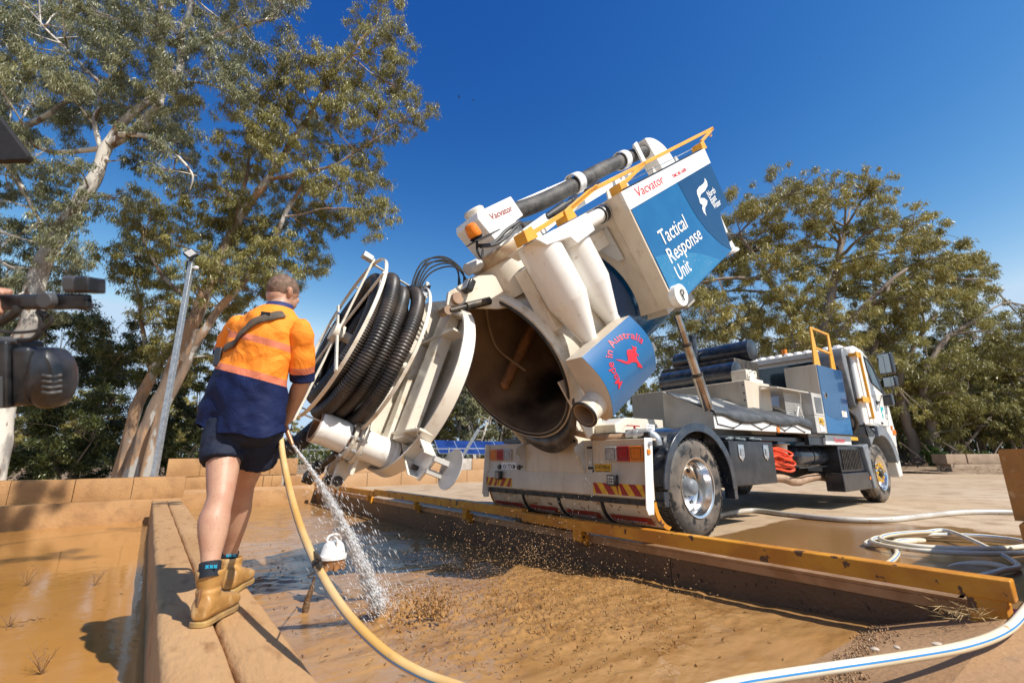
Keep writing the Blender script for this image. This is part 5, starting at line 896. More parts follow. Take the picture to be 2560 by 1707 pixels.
BB = [(-8.3,13.79,10.06,0.49),(-3.93,12.34,14.04,0.62),(-5.14,13.3,15.73,0.46),(-6.79,13.55,8.38,0.53),(-7.74,13.16,8.06,0.6),(-4.55,12.97,10.68,0.43),(-7.17,12.6,11.76,0.58),(-4.86,12.17,11.23,0.58),(-8.03,12.41,10.68,0.61),(-6.48,12.87,10.2,0.41),(-7.9,11.83,11.72,0.45),(-7.75,14.59,10.22,0.54),(-5.17,12.28,8.69,0.48),(-5.7,13.49,10.9,0.48),(-7.2,12.13,12.7,0.48),(-6.37,11.9,11.99,0.38),(-7.16,11.85,9.55,0.43),(-6.43,13.96,7.9,0.45),(-5.61,12.38,12.31,0.39),(-4.87,14.46,14.61,0.51),(-5.86,14.47,8.87,0.52),(-8.55,11.94,8.47,0.41),(-6.74,12.39,6.88,0.45),(-8.72,12.58,10.18,0.47),(-3.78,13.27,11.59,0.45),(-4.56,12.97,9.83,0.42),(-5.52,12.03,12.98,0.42),(-3.0,12.91,11.8,0.49),(-6.75,14.1,12.02,0.5),(-3.91,13.89,14.56,0.48),(-5.18,14.45,9.85,0.67),(-8.37,12.98,8.71,0.43),(-6.35,13.88,9.06,0.55),(-4.01,12.23,11.53,0.41),(-4.48,12.93,16.65,0.56),(-5.61,11.86,11.08,0.37),(-6.25,11.87,12.85,0.6),(-7.06,12.16,10.51,0.55),(-8.7,13.72,12.59,0.46),(-4.95,12.5,13.72,0.43),(-4.02,12.28,7.74,0.54),(-5.88,12.32,9.01,0.46),(-9.76,14.77,10.7,0.61),(-4.04,14.44,14.01,0.49),(-5.2,13.29,13.21,0.51)]+[(-11.79,13.69,6.38,0.53),(-10.9,13.71,6.26,0.45),(-8.78,11.98,5.42,0.37),(-10.97,14.17,8.43,0.46),(-8.78,13.36,8.44,0.49),(-6.35,11.96,5.7,0.48),(-7.99,12.18,5.99,0.5),(-9.24,13.05,8.09,0.57),(-9.03,13.15,7.1,0.53),(-8.61,11.9,6.02,0.38),(-9.52,11.71,6.66,0.46),(-10.23,13.48,5.21,0.51),(-7.91,13.4,7.55,0.51),(-8.98,14.02,5.54,0.4),(-7.01,14.08,7.14,0.66),(-12.31,13.82,8.5,0.5),(-11.7,13.92,8.79,0.62),(-11.72,13.78,7.15,0.6),(-8.62,14.62,6.18,0.68),(-7.46,12.82,6.36,0.6),(-10.01,12.68,8.62,0.48),(-11.76,13.0,6.83,0.53),(-10.35,12.64,5.25,0.44),(-8.87,13.75,7.8,0.62)]+[(-10.07,14.78,5.38,0.56),(-9.86,13.65,3.54,0.49),(-10.91,14.57,5.11,0.57),(-8.85,13.85,3.74,0.39),(-10.06,14.44,4.39,0.4),(-10.36,13.43,4.05,0.48)]
tree('gum_tree', 'tall brown barked gum with several leaning stems and olive crown behind the light pole', TB, BB, 190, .14, .0108, lfB, barkB, (-10.37,13.0,0), seed=12, sub=28, limb=.026, spread=.42, droop=1.7)
# --- dark bushes, left
def bush(name, label, blobs, base, seed, per=520, L=.13, W=.017, mat=None):
    x, y, z = base; tr = [([(x+dx, y+dy, 0), (x+dx*3, y+dy*3, .6), (x+dx*7, y+dy*5, 1.4)], .06, .02) for dx, dy in ((-.1, 0), (.05, .1), (.12, -.05), (-.2, .1))]
    return tree(name, label, tr, blobs, per, L, W, mat or lfD, barkR, (x, y, 0), seed=seed, sub=14, limb=.03, droop=.3, cat='bush')
bush('bush', 'dense dark green bush filling the space below the pale gum', [(-16.75,15.4,2.0,0.87),(-15.97,15.88,4.45,0.98),(-12.91,15.02,2.78,0.95),(-16.33,14.61,5.24,0.72),(-15.49,15.88,5.24,0.82),(-14.98,13.63,3.88,0.64),(-17.5,14.99,3.71,0.95),(-15.84,14.61,0.77,0.89),(-14.39,14.53,2.55,0.71),(-12.83,15.79,1.68,0.86),(-12.9,13.87,1.7,0.88),(-14.56,13.78,4.87,0.8),(-14.57,14.54,0.87,0.87),(-14.47,16.37,1.0,0.77),(-12.87,16.15,2.52,0.86),(-14.88,14.01,3.1,0.91),(-12.55,15.74,0.58,0.84),(-13.04,14.14,4.95,0.93),(-12.94,15.1,3.8,0.88),(-18.74,16.36,2.1,0.76),(-11.67,13.78,4.34,0.87),(-14.24,15.59,4.18,0.86),(-14.72,15.7,2.9,1.13),(-18.72,15.94,5.26,1.08),(-15.77,13.62,2.69,0.87),(-14.14,15.04,1.01,0.83),(-14.37,16.48,1.84,1.12),(-14.48,13.94,2.13,0.77),(-14.01,14.11,1.58,0.87),(-11.51,14.38,3.42,1.01)], (-13.95,15.0,0), 21, per=120)
bush('bush', 'dark evergreen shrub between the brown gum stems and the light pole', [(-10.76,15.55,3.34,0.58),(-12.08,16.19,1.83,0.45),(-11.04,16.12,2.01,0.49),(-12.13,16.82,2.66,0.6),(-11.96,16.21,0.78,0.65),(-12.56,16.88,3.46,0.43),(-11.29,16.02,1.3,0.52)], (-11.61,16.5,0), 22, per=26)
# --- trees on the right
def P_(u): return u
R1 = [(14.56,22.11,8.35,1.05),(20.31,22.09,8.51,0.82),(19.05,24.3,11.61,1.05),(16.57,23.64,14.07,1.15),(14.06,22.68,5.97,0.92),(13.52,25.38,10.59,1.13),(10.79,27.95,9.78,1.23),(24.45,27.37,15.85,1.23),(16.59,26.17,13.09,1.15),(22.23,22.41,12.19,0.98),(22.23,26.4,11.36,1.04),(28.17,26.56,10.73,1.28),(12.74,28.28,14.08,1.34),(14.39,27.4,12.96,1.15),(17.58,25.49,8.35,0.88),(14.15,26.71,14.11,1.41),(25.57,24.99,11.55,0.82),(15.91,28.88,9.67,1.05),(9.19,22.65,9.28,0.9),(11.75,23.39,7.45,1.04),(25.03,27.88,12.21,1.04),(18.07,26.74,11.8,1.3),(16.63,21.99,13.82,1.14),(23.44,27.83,16.81,1.28),(12.83,23.76,14.0,1.18),(24.86,27.17,13.83,1.34),(16.7,23.22,6.26,0.92),(18.72,24.79,13.55,0.8),(14.76,25.64,7.09,1.29),(16.46,25.59,16.44,1.34),(20.36,28.21,10.39,1.35),(21.5,22.1,10.54,1.0),(22.0,27.96,8.09,1.19),(15.35,24.52,13.72,0.85),(10.21,23.13,7.73,1.19),(16.86,21.96,7.44,0.8),(21.27,27.14,11.12,1.41),(20.12,27.54,11.99,1.02),(23.27,27.86,14.47,1.07),(21.36,24.71,8.21,0.95),(11.93,25.81,9.95,0.87),(14.84,23.31,7.31,0.88),(13.85,23.03,8.48,1.05),(18.88,23.18,15.43,0.9),(13.91,23.04,10.36,1.24),(18.7,27.86,7.31,1.38),(16.57,23.63,12.11,0.87),(22.48,22.85,9.63,1.12),(19.91,23.04,11.22,0.78),(21.8,26.44,9.63,0.98),(14.27,23.77,14.46,0.98),(14.83,25.76,12.84,1.2),(19.55,22.19,14.93,0.85),(13.5,27.95,12.41,1.3),(24.73,28.23,10.98,1.29),(21.68,25.78,7.35,1.27),(15.65,22.24,14.69,0.84),(20.0,21.06,11.89,0.85),(17.04,22.41,5.64,1.15),(27.56,25.74,11.84,0.9)]
tree('gum_tree', 'broad spreading bronze green gum rising above the truck cab', [([(16.438,25.0,0.13),(16.535,25.0,4.1),(17.057,25.0,6.51),(17.973,25.0,9.031),(18.934,25.0,11.674),(19.711,25.0,13.883)], .42, .12), ([(16.975,25.0,6.019),(15.39,25.0,9.053),(14.272,25.0,11.715),(13.472,25.0,13.376)], .22, .06), ([(17.177,25.0,6.509),(20.064,25.0,9.014),(22.723,25.0,11.101),(25.103,25.0,11.621)], .2, .05), ([(17.233,26.0,0.9),(19.977,26.0,4.701),(20.964,26.0,7.226),(22.365,26.0,10.414)], .28, .1), ([(13.561,24.0,10.248),(11.643,24.0,10.264),(10.178,24.0,10.022)], .12, .05), ([(22.158,24.5,10.373),(25.089,24.5,10.348),(27.01,24.5,10.201)], .1, .03)], R1, 160, .24, .021, lfR, barkR, (16.44,25.0,0), seed=31, sub=22, limb=.07)
R2 = [(22.02,25.43,8.08,1.45),(34.05,28.76,6.29,1.25),(25.44,29.74,6.44,1.67),(29.88,30.05,2.4,1.11),(34.62,30.63,3.4,1.11),(22.24,23.97,8.73,1.04),(25.1,25.48,8.5,1.34),(30.37,29.16,5.66,1.41),(27.64,25.64,7.96,1.48),(28.49,30.9,7.72,1.54),(23.29,23.73,3.83,1.17),(19.4,23.39,4.12,1.25),(28.53,26.93,2.17,1.5),(23.58,27.08,3.05,1.51),(29.19,28.17,3.34,1.59),(30.26,25.53,3.4,1.14),(31.9,29.13,4.74,1.35),(32.98,26.54,8.17,1.55),(25.15,27.06,4.16,1.56),(36.18,30.71,8.4,1.5),(28.31,25.04,6.01,1.25),(30.63,29.89,7.54,1.26),(29.5,24.34,4.48,0.87),(23.38,26.52,4.76,1.12),(27.19,23.96,7.18,1.19),(33.87,29.13,2.26,1.51),(23.35,24.74,1.96,1.09),(28.36,27.94,10.72,1.56),(22.86,23.55,5.09,1.05),(27.52,25.33,6.63,1.05),(31.46,27.27,4.51,1.13),(31.07,29.92,10.15,1.05),(19.46,23.22,6.28,1.12),(29.29,30.07,8.26,1.55)]
tree('gum_tree', 'dense olive gum with twisting stems just beyond the truck front', [([(21.911,26.0,0.064),(21.93,26.0,1.794),(21.731,26.0,3.463),(21.994,26.0,5.182),(23.473,26.0,7.205),(24.835,26.0,8.771)], .3, .1), ([(22.277,25.4,0.075),(22.635,25.4,2.687),(22.678,25.4,4.587),(24.099,25.4,6.797),(26.123,25.4,8.055)], .3, .1), ([(24.964,27.0,0.087),(24.611,27.0,2.798),(24.82,27.0,4.816)], .2, .1)], R2, 125, .23, .020, lfB, barkR, (22.38,26.0,0), seed=32, sub=22, limb=.07)
R3 = [(19.3,31.9,4.56,1.89),(14.22,32.34,4.46,1.95),(16.66,30.17,1.24,1.3),(19.02,28.86,7.32,1.37),(16.77,32.57,2.47,1.77),(12.1,32.88,11.06,1.91),(14.9,32.38,9.12,1.91),(17.47,29.37,7.42,1.61),(9.34,31.48,2.22,1.93),(16.0,29.15,5.75,1.84),(14.11,31.21,2.02,1.67),(11.67,30.67,5.83,1.54),(11.86,30.73,3.71,1.88),(24.33,31.86,6.56,1.39),(24.87,31.5,2.14,1.66),(23.89,31.33,4.53,1.24),(10.43,27.43,1.38,1.18),(26.86,32.5,6.88,1.45),(20.25,28.37,2.71,1.45),(13.82,28.52,6.71,1.21),(18.27,28.99,1.3,1.8),(9.23,28.13,4.27,1.31),(10.51,27.2,7.77,1.24),(9.4,28.9,6.29,1.62),(19.56,28.73,5.42,1.13),(24.74,29.47,4.05,1.29),(13.79,27.72,4.22,1.55),(15.67,29.56,8.66,1.68),(22.79,31.63,7.91,1.86),(17.63,28.65,2.7,1.66),(20.09,32.21,6.43,1.34),(9.04,28.53,8.05,1.7),(19.52,29.35,3.88,1.25),(12.34,29.04,6.75,1.18)]
tree('gum_tree', 'dark shaded gum seen behind the silencers and tipping ram', [([(14.182,30.0,0.159),(14.311,30.0,3.394),(15.518,30.0,6.217),(15.207,30.0,8.281)], .35, .12), ([(14.277,30.0,3.118),(12.094,30.0,6.245),(11.147,30.0,8.315)], .2, .08), ([(15.331,30.0,4.787),(19.318,30.0,6.769),(22.343,30.0,7.627)], .2, .08)], R3, 80, .26, .024, lfB, barkR, (14.18,30.0,0), seed=33, sub=20, limb=.08)
# --- generic gums for the woodland behind, copied
def generic(seed, h, lm, bk_, pale):
    rr = random.Random(seed); tr = []; bl = []
    for k in range(3):
        a = rr.uniform(0, 6.3); lean = rr.uniform(.05, .3); s = (.2*cos(a), .2*sin(a)); tr.append(([(s[0], s[1], 0), (s[0]+lean*h*.3*cos(a), s[1]+lean*h*.3*sin(a), h*.33), (s[0]+lean*h*.6*cos(a+.6), s[1]+lean*h*.6*sin(a+.6), h*.62), (s[0]+lean*h*.8*cos(a+.9), s[1]+lean*h*.8*sin(a+.9), h*.85)], .13, .04))
    for k in range(26):
        a = rr.uniform(0, 6.3); r = h*.30*rr.random()**.5; z = h*rr.uniform(.34, 1.0); r *= (1.15-abs(z/h-.62)); bl.append((r*cos(a), r*sin(a), z, h*.085))
    return tree('gum_tree', 'x', tr, bl, 24, .26, .03, lm, bk_, (0, 0, 0), seed=seed, sub=11, limb=.06)
G = [generic(41, 8.0, lfR, barkR, 0), generic(42, 7.0, lfB, barkR, 0), generic(43, 7.5, lfA, barkA, 1)]
def clone(root, loc, rz, sc, label, group):
    r = root.copy(); COL.objects.link(r); r.location = loc; r.rotation_euler = (0, 0, rz); r.scale = (sc, sc, sc*1.0); r['label'] = label; r['group'] = group
    for ch in list(root.children): c = ch.copy(); COL.objects.link(c); c.parent = r
    return r
spots = [(23.5, 26.5, 0, .72), (27, 29, 1, .95), (25.5, 31, 1, .9), (30, 31, 0, 1.0), (29.5, 26.5, 1, .8), (33, 28.5, 0, .9), (24, 34, 1, 1.05), (34, 34, 0, 1.1), (38, 31, 1, 1.15), (20.5, 36, 0, 1.0), (15, 38, 1, .95), (11, 40, 0, .9), (7.2, 38, 1, .8), (29, 38, 1, 1.1), (42, 38, 0, 1.2), (26, 24.4, 1, .62), (31.8, 24, 0, .7), (36, 25, 1, .8),
         (-1.5, 36, 2, .92), (1.0, 38, 2, .95), (-3.6, 38, 2, .98), (-5.4, 36, 1, .85), (-8, 42, 2, .8), (-2.6, 33, 2, .8), (-4.6, 43, 1, 1.0), (-.2, 42, 1, .95), (3.6, 42, 0, .7), (-12, 40, 0, .6), (-15.5, 43, 1, .62), (-19, 38, 0, .66), (-23, 42, 1, .74), (-28, 38, 0, .8), (-33, 36, 1, .85), (-22, 30, 1, .55), (-29, 28, 0, .7)]
used = set()
ORD = ('first', 'second', 'third', 'fourth', 'fifth', 'sixth', 'seventh', 'eighth', 'ninth', 'tenth', 'eleventh', 'twelfth', 'thirteenth', 'fourteenth', 'fifteenth', 'sixteenth', 'seventeenth', 'eighteenth', 'nineteenth')
def label_for(x, y, right):
    grp = sorted([a/b for a, b, *_ in spots if (a > 5) == right]); k = grp.index(x/y)
    return ('slender gum in the shaded woodland right of the tank, %s from the left' if right else 'small pale gum in the distant scrub, %s from the left')%ORD[k]
for i, (x, y, k, s) in enumerate(spots):
    right = x > 5; lb = label_for(x, y, right); gp = 'woodland gums on the right' if right else 'distant scrub gums'
    if k not in used: o = G[k]; used.add(k); o.location = (x, y, 0); o.scale = (s, s, s); o['label'] = lb; o['group'] = gp
    else: clone(G[k], (x, y, 0), i*1.7, s, lb, gp)
# far wood that reads as one mass
cl = []
for i in range(330):
    a = radians(-62+126*i/330)+random.uniform(-.02, .02); d = random.uniform(52, 66); h = (2.6+2.2*sstep(8, 40, d*sin(a))+1.0*noise.noise(Vector((a*6, 0, 0))))
    for z in np.arange(.6, h, 1.1): cl.append((d*sin(a)+random.uniform(-1, 1), d*cos(a), z, 1.5))
fw = leaves('far_woodland', cl, 45, .7, .12, lfD, None, .4, .5, 77); tag(fw, 'dim far belt of scrub and woodland along the horizon', kind='stuff')
# dry verge with litter below the trees
vg = MB(); NV = 60; V_ = []
for j in range(12):
    for i in range(NV):
        a = radians(-75+150*i/(NV-1)); r = 27.2+j*3.2; x, y = r*sin(a)*1.0, r*cos(a); V_.append((x, y, .02+.22*sstep(0, 2, j)+.12*noise.noise(Vector((x*.4, y*.4, 0)))))
vg.add(V_, [(j*NV+i, j*NV+i+1, (j+1)*NV+i+1, (j+1)*NV+i) for j in range(11) for i in range(NV-1)])
vo = vg.build('verge', M('dry_litter', (.30, .21, .13), .9, c2=(.17, .11, .065), sc=1.2, fac=(.4, .6), c3=(.42, .31, .19), sc3=6, fac3=(.55, .7), bump=(6, .9, .08)), None, smooth=180, recalc=False); vo['kind'] = 'structure'
lt = leaves('leaf_litter', [(r*sin(a), r*cos(a), .22, 1.3) for r, a in [(random.uniform(27.5, 36), random.uniform(-.9, 1.2)) for _ in range(500)]], 26, .28, .03, M('litter', (.30, .19, .11), .9, c2=(.12, .08, .05), sc=9), None, .5, 0, 78); lt.scale = (1, 1, .3); lt.location = (0, 0, .12); tag(lt, 'dry fallen bark and leaves on the verge', kind='stuff')
for i, (x, y, s) in enumerate(((21.6, 24.3, .5), (23.2, 23.6, .4), (17.5, 23.3, .3))):
    bush('shrub', ('bright green low shrub at the foot of the leaning trunks', 'small green shrub beside the far block stack', 'tiny green tuft at the tree line left of the trunks')[i], [(x+random.uniform(-s, s)*.7, y+random.uniform(-s, s)*.7, random.uniform(.2, 1.1)*s*1.6, s*.6) for _ in range(6)], (x, y, 0), 50+i, per=9, L=.12, W=.03, mat=leafmat('shrub_leaf%s' % '_abc'[i+1], [(.05, .09, .02), (.10, .15, .03), (.16, .2, .05)]))
# --- gum behind the camera whose crown dapples the left wall
_s = [(-8.2, 5.5, .6), (-7.3, 4.6, .55), (-6.9, 7.0, .6), (-8.6, 8.0, .7), (-7.6, 9.0, .7), (-6.3, 8.9, .5), (-5.6, 5.4, .4), (-4.4, 7.3, .4), (-6.4, 3.4, .5), (-8.4, 3.6, .6)]
_b = [tuple(tw(x+2.4, y-8.3, 10.0+.5*sin(i*3)))+(r,) for i, (x, y, r) in enumerate(_s)]; _t = tw(-9, -9, 0)
tree('gum_tree', 'gum tree behind the camera, its shade falling on the left wall', [([tuple(_t), tuple(_t+Vector((.3, .6, 4))), tuple(tw(-7.5, -6, 8.5)), tuple(tw(-5.5, -4, 10))], .3, .1)], _b, 16, .15, .0125, lfA, barkA, tuple(_t), seed=61, sub=12, limb=.03)
# ================================================================ light pole, solar panels, fence
pb = (-17.82,23.984,-0.0); pb = ((-8.494,11.4,0.347)[0], 11.4, 0); ptop = (-8.467,11.4,5.958)
lp = thing('light_pole', 'galvanised square light pole with black floodlight leaning by the brown gum', 'light pole', pb)
m = MB(Matrix.Translation((-pb[0], -pb[1], 0))); m.bar(pb, ptop, .11, .11, up=(0, 1, 0)); pol = m.build('pole', steel, lp, bevel=.006)
q = Vector(ptop)-Vector(pb)
m = MB(Matrix.Translation(q+Vector((.03, -.12, .12))) @ Matrix.Rotation(radians(38), 4, 'Y') @ Matrix.Rotation(radians(-25), 4, 'X')); m.box(-.13, .13, -.05, .04, -.13, .13); fld = m.build('floodlight', black, lp, bevel=.015)
m = MB(Matrix.Translation(q+Vector((.03, -.12, .12))) @ Matrix.Rotation(radians(38), 4, 'Y') @ Matrix.Rotation(radians(-25), 4, 'X')); m.box(-.10, .10, -.056, -.051, -.10, .10); m.build('lens', clearl, fld)
m = MB(); m.bar(q+Vector((0, 0, -.08)), q+Vector((.0, -.06, .08)), .05, .09); m.box(q.x-.10, q.x-.03, q.y-.05, q.y+.05, q.z-.28, q.z-.02); m.build('bracket', black, lp); m = MB(); m.sphere((q.x+.16, q.y-.02, q.z-.22), (.07, .05, .05), 10, 6); m.box(q.x, q.x+.14, q.y-.02, q.y+.02, q.z-.22, q.z-.19); m.build('sensor', whiteprint, lp)
# solar panels
sp_ = thing('solar_array', 'row of blue solar panels on a low frame beyond the retaining wall', 'solar panels', (-3.85, 22, 0))
cell = M('solar_cell', (.012, .03, .13), .12, c2=(.02, .05, .2), sc=2, coat=.6); ln = M('cell_line', (.30, .36, .48), .4)
s0 = Vector((-3.72, 22.5, 1.62)); ux = Vector((1, 0, -.03)); dn_ = Vector((.34, -.55, -.60)); o0 = Vector((-3.85, 22, 0))
for i in range(8):
    A_ = s0+ux*(.93*i)-o0; nrm = ux.cross(dn_).normalized()*-.02
    q4 = [A_+ux*.012, A_+ux*.915, A_+ux*.915+dn_, A_+ux*.012+dn_]; m = MB(); m.add(q4+[p+nrm for p in q4], [(0, 1, 2, 3), (4, 5, 6, 7), (0, 1, 5, 4), (1, 2, 6, 5), (2, 3, 7, 6), (3, 0, 4, 7)]); pnl = m.build('solar_panel', cell, sp_)
    m = MB()
    for k in range(7): a = A_+ux*(.012+.903*k/6); m.add([a-nrm*.06-nrm, a+ux*.008-nrm, a+ux*.008+dn_-nrm, a+dn_-nrm], [(0, 1, 2, 3)])
    for k in range(9): a = A_+dn_*(k/8); m.add([a+ux*.012-nrm, a+ux*.915-nrm, a+ux*.915+dn_*.01-nrm, a+ux*.012+dn_*.01-nrm], [(0, 1, 2, 3)])
    for a, b in ((A_, A_+dn_), (A_+ux*.92, A_+ux*.92+dn_)): m.bar(a, b, .025, .03)
    m.bar(A_, A_+ux*.92, .02, .03); m.bar(A_+dn_, A_+ux*.92+dn_, .02, .03); m.build('panel_frame', ln, pnl, recalc=False, smooth=0)
for i in range(9):
    a = s0+ux*(.93*i)+dn_*.5-o0; m = MB(); m.cyl((a.x, a.y, 0), (a.x, a.y, a.z), .03, n=8); m.build('post', steel, sp_)
st_ = thing('grey_strut', 'pale blue grey metal strut leaning in front of the solar panels', 'strut', ((-2.287,19.0,0.834)[0], 19, 0))
m = MB(Matrix.Translation((-(-2.287,19.0,0.834)[0], -19, 0))); m.bar(((-2.287,19.0,0.834)[0]-.25, 19, 0), (-1.363,19.0,1.935), .12, .08, up=(0, 1, 0)); m.build('strut_bar', steel, st_)
fc = thing('wire_fence', 'post and wire fence running behind the yard', 'fence', (-14, 20, 0))
for i in range(16):
    m = MB(); m.cyl((1.6*i, .12*i, 0), (1.6*i, .12*i, 1.25), .03, n=8); m.build('post', steel, fc)
for k in (.35, .7, 1.2): m = MB(); m.cyl((0, 0, k), (24, 1.8, k), .012 if k < 1 else .02, n=5); m.build('wire', steel, fc)
bs_ = MB(); bs_.box(-.06, .06, -.03, .03, 0, .75); o = bs_.build('green_stake', M('green_paint', (.25, .45, .08), .5), None, bevel=.01); o.location = (-8.886,12.4,0.462); o.location.z = 0; o.rotation_euler = (0, radians(12), 0); tag(o, 'short yellow green stake at the foot of the light pole', 'stake')
# birds
for i, (p, s) in enumerate((((-5.834,45.0,40.943), .32), ((-4.695,50.0,44.854), .28), ((48.727,60.0,61.218), .2))):
    m = MB(); m.sphere((0, 0, 0), (s*.5, s*.12, s*.12), 8, 6); bd_ = thing('bird', ('larger of two dark birds high in the open sky', 'smaller dark bird just right of the larger one', 'faint bird speck high above the right trees')[i], 'bird', p, .5*i); m.build('body', blackprint, bd_)
    m = MB(); m.add([(s*.25, 0, 0), (-s*.15, 0, 0), (-s*.3, s*.9, s*.35), (0, s*.5, s*.3)], [(0, 1, 2, 3)]); m.build('wing', blackprint, bd_); m = MB(); m.add([(s*.25, 0, 0), (-s*.15, 0, 0), (-s*.3, -s*.9, s*.35), (0, -s*.5, s*.3)], [(0, 1, 2, 3)]); m.build('wing', blackprint, bd_)
# ================================================================ THE MAN
skin = M('skin', (.50, .285, .185), .5, c2=(.45, .22, .14), sc=9, fac=(.45, .65), c3=(.33, .18, .12), sc3=110, fac3=(.58, .72), bump=(90, .08, .003))
hairm = M('short_hair', (.11, .065, .04), .75, c2=(.20, .12, .08), sc=40, bump=(260, .7, .004))
leather = M('tan_boot_leather', (.47, .25, .075), .42, c2=(.36, .18, .05), sc=9, c3=(.55, .36, .17), sc3=14, fac3=(.56, .7), bump=(30, .25, .01))
solem = M('gum_sole', (.40, .25, .08), .6, c2=(.28, .17, .07), sc=14)
sockm = M('navy_sock', (.008, .01, .018), .8, bump=(160, .3, .004))
shortm = M('dark_navy_shorts', (.010, .014, .030), .75, c2=(.016, .021, .04), sc=4, c3=(.05, .045, .045), sc3=12, fac3=(.7, .9), spec=.25, bump=(9, .6, .02))
navyc = M('navy_cloth', (.012, .022, .10), .7, c2=(.018, .03, .12), sc=5, bump=(12, .3, .01))
man = thing('person', 'man seen from behind in orange and navy shirt, shorts and tan boots, hosing mud', 'person', (-1.518,2.632,0.1))
MO = Vector(man.location)
def ell(c, W_, D_, n=28, p=2.3):
    c = Vector(c); W_ = Vector(W_); D_ = Vector(D_); out = []
    for i in range(n):
        a = 2*pi*i/n; ca, sa = cos(a), sin(a); out.append(c+W_*(abs(ca)**(2/p)*(1 if ca > 0 else -1))+D_*(abs(sa)**(2/p)*(1 if sa > 0 else -1)))
    return out
def catr(rings, k=5):
    """smooth a list of (centre, W, D) triples"""
    cs = pathlerp([r[0] for r in rings], k); ws = pathlerp([r[1] for r in rings], k); ds = pathlerp([r[2] for r in rings], k); return list(zip(cs, ws, ds))
def limb(m, pts, n=20, k=5, flat=1.0, side_=(1, 0, 0)):
    """pts: (x,y,z,r) limb loft"""
    P = pathlerp([p[:3] for p in pts], k); Rr = pathlerp([(p[3], 0, 0) for p in pts], k)
    m.tube([p for p in P], [r[0] for r in Rr], n)
def remesh(o, vox, sm=3):
    r = o.modifiers.new('r', 'REMESH'); r.mode = 'VOXEL'; r.voxel_size = vox; r.use_smooth_shade = True
    if sm: s = o.modifiers.new('s', 'SMOOTH'); s.factor = .5; s.iterations = sm
    return o
O_ = Matrix.Translation(-MO)
def L4(p, r): return (p[0], p[1], p[2], r)
b = MB(O_)
hipL, hipR = Vector((-1.606,2.64,1.012)), Vector((-1.458,2.72,1.015))
kL, kR = Vector((-1.504,2.5,0.662)), Vector((-1.581,2.84,0.704)); cL, cR = Vector((-1.501,2.47,0.55)), Vector((-1.629,2.9,0.557)); aL, aR = Vector((-1.459,2.42,0.34)), Vector((-1.69,2.98,0.285))
for h, k, c, a in ((hipL, kL, cL, aL), (hipR, kR, cR, aR)):
    limb(b, [L4(h, .10), L4(h.lerp(k, .5), .082), L4(h.lerp(k, .85), .068), L4(k, .061), L4(k.lerp(c, .5), .063), L4(c, .071), L4(c.lerp(a, .35), .062), L4(c.lerp(a, .7), .046), L4(a, .039), L4(a+Vector((0, .01, -.06)), .042)])
sp0, sp1, sp2 = Vector((-1.539,2.68,1.075)), Vector((-1.485,2.66,1.323)), Vector((-1.445,2.66,1.585))
limb(b, [L4(sp0, .14), L4(sp1, .13), L4(sp2, .13), L4(Vector((-1.414,2.66,1.68)), .09)])
nk0, nk1 = Vector((-1.41,2.665,1.69)), Vector((-1.406,2.69,1.8))
limb(b, [L4(nk0, .068), L4(nk0.lerp(nk1, .6), .060), L4(nk1, .060)])
HC = Vector((-1.412,2.7,1.841))
TILT = Matrix.Rotation(radians(9), 4, 'Y')
hm = MB(O_ @ Matrix.Translation(HC) @ Matrix.Rotation(radians(-24), 4, 'Z') @ TILT)
hm.sphere((0, 0, .018), (.078, .096, .092), 32, 20); hm.sphere((0, .045, -.045), (.058, .060, .062), 24, 14); hm.sphere((0, -.035, -.03), (.066, .055, .06), 20, 12)
hm.sphere((0, .108, -.018), (.013, .022, .022), 12, 8); hm.sphere((0, .088, -.055), (.026, .014, .010), 12, 6); hm.sphere((-.03, .083, .008), (.014, .014, .01), 8, 6); hm.sphere((.03, .083, .008), (.014, .014, .01), 8, 6)
for s_ in (-1, 1):
    hm.tube([(s_*.078, -.01, .022), (s_*.089, -.022, .014), (s_*.090, -.024, -.008), (s_*.082, -.016, -.028), (s_*.076, -.006, -.034)], [.009, .011, .010, .009, .007], 8); hm.sphere((s_*.079, -.008, -.004), (.010, .016, .026), 10, 8)
b.v += hm.v; b.f += [tuple(i+len(b.v)-len(hm.v) for i in f) for f in hm.f]
shL, shR = Vector((-1.618,2.64,1.608)), Vector((-1.219,2.6,1.562)); elL, elR = Vector((-1.802,2.82,1.486)), Vector((-1.246,2.72,1.301)); wrL, wrR = Vector((-1.575,3.02,1.13)), Vector((-1.38,2.88,1.084))
for s_, e, w_ in ((shL, elL, wrL), (shR, elR, wrR)):
    limb(b, [L4(s_, .062), L4(s_.lerp(e, .5), .053), L4(e, .046), L4(e.lerp(w_, .3), .048), L4(e.lerp(w_, .8), .032), L4(w_, .028)])
noz0, noz1 = Vector((-1.421,2.9,1.078)), Vector((-1.328,2.86,0.929))
def hand(m, wr, tgt, side_):
    d = (tgt-wr).normalized(); ax = (noz1-noz0).normalized(); up_ = d.cross(ax).normalized()
    m.loft([ell(wr+d*t, ax*w1, up_*w2, 14) for t, w1, w2 in ((0, .026, .02), (.03, .034, .017), (.07, .042, .015), (.085, .040, .013))])
    for k in range(4):
        q = wr+d*.08+ax*(-.030+.020*k); ln = (.9, 1, .95, .75)[k]
        m.tube(pathlerp([q, q+d*.028*ln-up_*.004, q+d*.040*ln-up_*.024*ln, q+d*.022*ln-up_*.040*ln, q+d*.002-up_*.038], 3), .0085, 8)
    q = wr+d*.03+ax*.034; m.tube(pathlerp([q, q+ax*.012+d*.02-up_*.008, q+d*.045-up_*.02+ax*.01, q+d*.055-up_*.036], 3), .0098, 8)
hand(b, wrL, noz0, -1); hand(b, wrR, noz0.lerp(noz1, .1), 1)
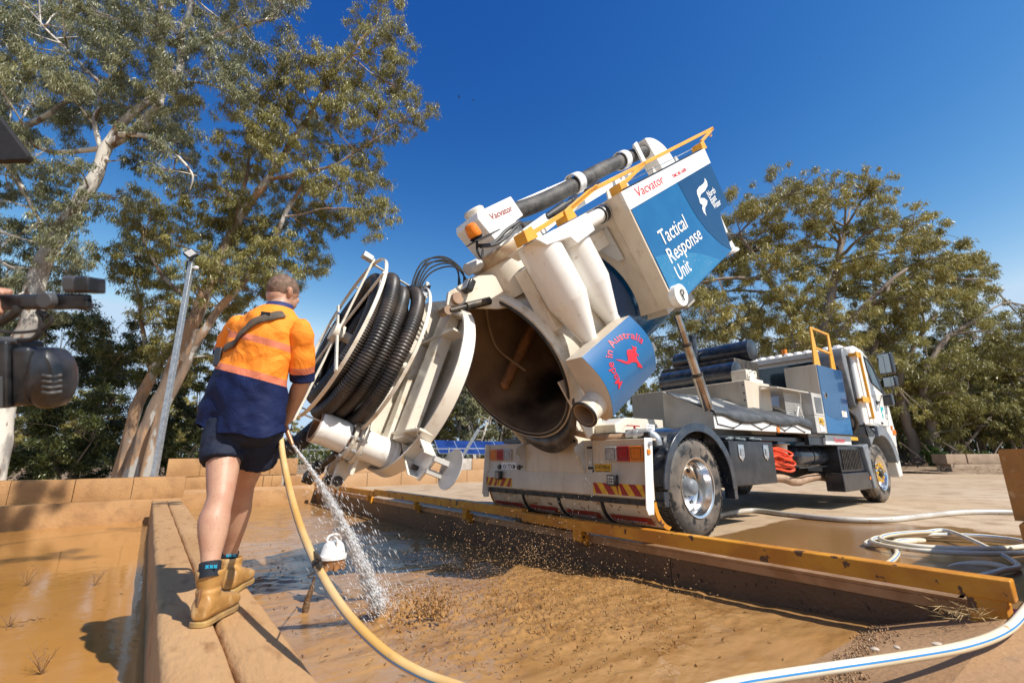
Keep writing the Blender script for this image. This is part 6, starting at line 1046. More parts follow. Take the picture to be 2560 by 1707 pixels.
body = remesh(b.build('body', skin, man, smooth=180, recalc=False), .0062, 3)
# hair: close cropped cap
hh = MB(O_ @ Matrix.Translation(HC) @ Matrix.Rotation(radians(-24), 4, 'Z') @ TILT); V_ = []; n1, n2 = 36, 14
for j in range(n2+1):
    for i in range(n1):
        a = 2*pi*i/n1; back = .5-.5*sin(a); mx = radians(84+38*back); ph = mx*j/n2; V_.append((.0800*sin(ph)*cos(a), .0985*sin(ph)*sin(a)-.001, .018+.0945*cos(ph)))
hh.add(V_, [(j*n1+i, j*n1+(i+1) % n1, (j+1)*n1+(i+1) % n1, (j+1)*n1+i) for j in range(n2) for i in range(n1)]); hh.build('hair', hairm, man, smooth=180)
# shirt: lofted torso with folds
WX = Vector((cos(radians(20)), -sin(radians(20)), 0)); DX = Vector((sin(radians(20)), cos(radians(20)), 0))
def tr_(p, hw, hd, tilt=0): return (Vector(p), (WX+Vector((0, 0, tilt))).normalized()*hw, DX*hd)
rings = [tr_((-1.545,2.66,1.0), .248, .17, -.10), tr_((-1.548,2.66,1.078), .246, .165, -.14), tr_((-1.532,2.66,1.185), .228, .155, -.14), tr_((-1.506,2.65,1.296), .214, .145, -.14), tr_((-1.479,2.65,1.404), .205, .14, -.12), tr_((-1.462,2.64,1.514), .204, .135, -.10), tr_((-1.447,2.64,1.601), .204, .13, -.10), tr_((-1.433,2.65,1.663), .172, .115, -.10), tr_((-1.42,2.66,1.704), .115, .10, -.08), tr_((-1.412,2.665,1.728), .082, .085, -.05)]
R_ = catr(rings, 9); NS = 120; V_ = []
for j, (c, W1, D1) in enumerate(R_):
    t = j/(len(R_)-1)
    for i, p in enumerate(ell(c, W1, D1, NS, 2.25)):
        nrm = (p-c); nrm.z = 0; nrm.normalize(); q = p*1.0
        fold = .027*noise.noise(Vector((q.x*5+q.z*3, q.y*4, q.z*4.2-q.x*5)))+.013*noise.noise(Vector((q.x*13+q.z*10, q.y*6, q.z*8-q.x*9)))+.006*(1-abs(noise.noise(Vector((q.x*9-q.z*14, 3, q.z*9)))))
        fold += .018*sin(8*(q.x*.8+q.z*1.1))*sstep(.55, .15, t)*.6
        p = p+nrm*fold*(1 if t < .8 else .35)
        if j < 3: p.z += (.02*sin(2*pi*i/NS*2)+.012*sin(2*pi*i/NS*5))*(1-j/3)
        V_.append(p)
sm_ = MB(O_); sm_.add(V_, [(j*NS+i, j*NS+(i+1) % NS, (j+1)*NS+(i+1) % NS, (j+1)*NS+i) for j in range(len(R_)-1) for i in range(NS)])
def shirt_mat(name, axis, stops):
    """cloth zones printed across the shirt: stops = [(t, kind)]"""
    m = bpy.data.materials.new(name); m.use_nodes = True; n = m.node_tree.nodes; l = m.node_tree.links; p = n['Principled BSDF']; p.inputs['Roughness'].default_value = .7; p.inputs['Specular IOR Level'].default_value = .2
    tc = n.new('ShaderNodeTexCoord'); d = n.new('ShaderNodeVectorMath'); d.operation = 'DOT_PRODUCT'; l.new(tc.outputs['Object'], d.inputs[0]); d.inputs[1].default_value = axis
    r = n.new('ShaderNodeMapRange'); r.inputs[1].default_value = -2; r.inputs[2].default_value = 3; l.new(d.outputs['Value'], r.inputs[0]); cr = n.new('ShaderNodeValToRGB'); cr.color_ramp.interpolation = 'CONSTANT'; l.new(r.outputs[0], cr.inputs[0])
    C_ = {'N': (.007, .014, .06), 'O': (.98, .29, .03), 'T': (.66, .20, .11)}; e = cr.color_ramp.elements; e[0].position = 0; e[0].color = (*C_[stops[0][1]], 1); e[1].position = (stops[1][0]+2)/5; e[1].color = (*C_[stops[1][1]], 1)
    for t, k in stops[2:]: q = e.new((t+2)/5); q.color = (*C_[k], 1)
    wv = n.new('ShaderNodeTexWave'); wv.inputs['Scale'].default_value = 38; wv.bands_direction = 'X'; l.new(tc.outputs['Object'], wv.inputs[0]); mr = n.new('ShaderNodeMapRange'); mr.inputs[3].default_value = .82; mr.inputs[4].default_value = 1.0; l.new(wv.outputs[1], mr.inputs[0])
    nz = n.new('ShaderNodeTexNoise'); nz.inputs['Scale'].default_value = 7; nz.inputs['Detail'].default_value = 8; l.new(tc.outputs['Object'], nz.inputs[0]); mr2 = n.new('ShaderNodeMapRange'); mr2.inputs[1].default_value = .35; mr2.inputs[2].default_value = .75; mr2.inputs[3].default_value = 1.0; mr2.inputs[4].default_value = .86; l.new(nz.outputs[0], mr2.inputs[0])
    mx = n.new('ShaderNodeMix'); mx.data_type = 'RGBA'; mx.blend_type = 'MULTIPLY'; mx.inputs[0].default_value = 1; l.new(cr.outputs[0], mx.inputs[6]); l.new(mr2.outputs[0], mx.inputs[7]); l.new(mx.outputs[2], p.inputs['Base Color'])
    bp_ = n.new('ShaderNodeBump'); bp_.inputs['Strength'].default_value = .55; bp_.inputs['Distance'].default_value = .03; nz2 = n.new('ShaderNodeTexNoise'); nz2.inputs['Scale'].default_value = 8; nz2.inputs['Detail'].default_value = 5; nz2.inputs['Distortion'].default_value = 1.2; l.new(tc.outputs['Object'], nz2.inputs[0]); l.new(nz2.outputs[0], bp_.inputs['Height']); l.new(bp_.outputs[0], p.inputs['Normal'])
    return m
AXV = Vector((.26, 0, 1)); tv = [AXV.dot(Vector(p)-MO) for p in ((-1.382,2.5,1.259), (-1.387,2.5,1.307), (-1.406,2.5,1.459), (-1.412,2.5,1.506))]
shm = shirt_mat('hi_vis_shirt', AXV, [(-9, 'N'), (tv[0], 'T'), (tv[1], 'O'), (tv[2], 'T'), (tv[3], 'O')])
shirt = sm_.build('shirt', shm, man, smooth=180, recalc=True); s_ = shirt.modifiers.new('s', 'SOLIDIFY'); s_.thickness = .004; s_.offset = -1; ss_ = shirt.modifiers.new('u', 'SUBSURF'); ss_.levels = 1; ss_.render_levels = 1
def sleeve(s0, e0, f, r0, r1, name, tb0, tb1):
    d = (e0-s0); E_ = s0+d*f; P = pathlerp([s0-d.normalized()*.075+Vector((0, 0, .0)), s0.lerp(E_, .35), s0.lerp(E_, .7), E_], 8); k = len(P); V = []
    ax = d.normalized(); u = ax.orthogonal().normalized(); w_ = ax.cross(u); n = 48
    for j, p in enumerate(P):
        r = (r0+(r1-r0)*j/(k-1))*(.25+.75*sqrt(max(0, 1-(1-min(1, j/7))**2)))
        for i in range(n):
            a = 2*pi*i/n; q = p+(u*cos(a)+w_*sin(a))*r; q += (u*cos(a)+w_*sin(a))*(.014*noise.noise(q*9)+.008*noise.noise(q*19)); V.append(q)
    m = MB(O_); m.add(V, [(j*n+i, j*n+(i+1) % n, (j+1)*n+(i+1) % n, (j+1)*n+i) for j in range(k-1) for i in range(n)])
    a0 = ax.dot(E_-MO); mt = shirt_mat(name+'_cloth', ax, [(-9, 'O'), (a0-tb0, 'T'), (a0-tb1, 'N')]); o = m.build(name, mt, man, smooth=180); s = o.modifiers.new('s', 'SOLIDIFY'); s.thickness = .005; return o
sleeve(shR, elR, 1.02, .072, .066, 'sleeve', .11, .055); sleeve(shL, elL, .98, .074, .066, 'sleeve', .10, .05)
m = MB(O_); m.loft([ell(Vector((-1.409,2.66,1.699)), WX*.082, DX*.082), ell(Vector((-1.407,2.665,1.728)), WX*.074, DX*.074), ell(Vector((-1.404,2.67,1.752)), WX*.070, DX*.072), ell(Vector((-1.408,2.67,1.741)), WX*.066, DX*.066)], cap=False); m.build('collar', navyc, man, smooth=180)
# strap across the back
sp_pts = [(-1.294,2.52,1.669), (-1.354,2.48,1.632), (-1.436,2.47,1.591), (-1.518,2.47,1.539), (-1.578,2.48,1.493), (-1.64,2.54,1.453)]
P = pathlerp(sp_pts, 12); m = MB(O_); V_ = []
for i, p in enumerate(P):
    t = (P[min(i+1, len(P)-1)]-P[max(0, i-1)]).normalized(); s = t.cross(Vector((0, -1, 0))).normalized(); V_ += [p+s*.026*(k-1.5)/1.5 for k in range(4)]
m.add(V_, [(4*i+k, 4*i+k+1, 4*i+k+5, 4*i+k+4) for i in range(len(P)-1) for k in range(3)])
st = m.build('strap', M('webbing', (.07, .055, .04), .8, c2=(.12, .09, .06), sc=15, bump=(200, .5, .003)), man, smooth=180, recalc=False); sw_ = st.modifiers.new('w', 'SHRINKWRAP'); sw_.target = shirt; sw_.offset = .010; sw_.wrap_mode = 'ABOVE_SURFACE'; s_ = st.modifiers.new('s', 'SOLIDIFY'); s_.thickness = .004; s_.offset = 1
m = MB(O_); m.prism([(0, 0), (.05, .004), (.048, .022), (-.002, .018)], 'y', 0, .004); lbl = MB(O_ @ Matrix.Translation((-1.413,2.505,1.635))); lbl.add([v for v in MB().prism([(0, 0), (.05, -.006), (.05, .014), (0, .02)], 'y', -.012, -.004).v], m.f); lbl.build('neck_label', blackprint, man)
# radio on the left side
m = MB(O_); c = Vector((-1.669,2.58,1.416)); m.box(c.x-.02, c.x+.02, c.y-.02, c.y+.03, c.z-.06, c.z+.05); m.build('radio_pouch', black, man, bevel=.008)
# shorts
m = MB(O_); wc = Vector((-1.545,2.67,1.086))
m.loft([ell(wc, WX*.195, DX*.135), ell(wc+Vector((.0, 0, -.06)), WX*.202, DX*.142), ell(wc+Vector((-.005, 0, -.13)), WX*.20, DX*.14), ell(wc+Vector((-.02, .01, -.17)), WX*.17, DX*.12)])
hemL, hemR = Vector((-1.558,2.56,0.83)), Vector((-1.502,2.79,0.817))
limb(m, [L4(hipL+Vector((.02, 0, .02)), .122), L4(hipL.lerp(hemL, .5), .112), L4(hemL, .100)], n=26); limb(m, [L4(hipR+Vector((0, 0, .02)), .125), L4(hipR.lerp(hemR, .5), .118), L4(hemR, .112)], n=26)
sh = remesh(m.build('shorts', shortm, man, smooth=180, recalc=False), .008, 3)
tx = bpy.data.textures.new('folds', 'CLOUDS'); tx.noise_scale = .07; dm = sh.modifiers.new('d', 'DISPLACE'); dm.texture = tx; dm.strength = .022; dm.mid_level = .5; dm.texture_coords = 'LOCAL'
# boots, socks
def boot(heel, toe, ank, rise=.0, name='boot'):
    heel = Vector(heel); toe = Vector(toe); f = (toe-heel); f.z = 0; L_ = .30; f.normalize(); s = Vector((f.y, -f.x, 0)); z0 = Vector((0, 0, 1)); base = heel
    def fr(t, hw, h0, h1): c = base+f*(L_*t)+z0*((h0+h1)/2); return ell(c, s*hw, z0*((h1-h0)/2), 24, 2.6)
    m = MB(O_); m.loft([fr(-.02, .030, .03, .09), fr(.04, .045, .022, .13), fr(.2, .048, .022, .14), fr(.42, .047, .022, .125), fr(.62, .054, .022, .105), fr(.82, .056, .022, .090), fr(.95, .045, .022, .078), fr(1.01, .022, .028, .060)])
    sh0 = base+f*(L_*.20)+z0*.05; up = Vector(ank); m.loft([ell(sh0, s*.05, f*.065), ell(sh0.lerp(up, .42), s*.045, f*.056), ell(sh0.lerp(up, .6), s*.050, f*.060), ell(sh0.lerp(up, .68), s*.044, f*.054), ell(sh0.lerp(up, .85), s*.054, f*.060), ell(up+z0*.0, s*.058, f*.063), ell(up+z0*.018, s*.061, f*.066), ell(up+z0*.032, s*.058, f*.062), ell(up+z0*.034, s*.052, f*.056), ell(up+z0*.010, s*.050, f*.053)])
    bo = remesh(m.build(name, leather, man, smooth=180, recalc=False), .0055, 2)
    m = MB(O_); out = [(t, w) for t, w in ((-.03, .02), (.0, .038), (.1, .048), (.3, .046), (.5, .047), (.7, .058), (.88, .054), (1.0, .032), (1.03, .012))]
    P_ = [base+f*(L_*t)+s*w for t, w in out]+[base+f*(L_*t)-s*w for t, w in reversed(out)]; n = len(P_)
    m.add([p+z0*.0 for p in P_]+[p+z0*.026 for p in P_], [tuple(range(n)), tuple(range(n, 2*n))]+[(i, (i+1) % n, n+(i+1) % n, n+i) for i in range(n)]); m.build('sole', solem, bo, bevel=.005)
    m = MB(O_); pc = up+f*(-.066)+z0*-.08; m.bar(pc-z0*.035, pc+z0*.035, .026, .010, up=tuple(s)); m.build('heel_tab', rust, bo, bevel=.003)
    return bo
hl, hr = Vector((-1.452,2.37,0.1)), Vector((-1.632,2.897,0.1))
boot(hl, Vector((-1.464,2.617,0.1)), Vector((-1.464,2.44,0.303))); boot(hr, Vector((-1.67,3.14,0.1)), Vector((-1.683,2.99,0.25)))
for a_, c_ in ((aL, cL), (aR, cR)):
    m = MB(O_); d = (a_-c_).normalized(); m.lathe(a_-d*.030, a_+d*.04, [(0, .043), (.004, .0475), (.04, .046), (.07, .045)], 26, cap=False); sk2 = m.build('sock', sockm, man, smooth=60)
    m = MB(O_); fx_ = (a_-d*.015); [m.bar(fx_+Vector((.008+.018*k, -.047+.003*k, -.004)), fx_+Vector((.020+.018*k, -.046+.003*k, .008)), .003, .005) for k in range(3)]; [m.bar(fx_+Vector((.020+.018*k, -.046+.003*k, -.004)), fx_+Vector((.008+.018*k, -.047+.003*k, .008)), .003, .005) for k in range(3)]; m.build('sock_print', M('cyan_print', (.02, .45, .7), .6) if 'cyan_print' not in bpy.data.materials else bpy.data.materials['cyan_print'], sk2)
# ================================================================ nozzle, hoses
nz_ = thing('hose_nozzle', 'short copper brown nozzle at the man\'s right hip with water shooting out', 'nozzle', tuple(noz0))
m = MB(Matrix.Translation(-noz0)); m.lathe(noz0-(noz1-noz0)*.6, noz1, [(0, .018), ((noz1-noz0).length*1.2, .015), ((noz1-noz0).length*1.6, .011)], 16); m.build('barrel', M('copper', (.45, .20, .10), .4, .6, c2=(.3, .16, .1), sc=9), nz_)
def hosemat(name, c, c2): return M(name, c, .38, c2=c2, sc=2.5, fac=(.4, .62), c3=(.40, .26, .12), sc3=16, fac3=(.64, .74), coat=.2)
hoseY = hosemat('yellowed_hose', (.58, .32, .085), (.66, .46, .22)); hoseW = hosemat('white_hose', (.80, .73, .58), (.74, .62, .42)); bluestripe = M('blue_stripe', (.03, .22, .5), .4)
def hose_obj(pts, r, mat, name, par, stripe=True, k=14, sa=.6):
    P = pathlerp(pts, k); m = MB(); m.tube(P, r, 16); o = m.build(name, mat, par, smooth=60, recalc=False)
    if stripe:
        m = MB(); V = []; n = len(P)
        for i in range(n):
            t = (P[min(i+1, n-1)]-P[max(i-1, 0)]).normalized(); a = t.cross(Vector((0, 0, 1)));
            a = a.normalized() if a.length > .05 else Vector((1, 0, 0)); b_ = a.cross(t)
            if b_.z < 0: b_ = -b_
            for da in (-.16, .16): V.append(P[i]+(a*cos(sa+da)+b_*sin(sa+da))*(r+.0008))
        m.add(V, [(2*i, 2*i+1, 2*i+3, 2*i+2) for i in range(n-1)]); m.build('stripe', bluestripe, o, smooth=180, recalc=False)
    return o
h1 = thing('wash_hose', 'yellowed hose with blue stripe curving from the man\'s hands down across the mud', 'hose', (0, 0, 0))
pp_ = [tuple(noz0-(noz1-noz0)*.5), (-1.412,2.85,1.048), (-1.363,2.78,0.955), (-1.27,2.66,0.82), (-1.108,2.45,0.642), (-0.933,2.22,0.504), (-0.754,2.0,0.394), (-0.589,1.83,0.309), (-0.431,1.72,0.237), (-0.296,1.66,0.194), (-0.16,1.6,0.177), (-0.003,1.5,0.17)]
hose_obj(pp_, .0165, hoseY, 'hose', h1, sa=-.1)
m = MB(); m.tube(pathlerp([(-0.845,2.12,0.463), (-0.779,2.02,0.453), (-0.832,2.08,0.43), (-0.764,2.0,0.433), (-0.815,2.06,0.413)], 6), .007, 6); [m.lathe(Vector(a)-Vector(d)*.012, Vector(a)+Vector(d)*.012, [(0, .019), (.012, .0205), (.024, .019)], 16) for a, d in (((-0.806,2.06,0.431), (.35, -.5, -.8)),)]; m.build('tape_wrap', dark, h1)
def zz(p, z): return (p[0], p[1], z)
D5 = lambda x, y: ((1800+x/3.092)*.91875, (1200+y/3.092)*.91875)
h2 = thing('wash_hose', 'white hose with blue stripe lying across the sandy apron in the near right corner', 'hose', (0, 0, 0))
pn_ = [(0.575,1.873,0.03), (0.818,1.972,0.03), (1.004,2.025,0.03), (1.274,2.095,0.03), (1.599,2.179,0.03), (1.965,2.29,0.03), (2.31,2.459,0.03), (2.7,2.733,0.03), (3.488,3.339,0.04), (3.564,3.3,0.259), (3.688,3.6,-0.065), (3.768,3.75,-0.044), (3.717,3.85,0.009), (3.641,3.95,0.008), (3.519,4.0,-0.015), (3.261,3.85,-0.024)]
hose_obj(pn_, .0215, hoseW, 'hose', h2, sa=.35)
h3 = thing('coiled_hose', 'white and blue hose lying in loose flat coils on the wet concrete', 'hose', (0, 0, 0))
cc = Vector((3.964,4.538,-0.0)); loops = [(2.749,3.795,0.028), (2.943,3.937,0.028), (3.258,4.261,0.028), (3.527,4.651,0.028), (3.759,4.847,0.028), (3.962,4.826,0.03)]
exu = Vector((.796, .605, 0)); eyu = Vector((-.605, .796, 0))
for i in range(33):
    a = 2.6-2*pi*i/14; r = .62-.05*(i/14)+.03*sin(i); loops.append(tuple(cc+Vector((1, .2, 0)).normalized()*cos(a)*r*1.15+Vector((-.2, 1, 0)).normalized()*sin(a)*r*.75+Vector((0, 0, .03+.028*(i/14)))))
loops += [(3.867,3.893,0.03), (3.491,3.624,0.03), (3.15,3.45,0.03)]
hose_obj(loops, .0205, hoseW, 'hose', h3, sa=.7, k=8)
h4 = thing('grey_hose', 'long grey hose snaking from under the truck to the right edge', 'hose', (0, 0, 0))
hose_obj([(2.75,6.751,0.035), (3.552,7.381,0.035), (3.818,6.928,0.035), (4.041,6.529,0.035), (4.286,6.296,0.035), (4.758,6.268,0.035), (5.554,6.618,0.035), (6.399,6.961,0.035), (6.986,6.921,0.035), (7.506,6.683,0.035)], .036, hosemat('grey_hose_skin', (.55, .52, .46), (.45, .40, .33)), 'hose', h4, stripe=False)
# ================================================================ water jet and flying mud
def drops(name, P, S, mat, stretch=None, label=None):
    """octahedral droplets, P (n,3), S (n,), stretched along given vectors"""
    n = len(P); base = np.array([(1, 0, 0), (-1, 0, 0), (0, 1, 0), (0, -1, 0), (0, 0, 1), (0, 0, -1)], float); F_ = np.array([(0, 2, 4), (2, 1, 4), (1, 3, 4), (3, 0, 4), (2, 0, 5), (1, 2, 5), (3, 1, 5), (0, 3, 5)])
    V = P[:, None, :]+base[None]*S[:, None, None]*rng.uniform(.6, 1.3, (n, 6, 1))
    if stretch is not None: V[:, 4] += stretch; V[:, 5] -= stretch
    me = bpy.data.meshes.new(name); me.vertices.add(6*n); me.vertices.foreach_set('co', V.reshape(-1).astype(np.float32)); nf = 8*n
    fi = (F_[None]+6*np.arange(n)[:, None, None]).reshape(-1).astype(np.int32); me.loops.add(3*nf); me.loops.foreach_set('vertex_index', fi); me.polygons.add(nf); me.polygons.foreach_set('loop_start', np.arange(0, 3*nf, 3, dtype=np.int32)); me.polygons.foreach_set('use_smooth', np.ones(nf, bool)); me.update(calc_edges=True)
    me.materials.append(mat); o = bpy.data.objects.new(name, me); COL.objects.link(o); tag(o, label, kind='stuff'); return o
imp = tw(-3.20, .72, -.24); n = 9000; t = rng.random(n)**.8; j0 = np.array(noz1); j1 = np.array(imp); sag = np.array([0, 0, 1.0])
pos = j0+(j1-j0)*t[:, None]+sag*(.16*t*(1-t))[:, None]*2.2; rad = (.003+.028*t**1.15)[:, None]; pos = pos+rng.normal(0, 1, (n, 3))*rad*np.array([1, 1, .8]); far = rng.random(n) < .10; pos[far] += rng.normal(0, 1, (far.sum(), 3))*(.03+.11*t[far])[:, None]
dirv = (j1-j0)/np.linalg.norm(j1-j0); wmat = M('spray_water', (.95, .96, .97), .25, trans=.15)
drops('water_jet', pos, rng.uniform(.0008, .0029, n)*(.6+.7*t), wmat, stretch=dirv*rng.uniform(.006, .045, (n, 1))*(.3+t)[:, None], label='white spray of water shooting from the nozzle down to the mud')
m = MB(); P = [Vector(j0+(j1-j0)*q+sag*(.35*q*(1-q))) for q in np.linspace(0, .8, 40)]; m.tube(P, [.008+.020*(i/39)+.010*noise.noise(p*34) for i, p in enumerate(P)], 10); jc = m.build('water_stream', M('water_stream', (.92, .94, .96), .15, trans=.4, bump=(60, .8, .02)), None, smooth=180); tag(jc, 'clear core of the water stream leaving the nozzle', kind='stuff')
n = 900; a = rng.uniform(0, 2*pi, n); rr_ = np.abs(rng.normal(0, .17, n)); pos = np.stack([j1[0]+rr_*np.cos(a), j1[1]+rr_*np.sin(a), j1[2]+np.abs(rng.normal(0, .10, n))*(1-np.clip(rr_, 0, .8))], 1); drops('impact_spray', pos, rng.uniform(.001, .004, n), wmat, label='fine white splash where the jet hits the mud')
mudwet = M('flying_mud', (.36, .18, .056), .15, c2=(.20, .10, .034), sc=30)
def tws(A_): return np.array([tuple(tw(*p)) for p in A_])
n = 3400; x = rng.normal(-1.75, .42, n); y = rng.uniform(-1.1, 1.9, n)*1.0+.2; y = np.where(rng.random(n) < .6, rng.normal(1.0, .45, n), y); z = -.28+np.abs(rng.normal(0, .20, n))*np.where((y > .3) & (y < 1.7), 1.35, .75)
drops('mud_spatter', tws(np.stack([x, y, z], 1)), rng.uniform(.0015, .0055, n), M('lit_mud_drop', (.55, .33, .16), .3), label='brown droplets of muddy water flying above the pit')
n = 2300; r_ = rng.random(n)**.7; a = rng.uniform(0, 2*pi, n); x = -2.15+r_*np.cos(a)*1.2+rng.normal(0, .1, n); y = .25+r_*np.sin(a)*1.35+rng.normal(0, .1, n); z = np.array([mudz(p, q) for p, q in zip(x, y)])+np.abs(rng.normal(0, .022, n))
st_v = rng.normal(0, 1, (n, 3))*.009+np.array([0, 0, .004]); drops('mud_clods', tws(np.stack([x, y, z], 1)), rng.uniform(.0015, .006, n)*(.5+rng.random(n)), mudwet, stretch=st_v*.8, label='spray of thick mud clods thrown up over the churned surface')
n = 300; x = rng.normal(-2.92, .10, n); y = rng.normal(.42, .09, n); z = -.26+np.abs(rng.normal(0, .09, n)); drops('mud_splash', tws(np.stack([x, y, z], 1)), rng.uniform(.003, .012, n), mudwet, stretch=rng.normal(0, 1, (n, 3))*.006+np.array([0, 0, .003]), label='dark crown of mud thrown up beside the water jet')
n = 260; x = rng.normal(-.92, .3, n); y = rng.normal(.9, .25, n); z = rng.uniform(.0, 1.0, n); drops('white_drips', tws(np.stack([x, y, z], 1)), rng.uniform(.001, .0035, n), wmat, stretch=np.array([[0, 0, .006]])*rng.random((n, 1)), label='bright drops of water dripping from the tank onto the rear panel')
# debris: leaves and sticks on the mud, grit along the shore
n = 900; x = rng.uniform(-3.9, -.9, n); y = np.where(rng.random(n) < .5, rng.normal(2.6, 1.1, n), rng.uniform(-1.5, 6, n)); z = np.array([mudz(p, q) for p, q in zip(x, y)])+.006
drops('mud_debris', tws(np.stack([x, y, z], 1)), rng.uniform(.002, .010, n), mudwet, stretch=np.stack([rng.normal(0, .02, n), rng.normal(0, .02, n), rng.normal(0, .003, n)], 1), label='scattered leaf and twig scraps on the mud')
n = 1300; t = rng.random(n); x = -3.0+t*2.25+rng.normal(0, .06, n); y = -2.02+.42*t**1.5+rng.normal(0, .05, n)+.05*np.sin(t*14); zz_ = -.03-(np.clip(y+2.3, 0, 1))*.33+.006; zz_ = np.where(y < -2.3, -.01, zz_)
drops('shore_grit', tws(np.stack([x, y, zz_], 1)), rng.uniform(.002, .009, n), M('grit', (.38, .23, .11), .6, c2=(.20, .11, .05), sc=40, c3=(.6, .48, .36), sc3=70, fac3=(.64, .66)), stretch=rng.normal(0, .004, (n, 3)), label='grit, bark scraps and small stones along the edge of the mud')
for i, (u, c_) in enumerate(((0, ((2.055,2.547,-0.05))), (1, ((1.712,2.491,-0.05))), (2, ((1.891,2.593,-0.08))))):
    m = MB(); m.sphere((0, 0, 0), (.026-.006*i, .017, .008), 8, 5); o = m.build('stone', M('pale_stone', (.50, .41, .31), .7) if i == 0 else bpy.data.materials['pale_stone'], None); o.location = c_; tag(o, ('largest pale stone at the edge of the mud', 'pale stone half sunk at the shore of the mud', 'smallest pale stone between two others at the mud edge')[i], 'stone', 'pale stones on the shore')
tuft = leaves('dry_straw', [tuple(tw(-.95+random.uniform(-.22, .12), -2.12+random.uniform(-.12, .1), -.02))+(.10,) for _ in range(10)], 16, .10, .0022, M('straw', (.50, .34, .15), .8), None, .4, -.2, 90); tuft.scale = (1, 1, .45); tuft.location = (0, 0, -.0); tag(tuft, 'small heap of dry straw and twigs by the end of the rail', kind='stuff')
# twigs standing in the left water
def twig(root, scale, n, seed, m):
    rr = random.Random(seed)
    for k in range(n):
        a = rr.uniform(0, 6.3); h = scale*rr.uniform(.5, 1); p = Vector(root); q = p+Vector((cos(a)*h*.5, sin(a)*h*.5, h*.75)); m.tube([p, p.lerp(q, .5)+Vector((0, 0, h*.08)), q], [.0022, .0016, .0008], 4)
        for s in range(2): t_ = p.lerp(q, rr.uniform(.4, .8)); m.tube([t_, t_+Vector((rr.uniform(-.3, .3)*h, rr.uniform(-.3, .3)*h, h*.25))], [.0012, .0006], 3)
twm = M('dry_twig', (.26, .15, .07), .8)
for i, (p, s, lb) in enumerate((((-4.609,4.798,-0.3), .22, 'dry twig sprig at the far left of the muddy water'), ((-3.954,4.779,-0.3), .20, 'dry twig sprig standing mid way in the left muddy water'), ((-2.621,2.931,-0.3), .20, 'branching dry twig in the near left water corner'), ((-3.595,3.682,-0.3), .12, 'short twig lying at the left edge of the water'), ((-1.546,8.801,-0.32), .2, 'thin dry weed by the pit wall beyond the hanging cap'), ((-2.277,9.745,-0.32), .16, 'small dry weed against the far pit wall'))):
    m = MB(); twig((0, 0, 0), s, 9, i, m); o = m.build('dry_twig', twm, None, recalc=False); o.location = p; tag(o, lb, 'twig')
n = 700; cl_ = [(-6.2, 1.4), (-5.6, 1.2), (-5.4, 2.2), (-6.8, 2.2), (-7.1, 1.7), (-5.0, .1), (-5.9, 3.0)]; ci = rng.integers(0, len(cl_), n); cx = np.array(cl_)[ci]; x = cx[:, 0]+rng.normal(0, .16, n); y = cx[:, 1]+rng.normal(0, .05, n)+ .2*(x-cx[:, 0])
un = rng.random(n) < .35; x[un] = rng.uniform(-8.5, -4.7, un.sum()); y[un] = rng.uniform(-1, 8, un.sum())
drops('floating_litter', tws(np.stack([x, y, np.full(n, -.297)], 1)), rng.uniform(.001, .004, n), M('dark_litter', (.05, .028, .012), .7), stretch=np.stack([rng.normal(0, .020, n), rng.normal(0, .008, n), np.zeros(n)], 1), label='dark scraps of leaf litter floating on the left water')
stk = thing('root_stub', 'dark twisted root standing in the mud below the yellow hose', 'stick', (-1.684,4.14,-0.36))
m = MB(); m.tube(wig([(0, 0, -.02), (.01, 0, .08), (.03, .0, .16), (.05, .01, .27)], 5, .02, 3), [.024, .028, .026, .03, .028, .024, .026, .022, .024, .02, .018, .016, .014, .012, .010, .008], 8); m.tube(wig([(.02, 0, .1), (.05, -.01, .16), (.05, 0, .22)], 4, .01, 5), .007, 6); m.build('stem', M('muddy_root', (.14, .08, .04), .5, bump=(40, .8, .02)), stk, smooth=60)
m = MB(); q0 = Vector(stk.location); e_ = Vector((-0.795,2.06,0.412))-q0; m.tube(pathlerp([(.05, .01, .26), (e_*.5+Vector((-.02, 0, .12))), e_], 8), .004, 5); m.build('string', dark, stk)
# ================================================================ video camera at the left edge
vc = thing('video_camera', 'out of focus black video camera with viewfinder poking in at the left edge', 'video camera', (-1.368,1.25,1.09))
vc.location = (-1.3229,1.0991,1.4036); vc.rotation_euler = (.243, 0, 0); CM = Matrix(); KC = 3.96e-4
def cw(x, y, dy=0): return Vector((x*KC, dy, -y*KC))   # rig frame: right, away, up
vb_ = M('camera_black', (.008, .009, .011), .42, c2=(.03, .03, .033), sc=20, coat=.2); vg_ = M('camera_grey', (.07, .07, .075), .5)
def rb_(x0, x1, y0, y1, d0, d1, mat=vb_, name='camera_part', bev=.006):
    a = cw(x0, y1); b_ = cw(x1, y0); m = MB(CM); m.box(a.x, b_.x, a.y+d0, a.y+d1, a.z, b_.z); return m.build(name, mat, vc, bevel=bev, seg=3)
rb_(-300, 112, 660, 1090, -.03, .07, vb_, 'camera_body'); rb_(-60, 100, 885, 1085, -.045, -.03, vg_, 'battery_cover', .003); rb_(112, 225, 700, 1080, -.02, .05, vb_, 'side_module', .01); rb_(-300, 560, 355, 455, .0, .02, vb_, 'top_handle', .006)
rb_(150, 290, 360, 450, -.012, .03, vb_, 'handle_clamp'); rb_(415, 515, 238, 345, -.01, .04, vg_, 'microphone_mount', .008); rb_(505, 596, 245, 345, -.012, .045, vb_, 'light_head', .005); rb_(400, 560, 370, 420, .0, .02, vb_, 'mount_plate')
m = MB(CM); a = cw(330, 400); m.cyl((a.x, a.y-.02, a.z), (a.x, a.y+.04, a.z), .020, n=20); m.build('knob', vg_, vc, bevel=.002)
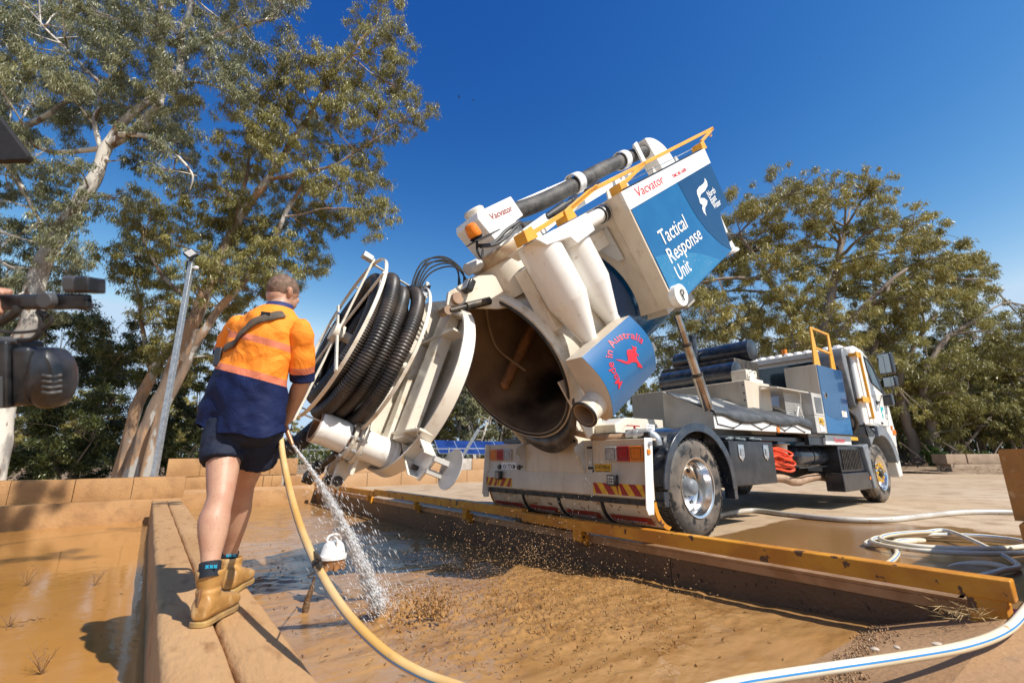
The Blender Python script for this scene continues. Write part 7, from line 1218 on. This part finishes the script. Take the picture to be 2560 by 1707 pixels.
m = MB(CM); c = cw(335, 900); m.loft([[Vector((c.x+w_*cos(t)+sh_, c.y+d, c.z+h_*sin(t))) for t in np.linspace(0, 2*pi, 29)[:-1]] for d, w_, h_, sh_ in ((-.04, .034, .066, .006), (-.03, .040, .076, .003), (.0, .042, .079, 0), (.03, .040, .075, -.003), (.045, .03, .06, -.004))]); m.build('viewfinder', vb_, vc, smooth=60)
m = MB(CM); [m.tube(pathlerp([tuple(cw(385, y, -.045)), tuple(cw(420, y+8, -.04)), tuple(cw(442, y+4, -.02))], 4), .005, 6) for y in (880, 915, 950, 985)]; m.build('eyecup_rib', rubber, vc)
for pts_, r in (([(60, 660), (130, 655), (230, 650), (280, 600), (290, 520), (270, 475), (300, 480), (330, 500)], .006), ([(0, 590), (100, 605), (220, 600), (300, 580), (350, 540), (360, 490)], .004), ([(-20, 560), (60, 520), (120, 480), (140, 440)], .010)):
    m = MB(CM); m.tube(pathlerp([tuple(cw(x, y, -.01)) for x, y in pts_], 6), r, 8); m.build('cable', rubber, vc)
m = MB(CM); m.lathe(cw(5, 660, -.01), cw(150, 660, -.01), [(0, .005), (.01, .011), (.03, .012), (.04, .008), (.055, .008)], 14); m.build('plug', vg_, vc)
hd_ = thing('monitor_hood', 'dark tilted corner of a monitor hood jutting in at the upper left', 'monitor', (-1.462,1.15,1.73))
m = MB(Matrix.Translation(-Vector((-1.462,1.15,1.73)))); F4 = [(-1.775,1.15,2.118), (-1.485,1.15,1.818), (-1.373,1.15,1.693), (-1.379,1.15,1.678), (-1.644,1.15,1.672)]; m.add(F4+[(x, y+.02, z) for x, y, z in F4], [(0, 1, 2, 3, 4), (5, 6, 7, 8, 9)]+[(i, (i+1) % 5, 5+(i+1) % 5, 5+i) for i in range(5)]); m.build('hood_panel', M('hood_black', (.008, .007, .007), .8, c2=(.014, .012, .012), sc=30), hd_, bevel=.003)
op_ = thing('person', 'hand of a camera operator gripping the top handle at the left edge', 'person', vc.location)
op_.rotation_euler = vc.rotation_euler; OO = Matrix(); m = MB(OO)
pw = cw(-60, 420, -.01); m.tube([cw(-900, 900, -.05), cw(-500, 640, -.04), cw(-220, 480, -.02)], [.05, .045, .032], 16); m.sphere(tuple(cw(-110, 430, -.0)), (.045, .03, .045), 16, 10)
for k in range(4): q = cw(-20-28*k, 345, -.005); e = cw(8-28*k, 400, -.035); m.tube(pathlerp([tuple(cw(-60-28*k, 350, .01)), tuple(q), tuple(cw(22-28*k, 372, -.028)), tuple(e), tuple(cw(-8-28*k, 462, -.02)), tuple(cw(-18-28*k, 465, .01))], 4), .0105, 10)
m.tube(pathlerp([tuple(cw(-150, 380, .0)), tuple(cw(-90, 330, .02)), tuple(cw(-20, 340, .035))], 5), .011, 10)
remesh(m.build('hand', skin, op_, smooth=180, recalc=False), .004, 2)
cam.dof.use_dof = True; cam.dof.focus_distance = 4.2; cam.dof.aperture_fstop = 2.4
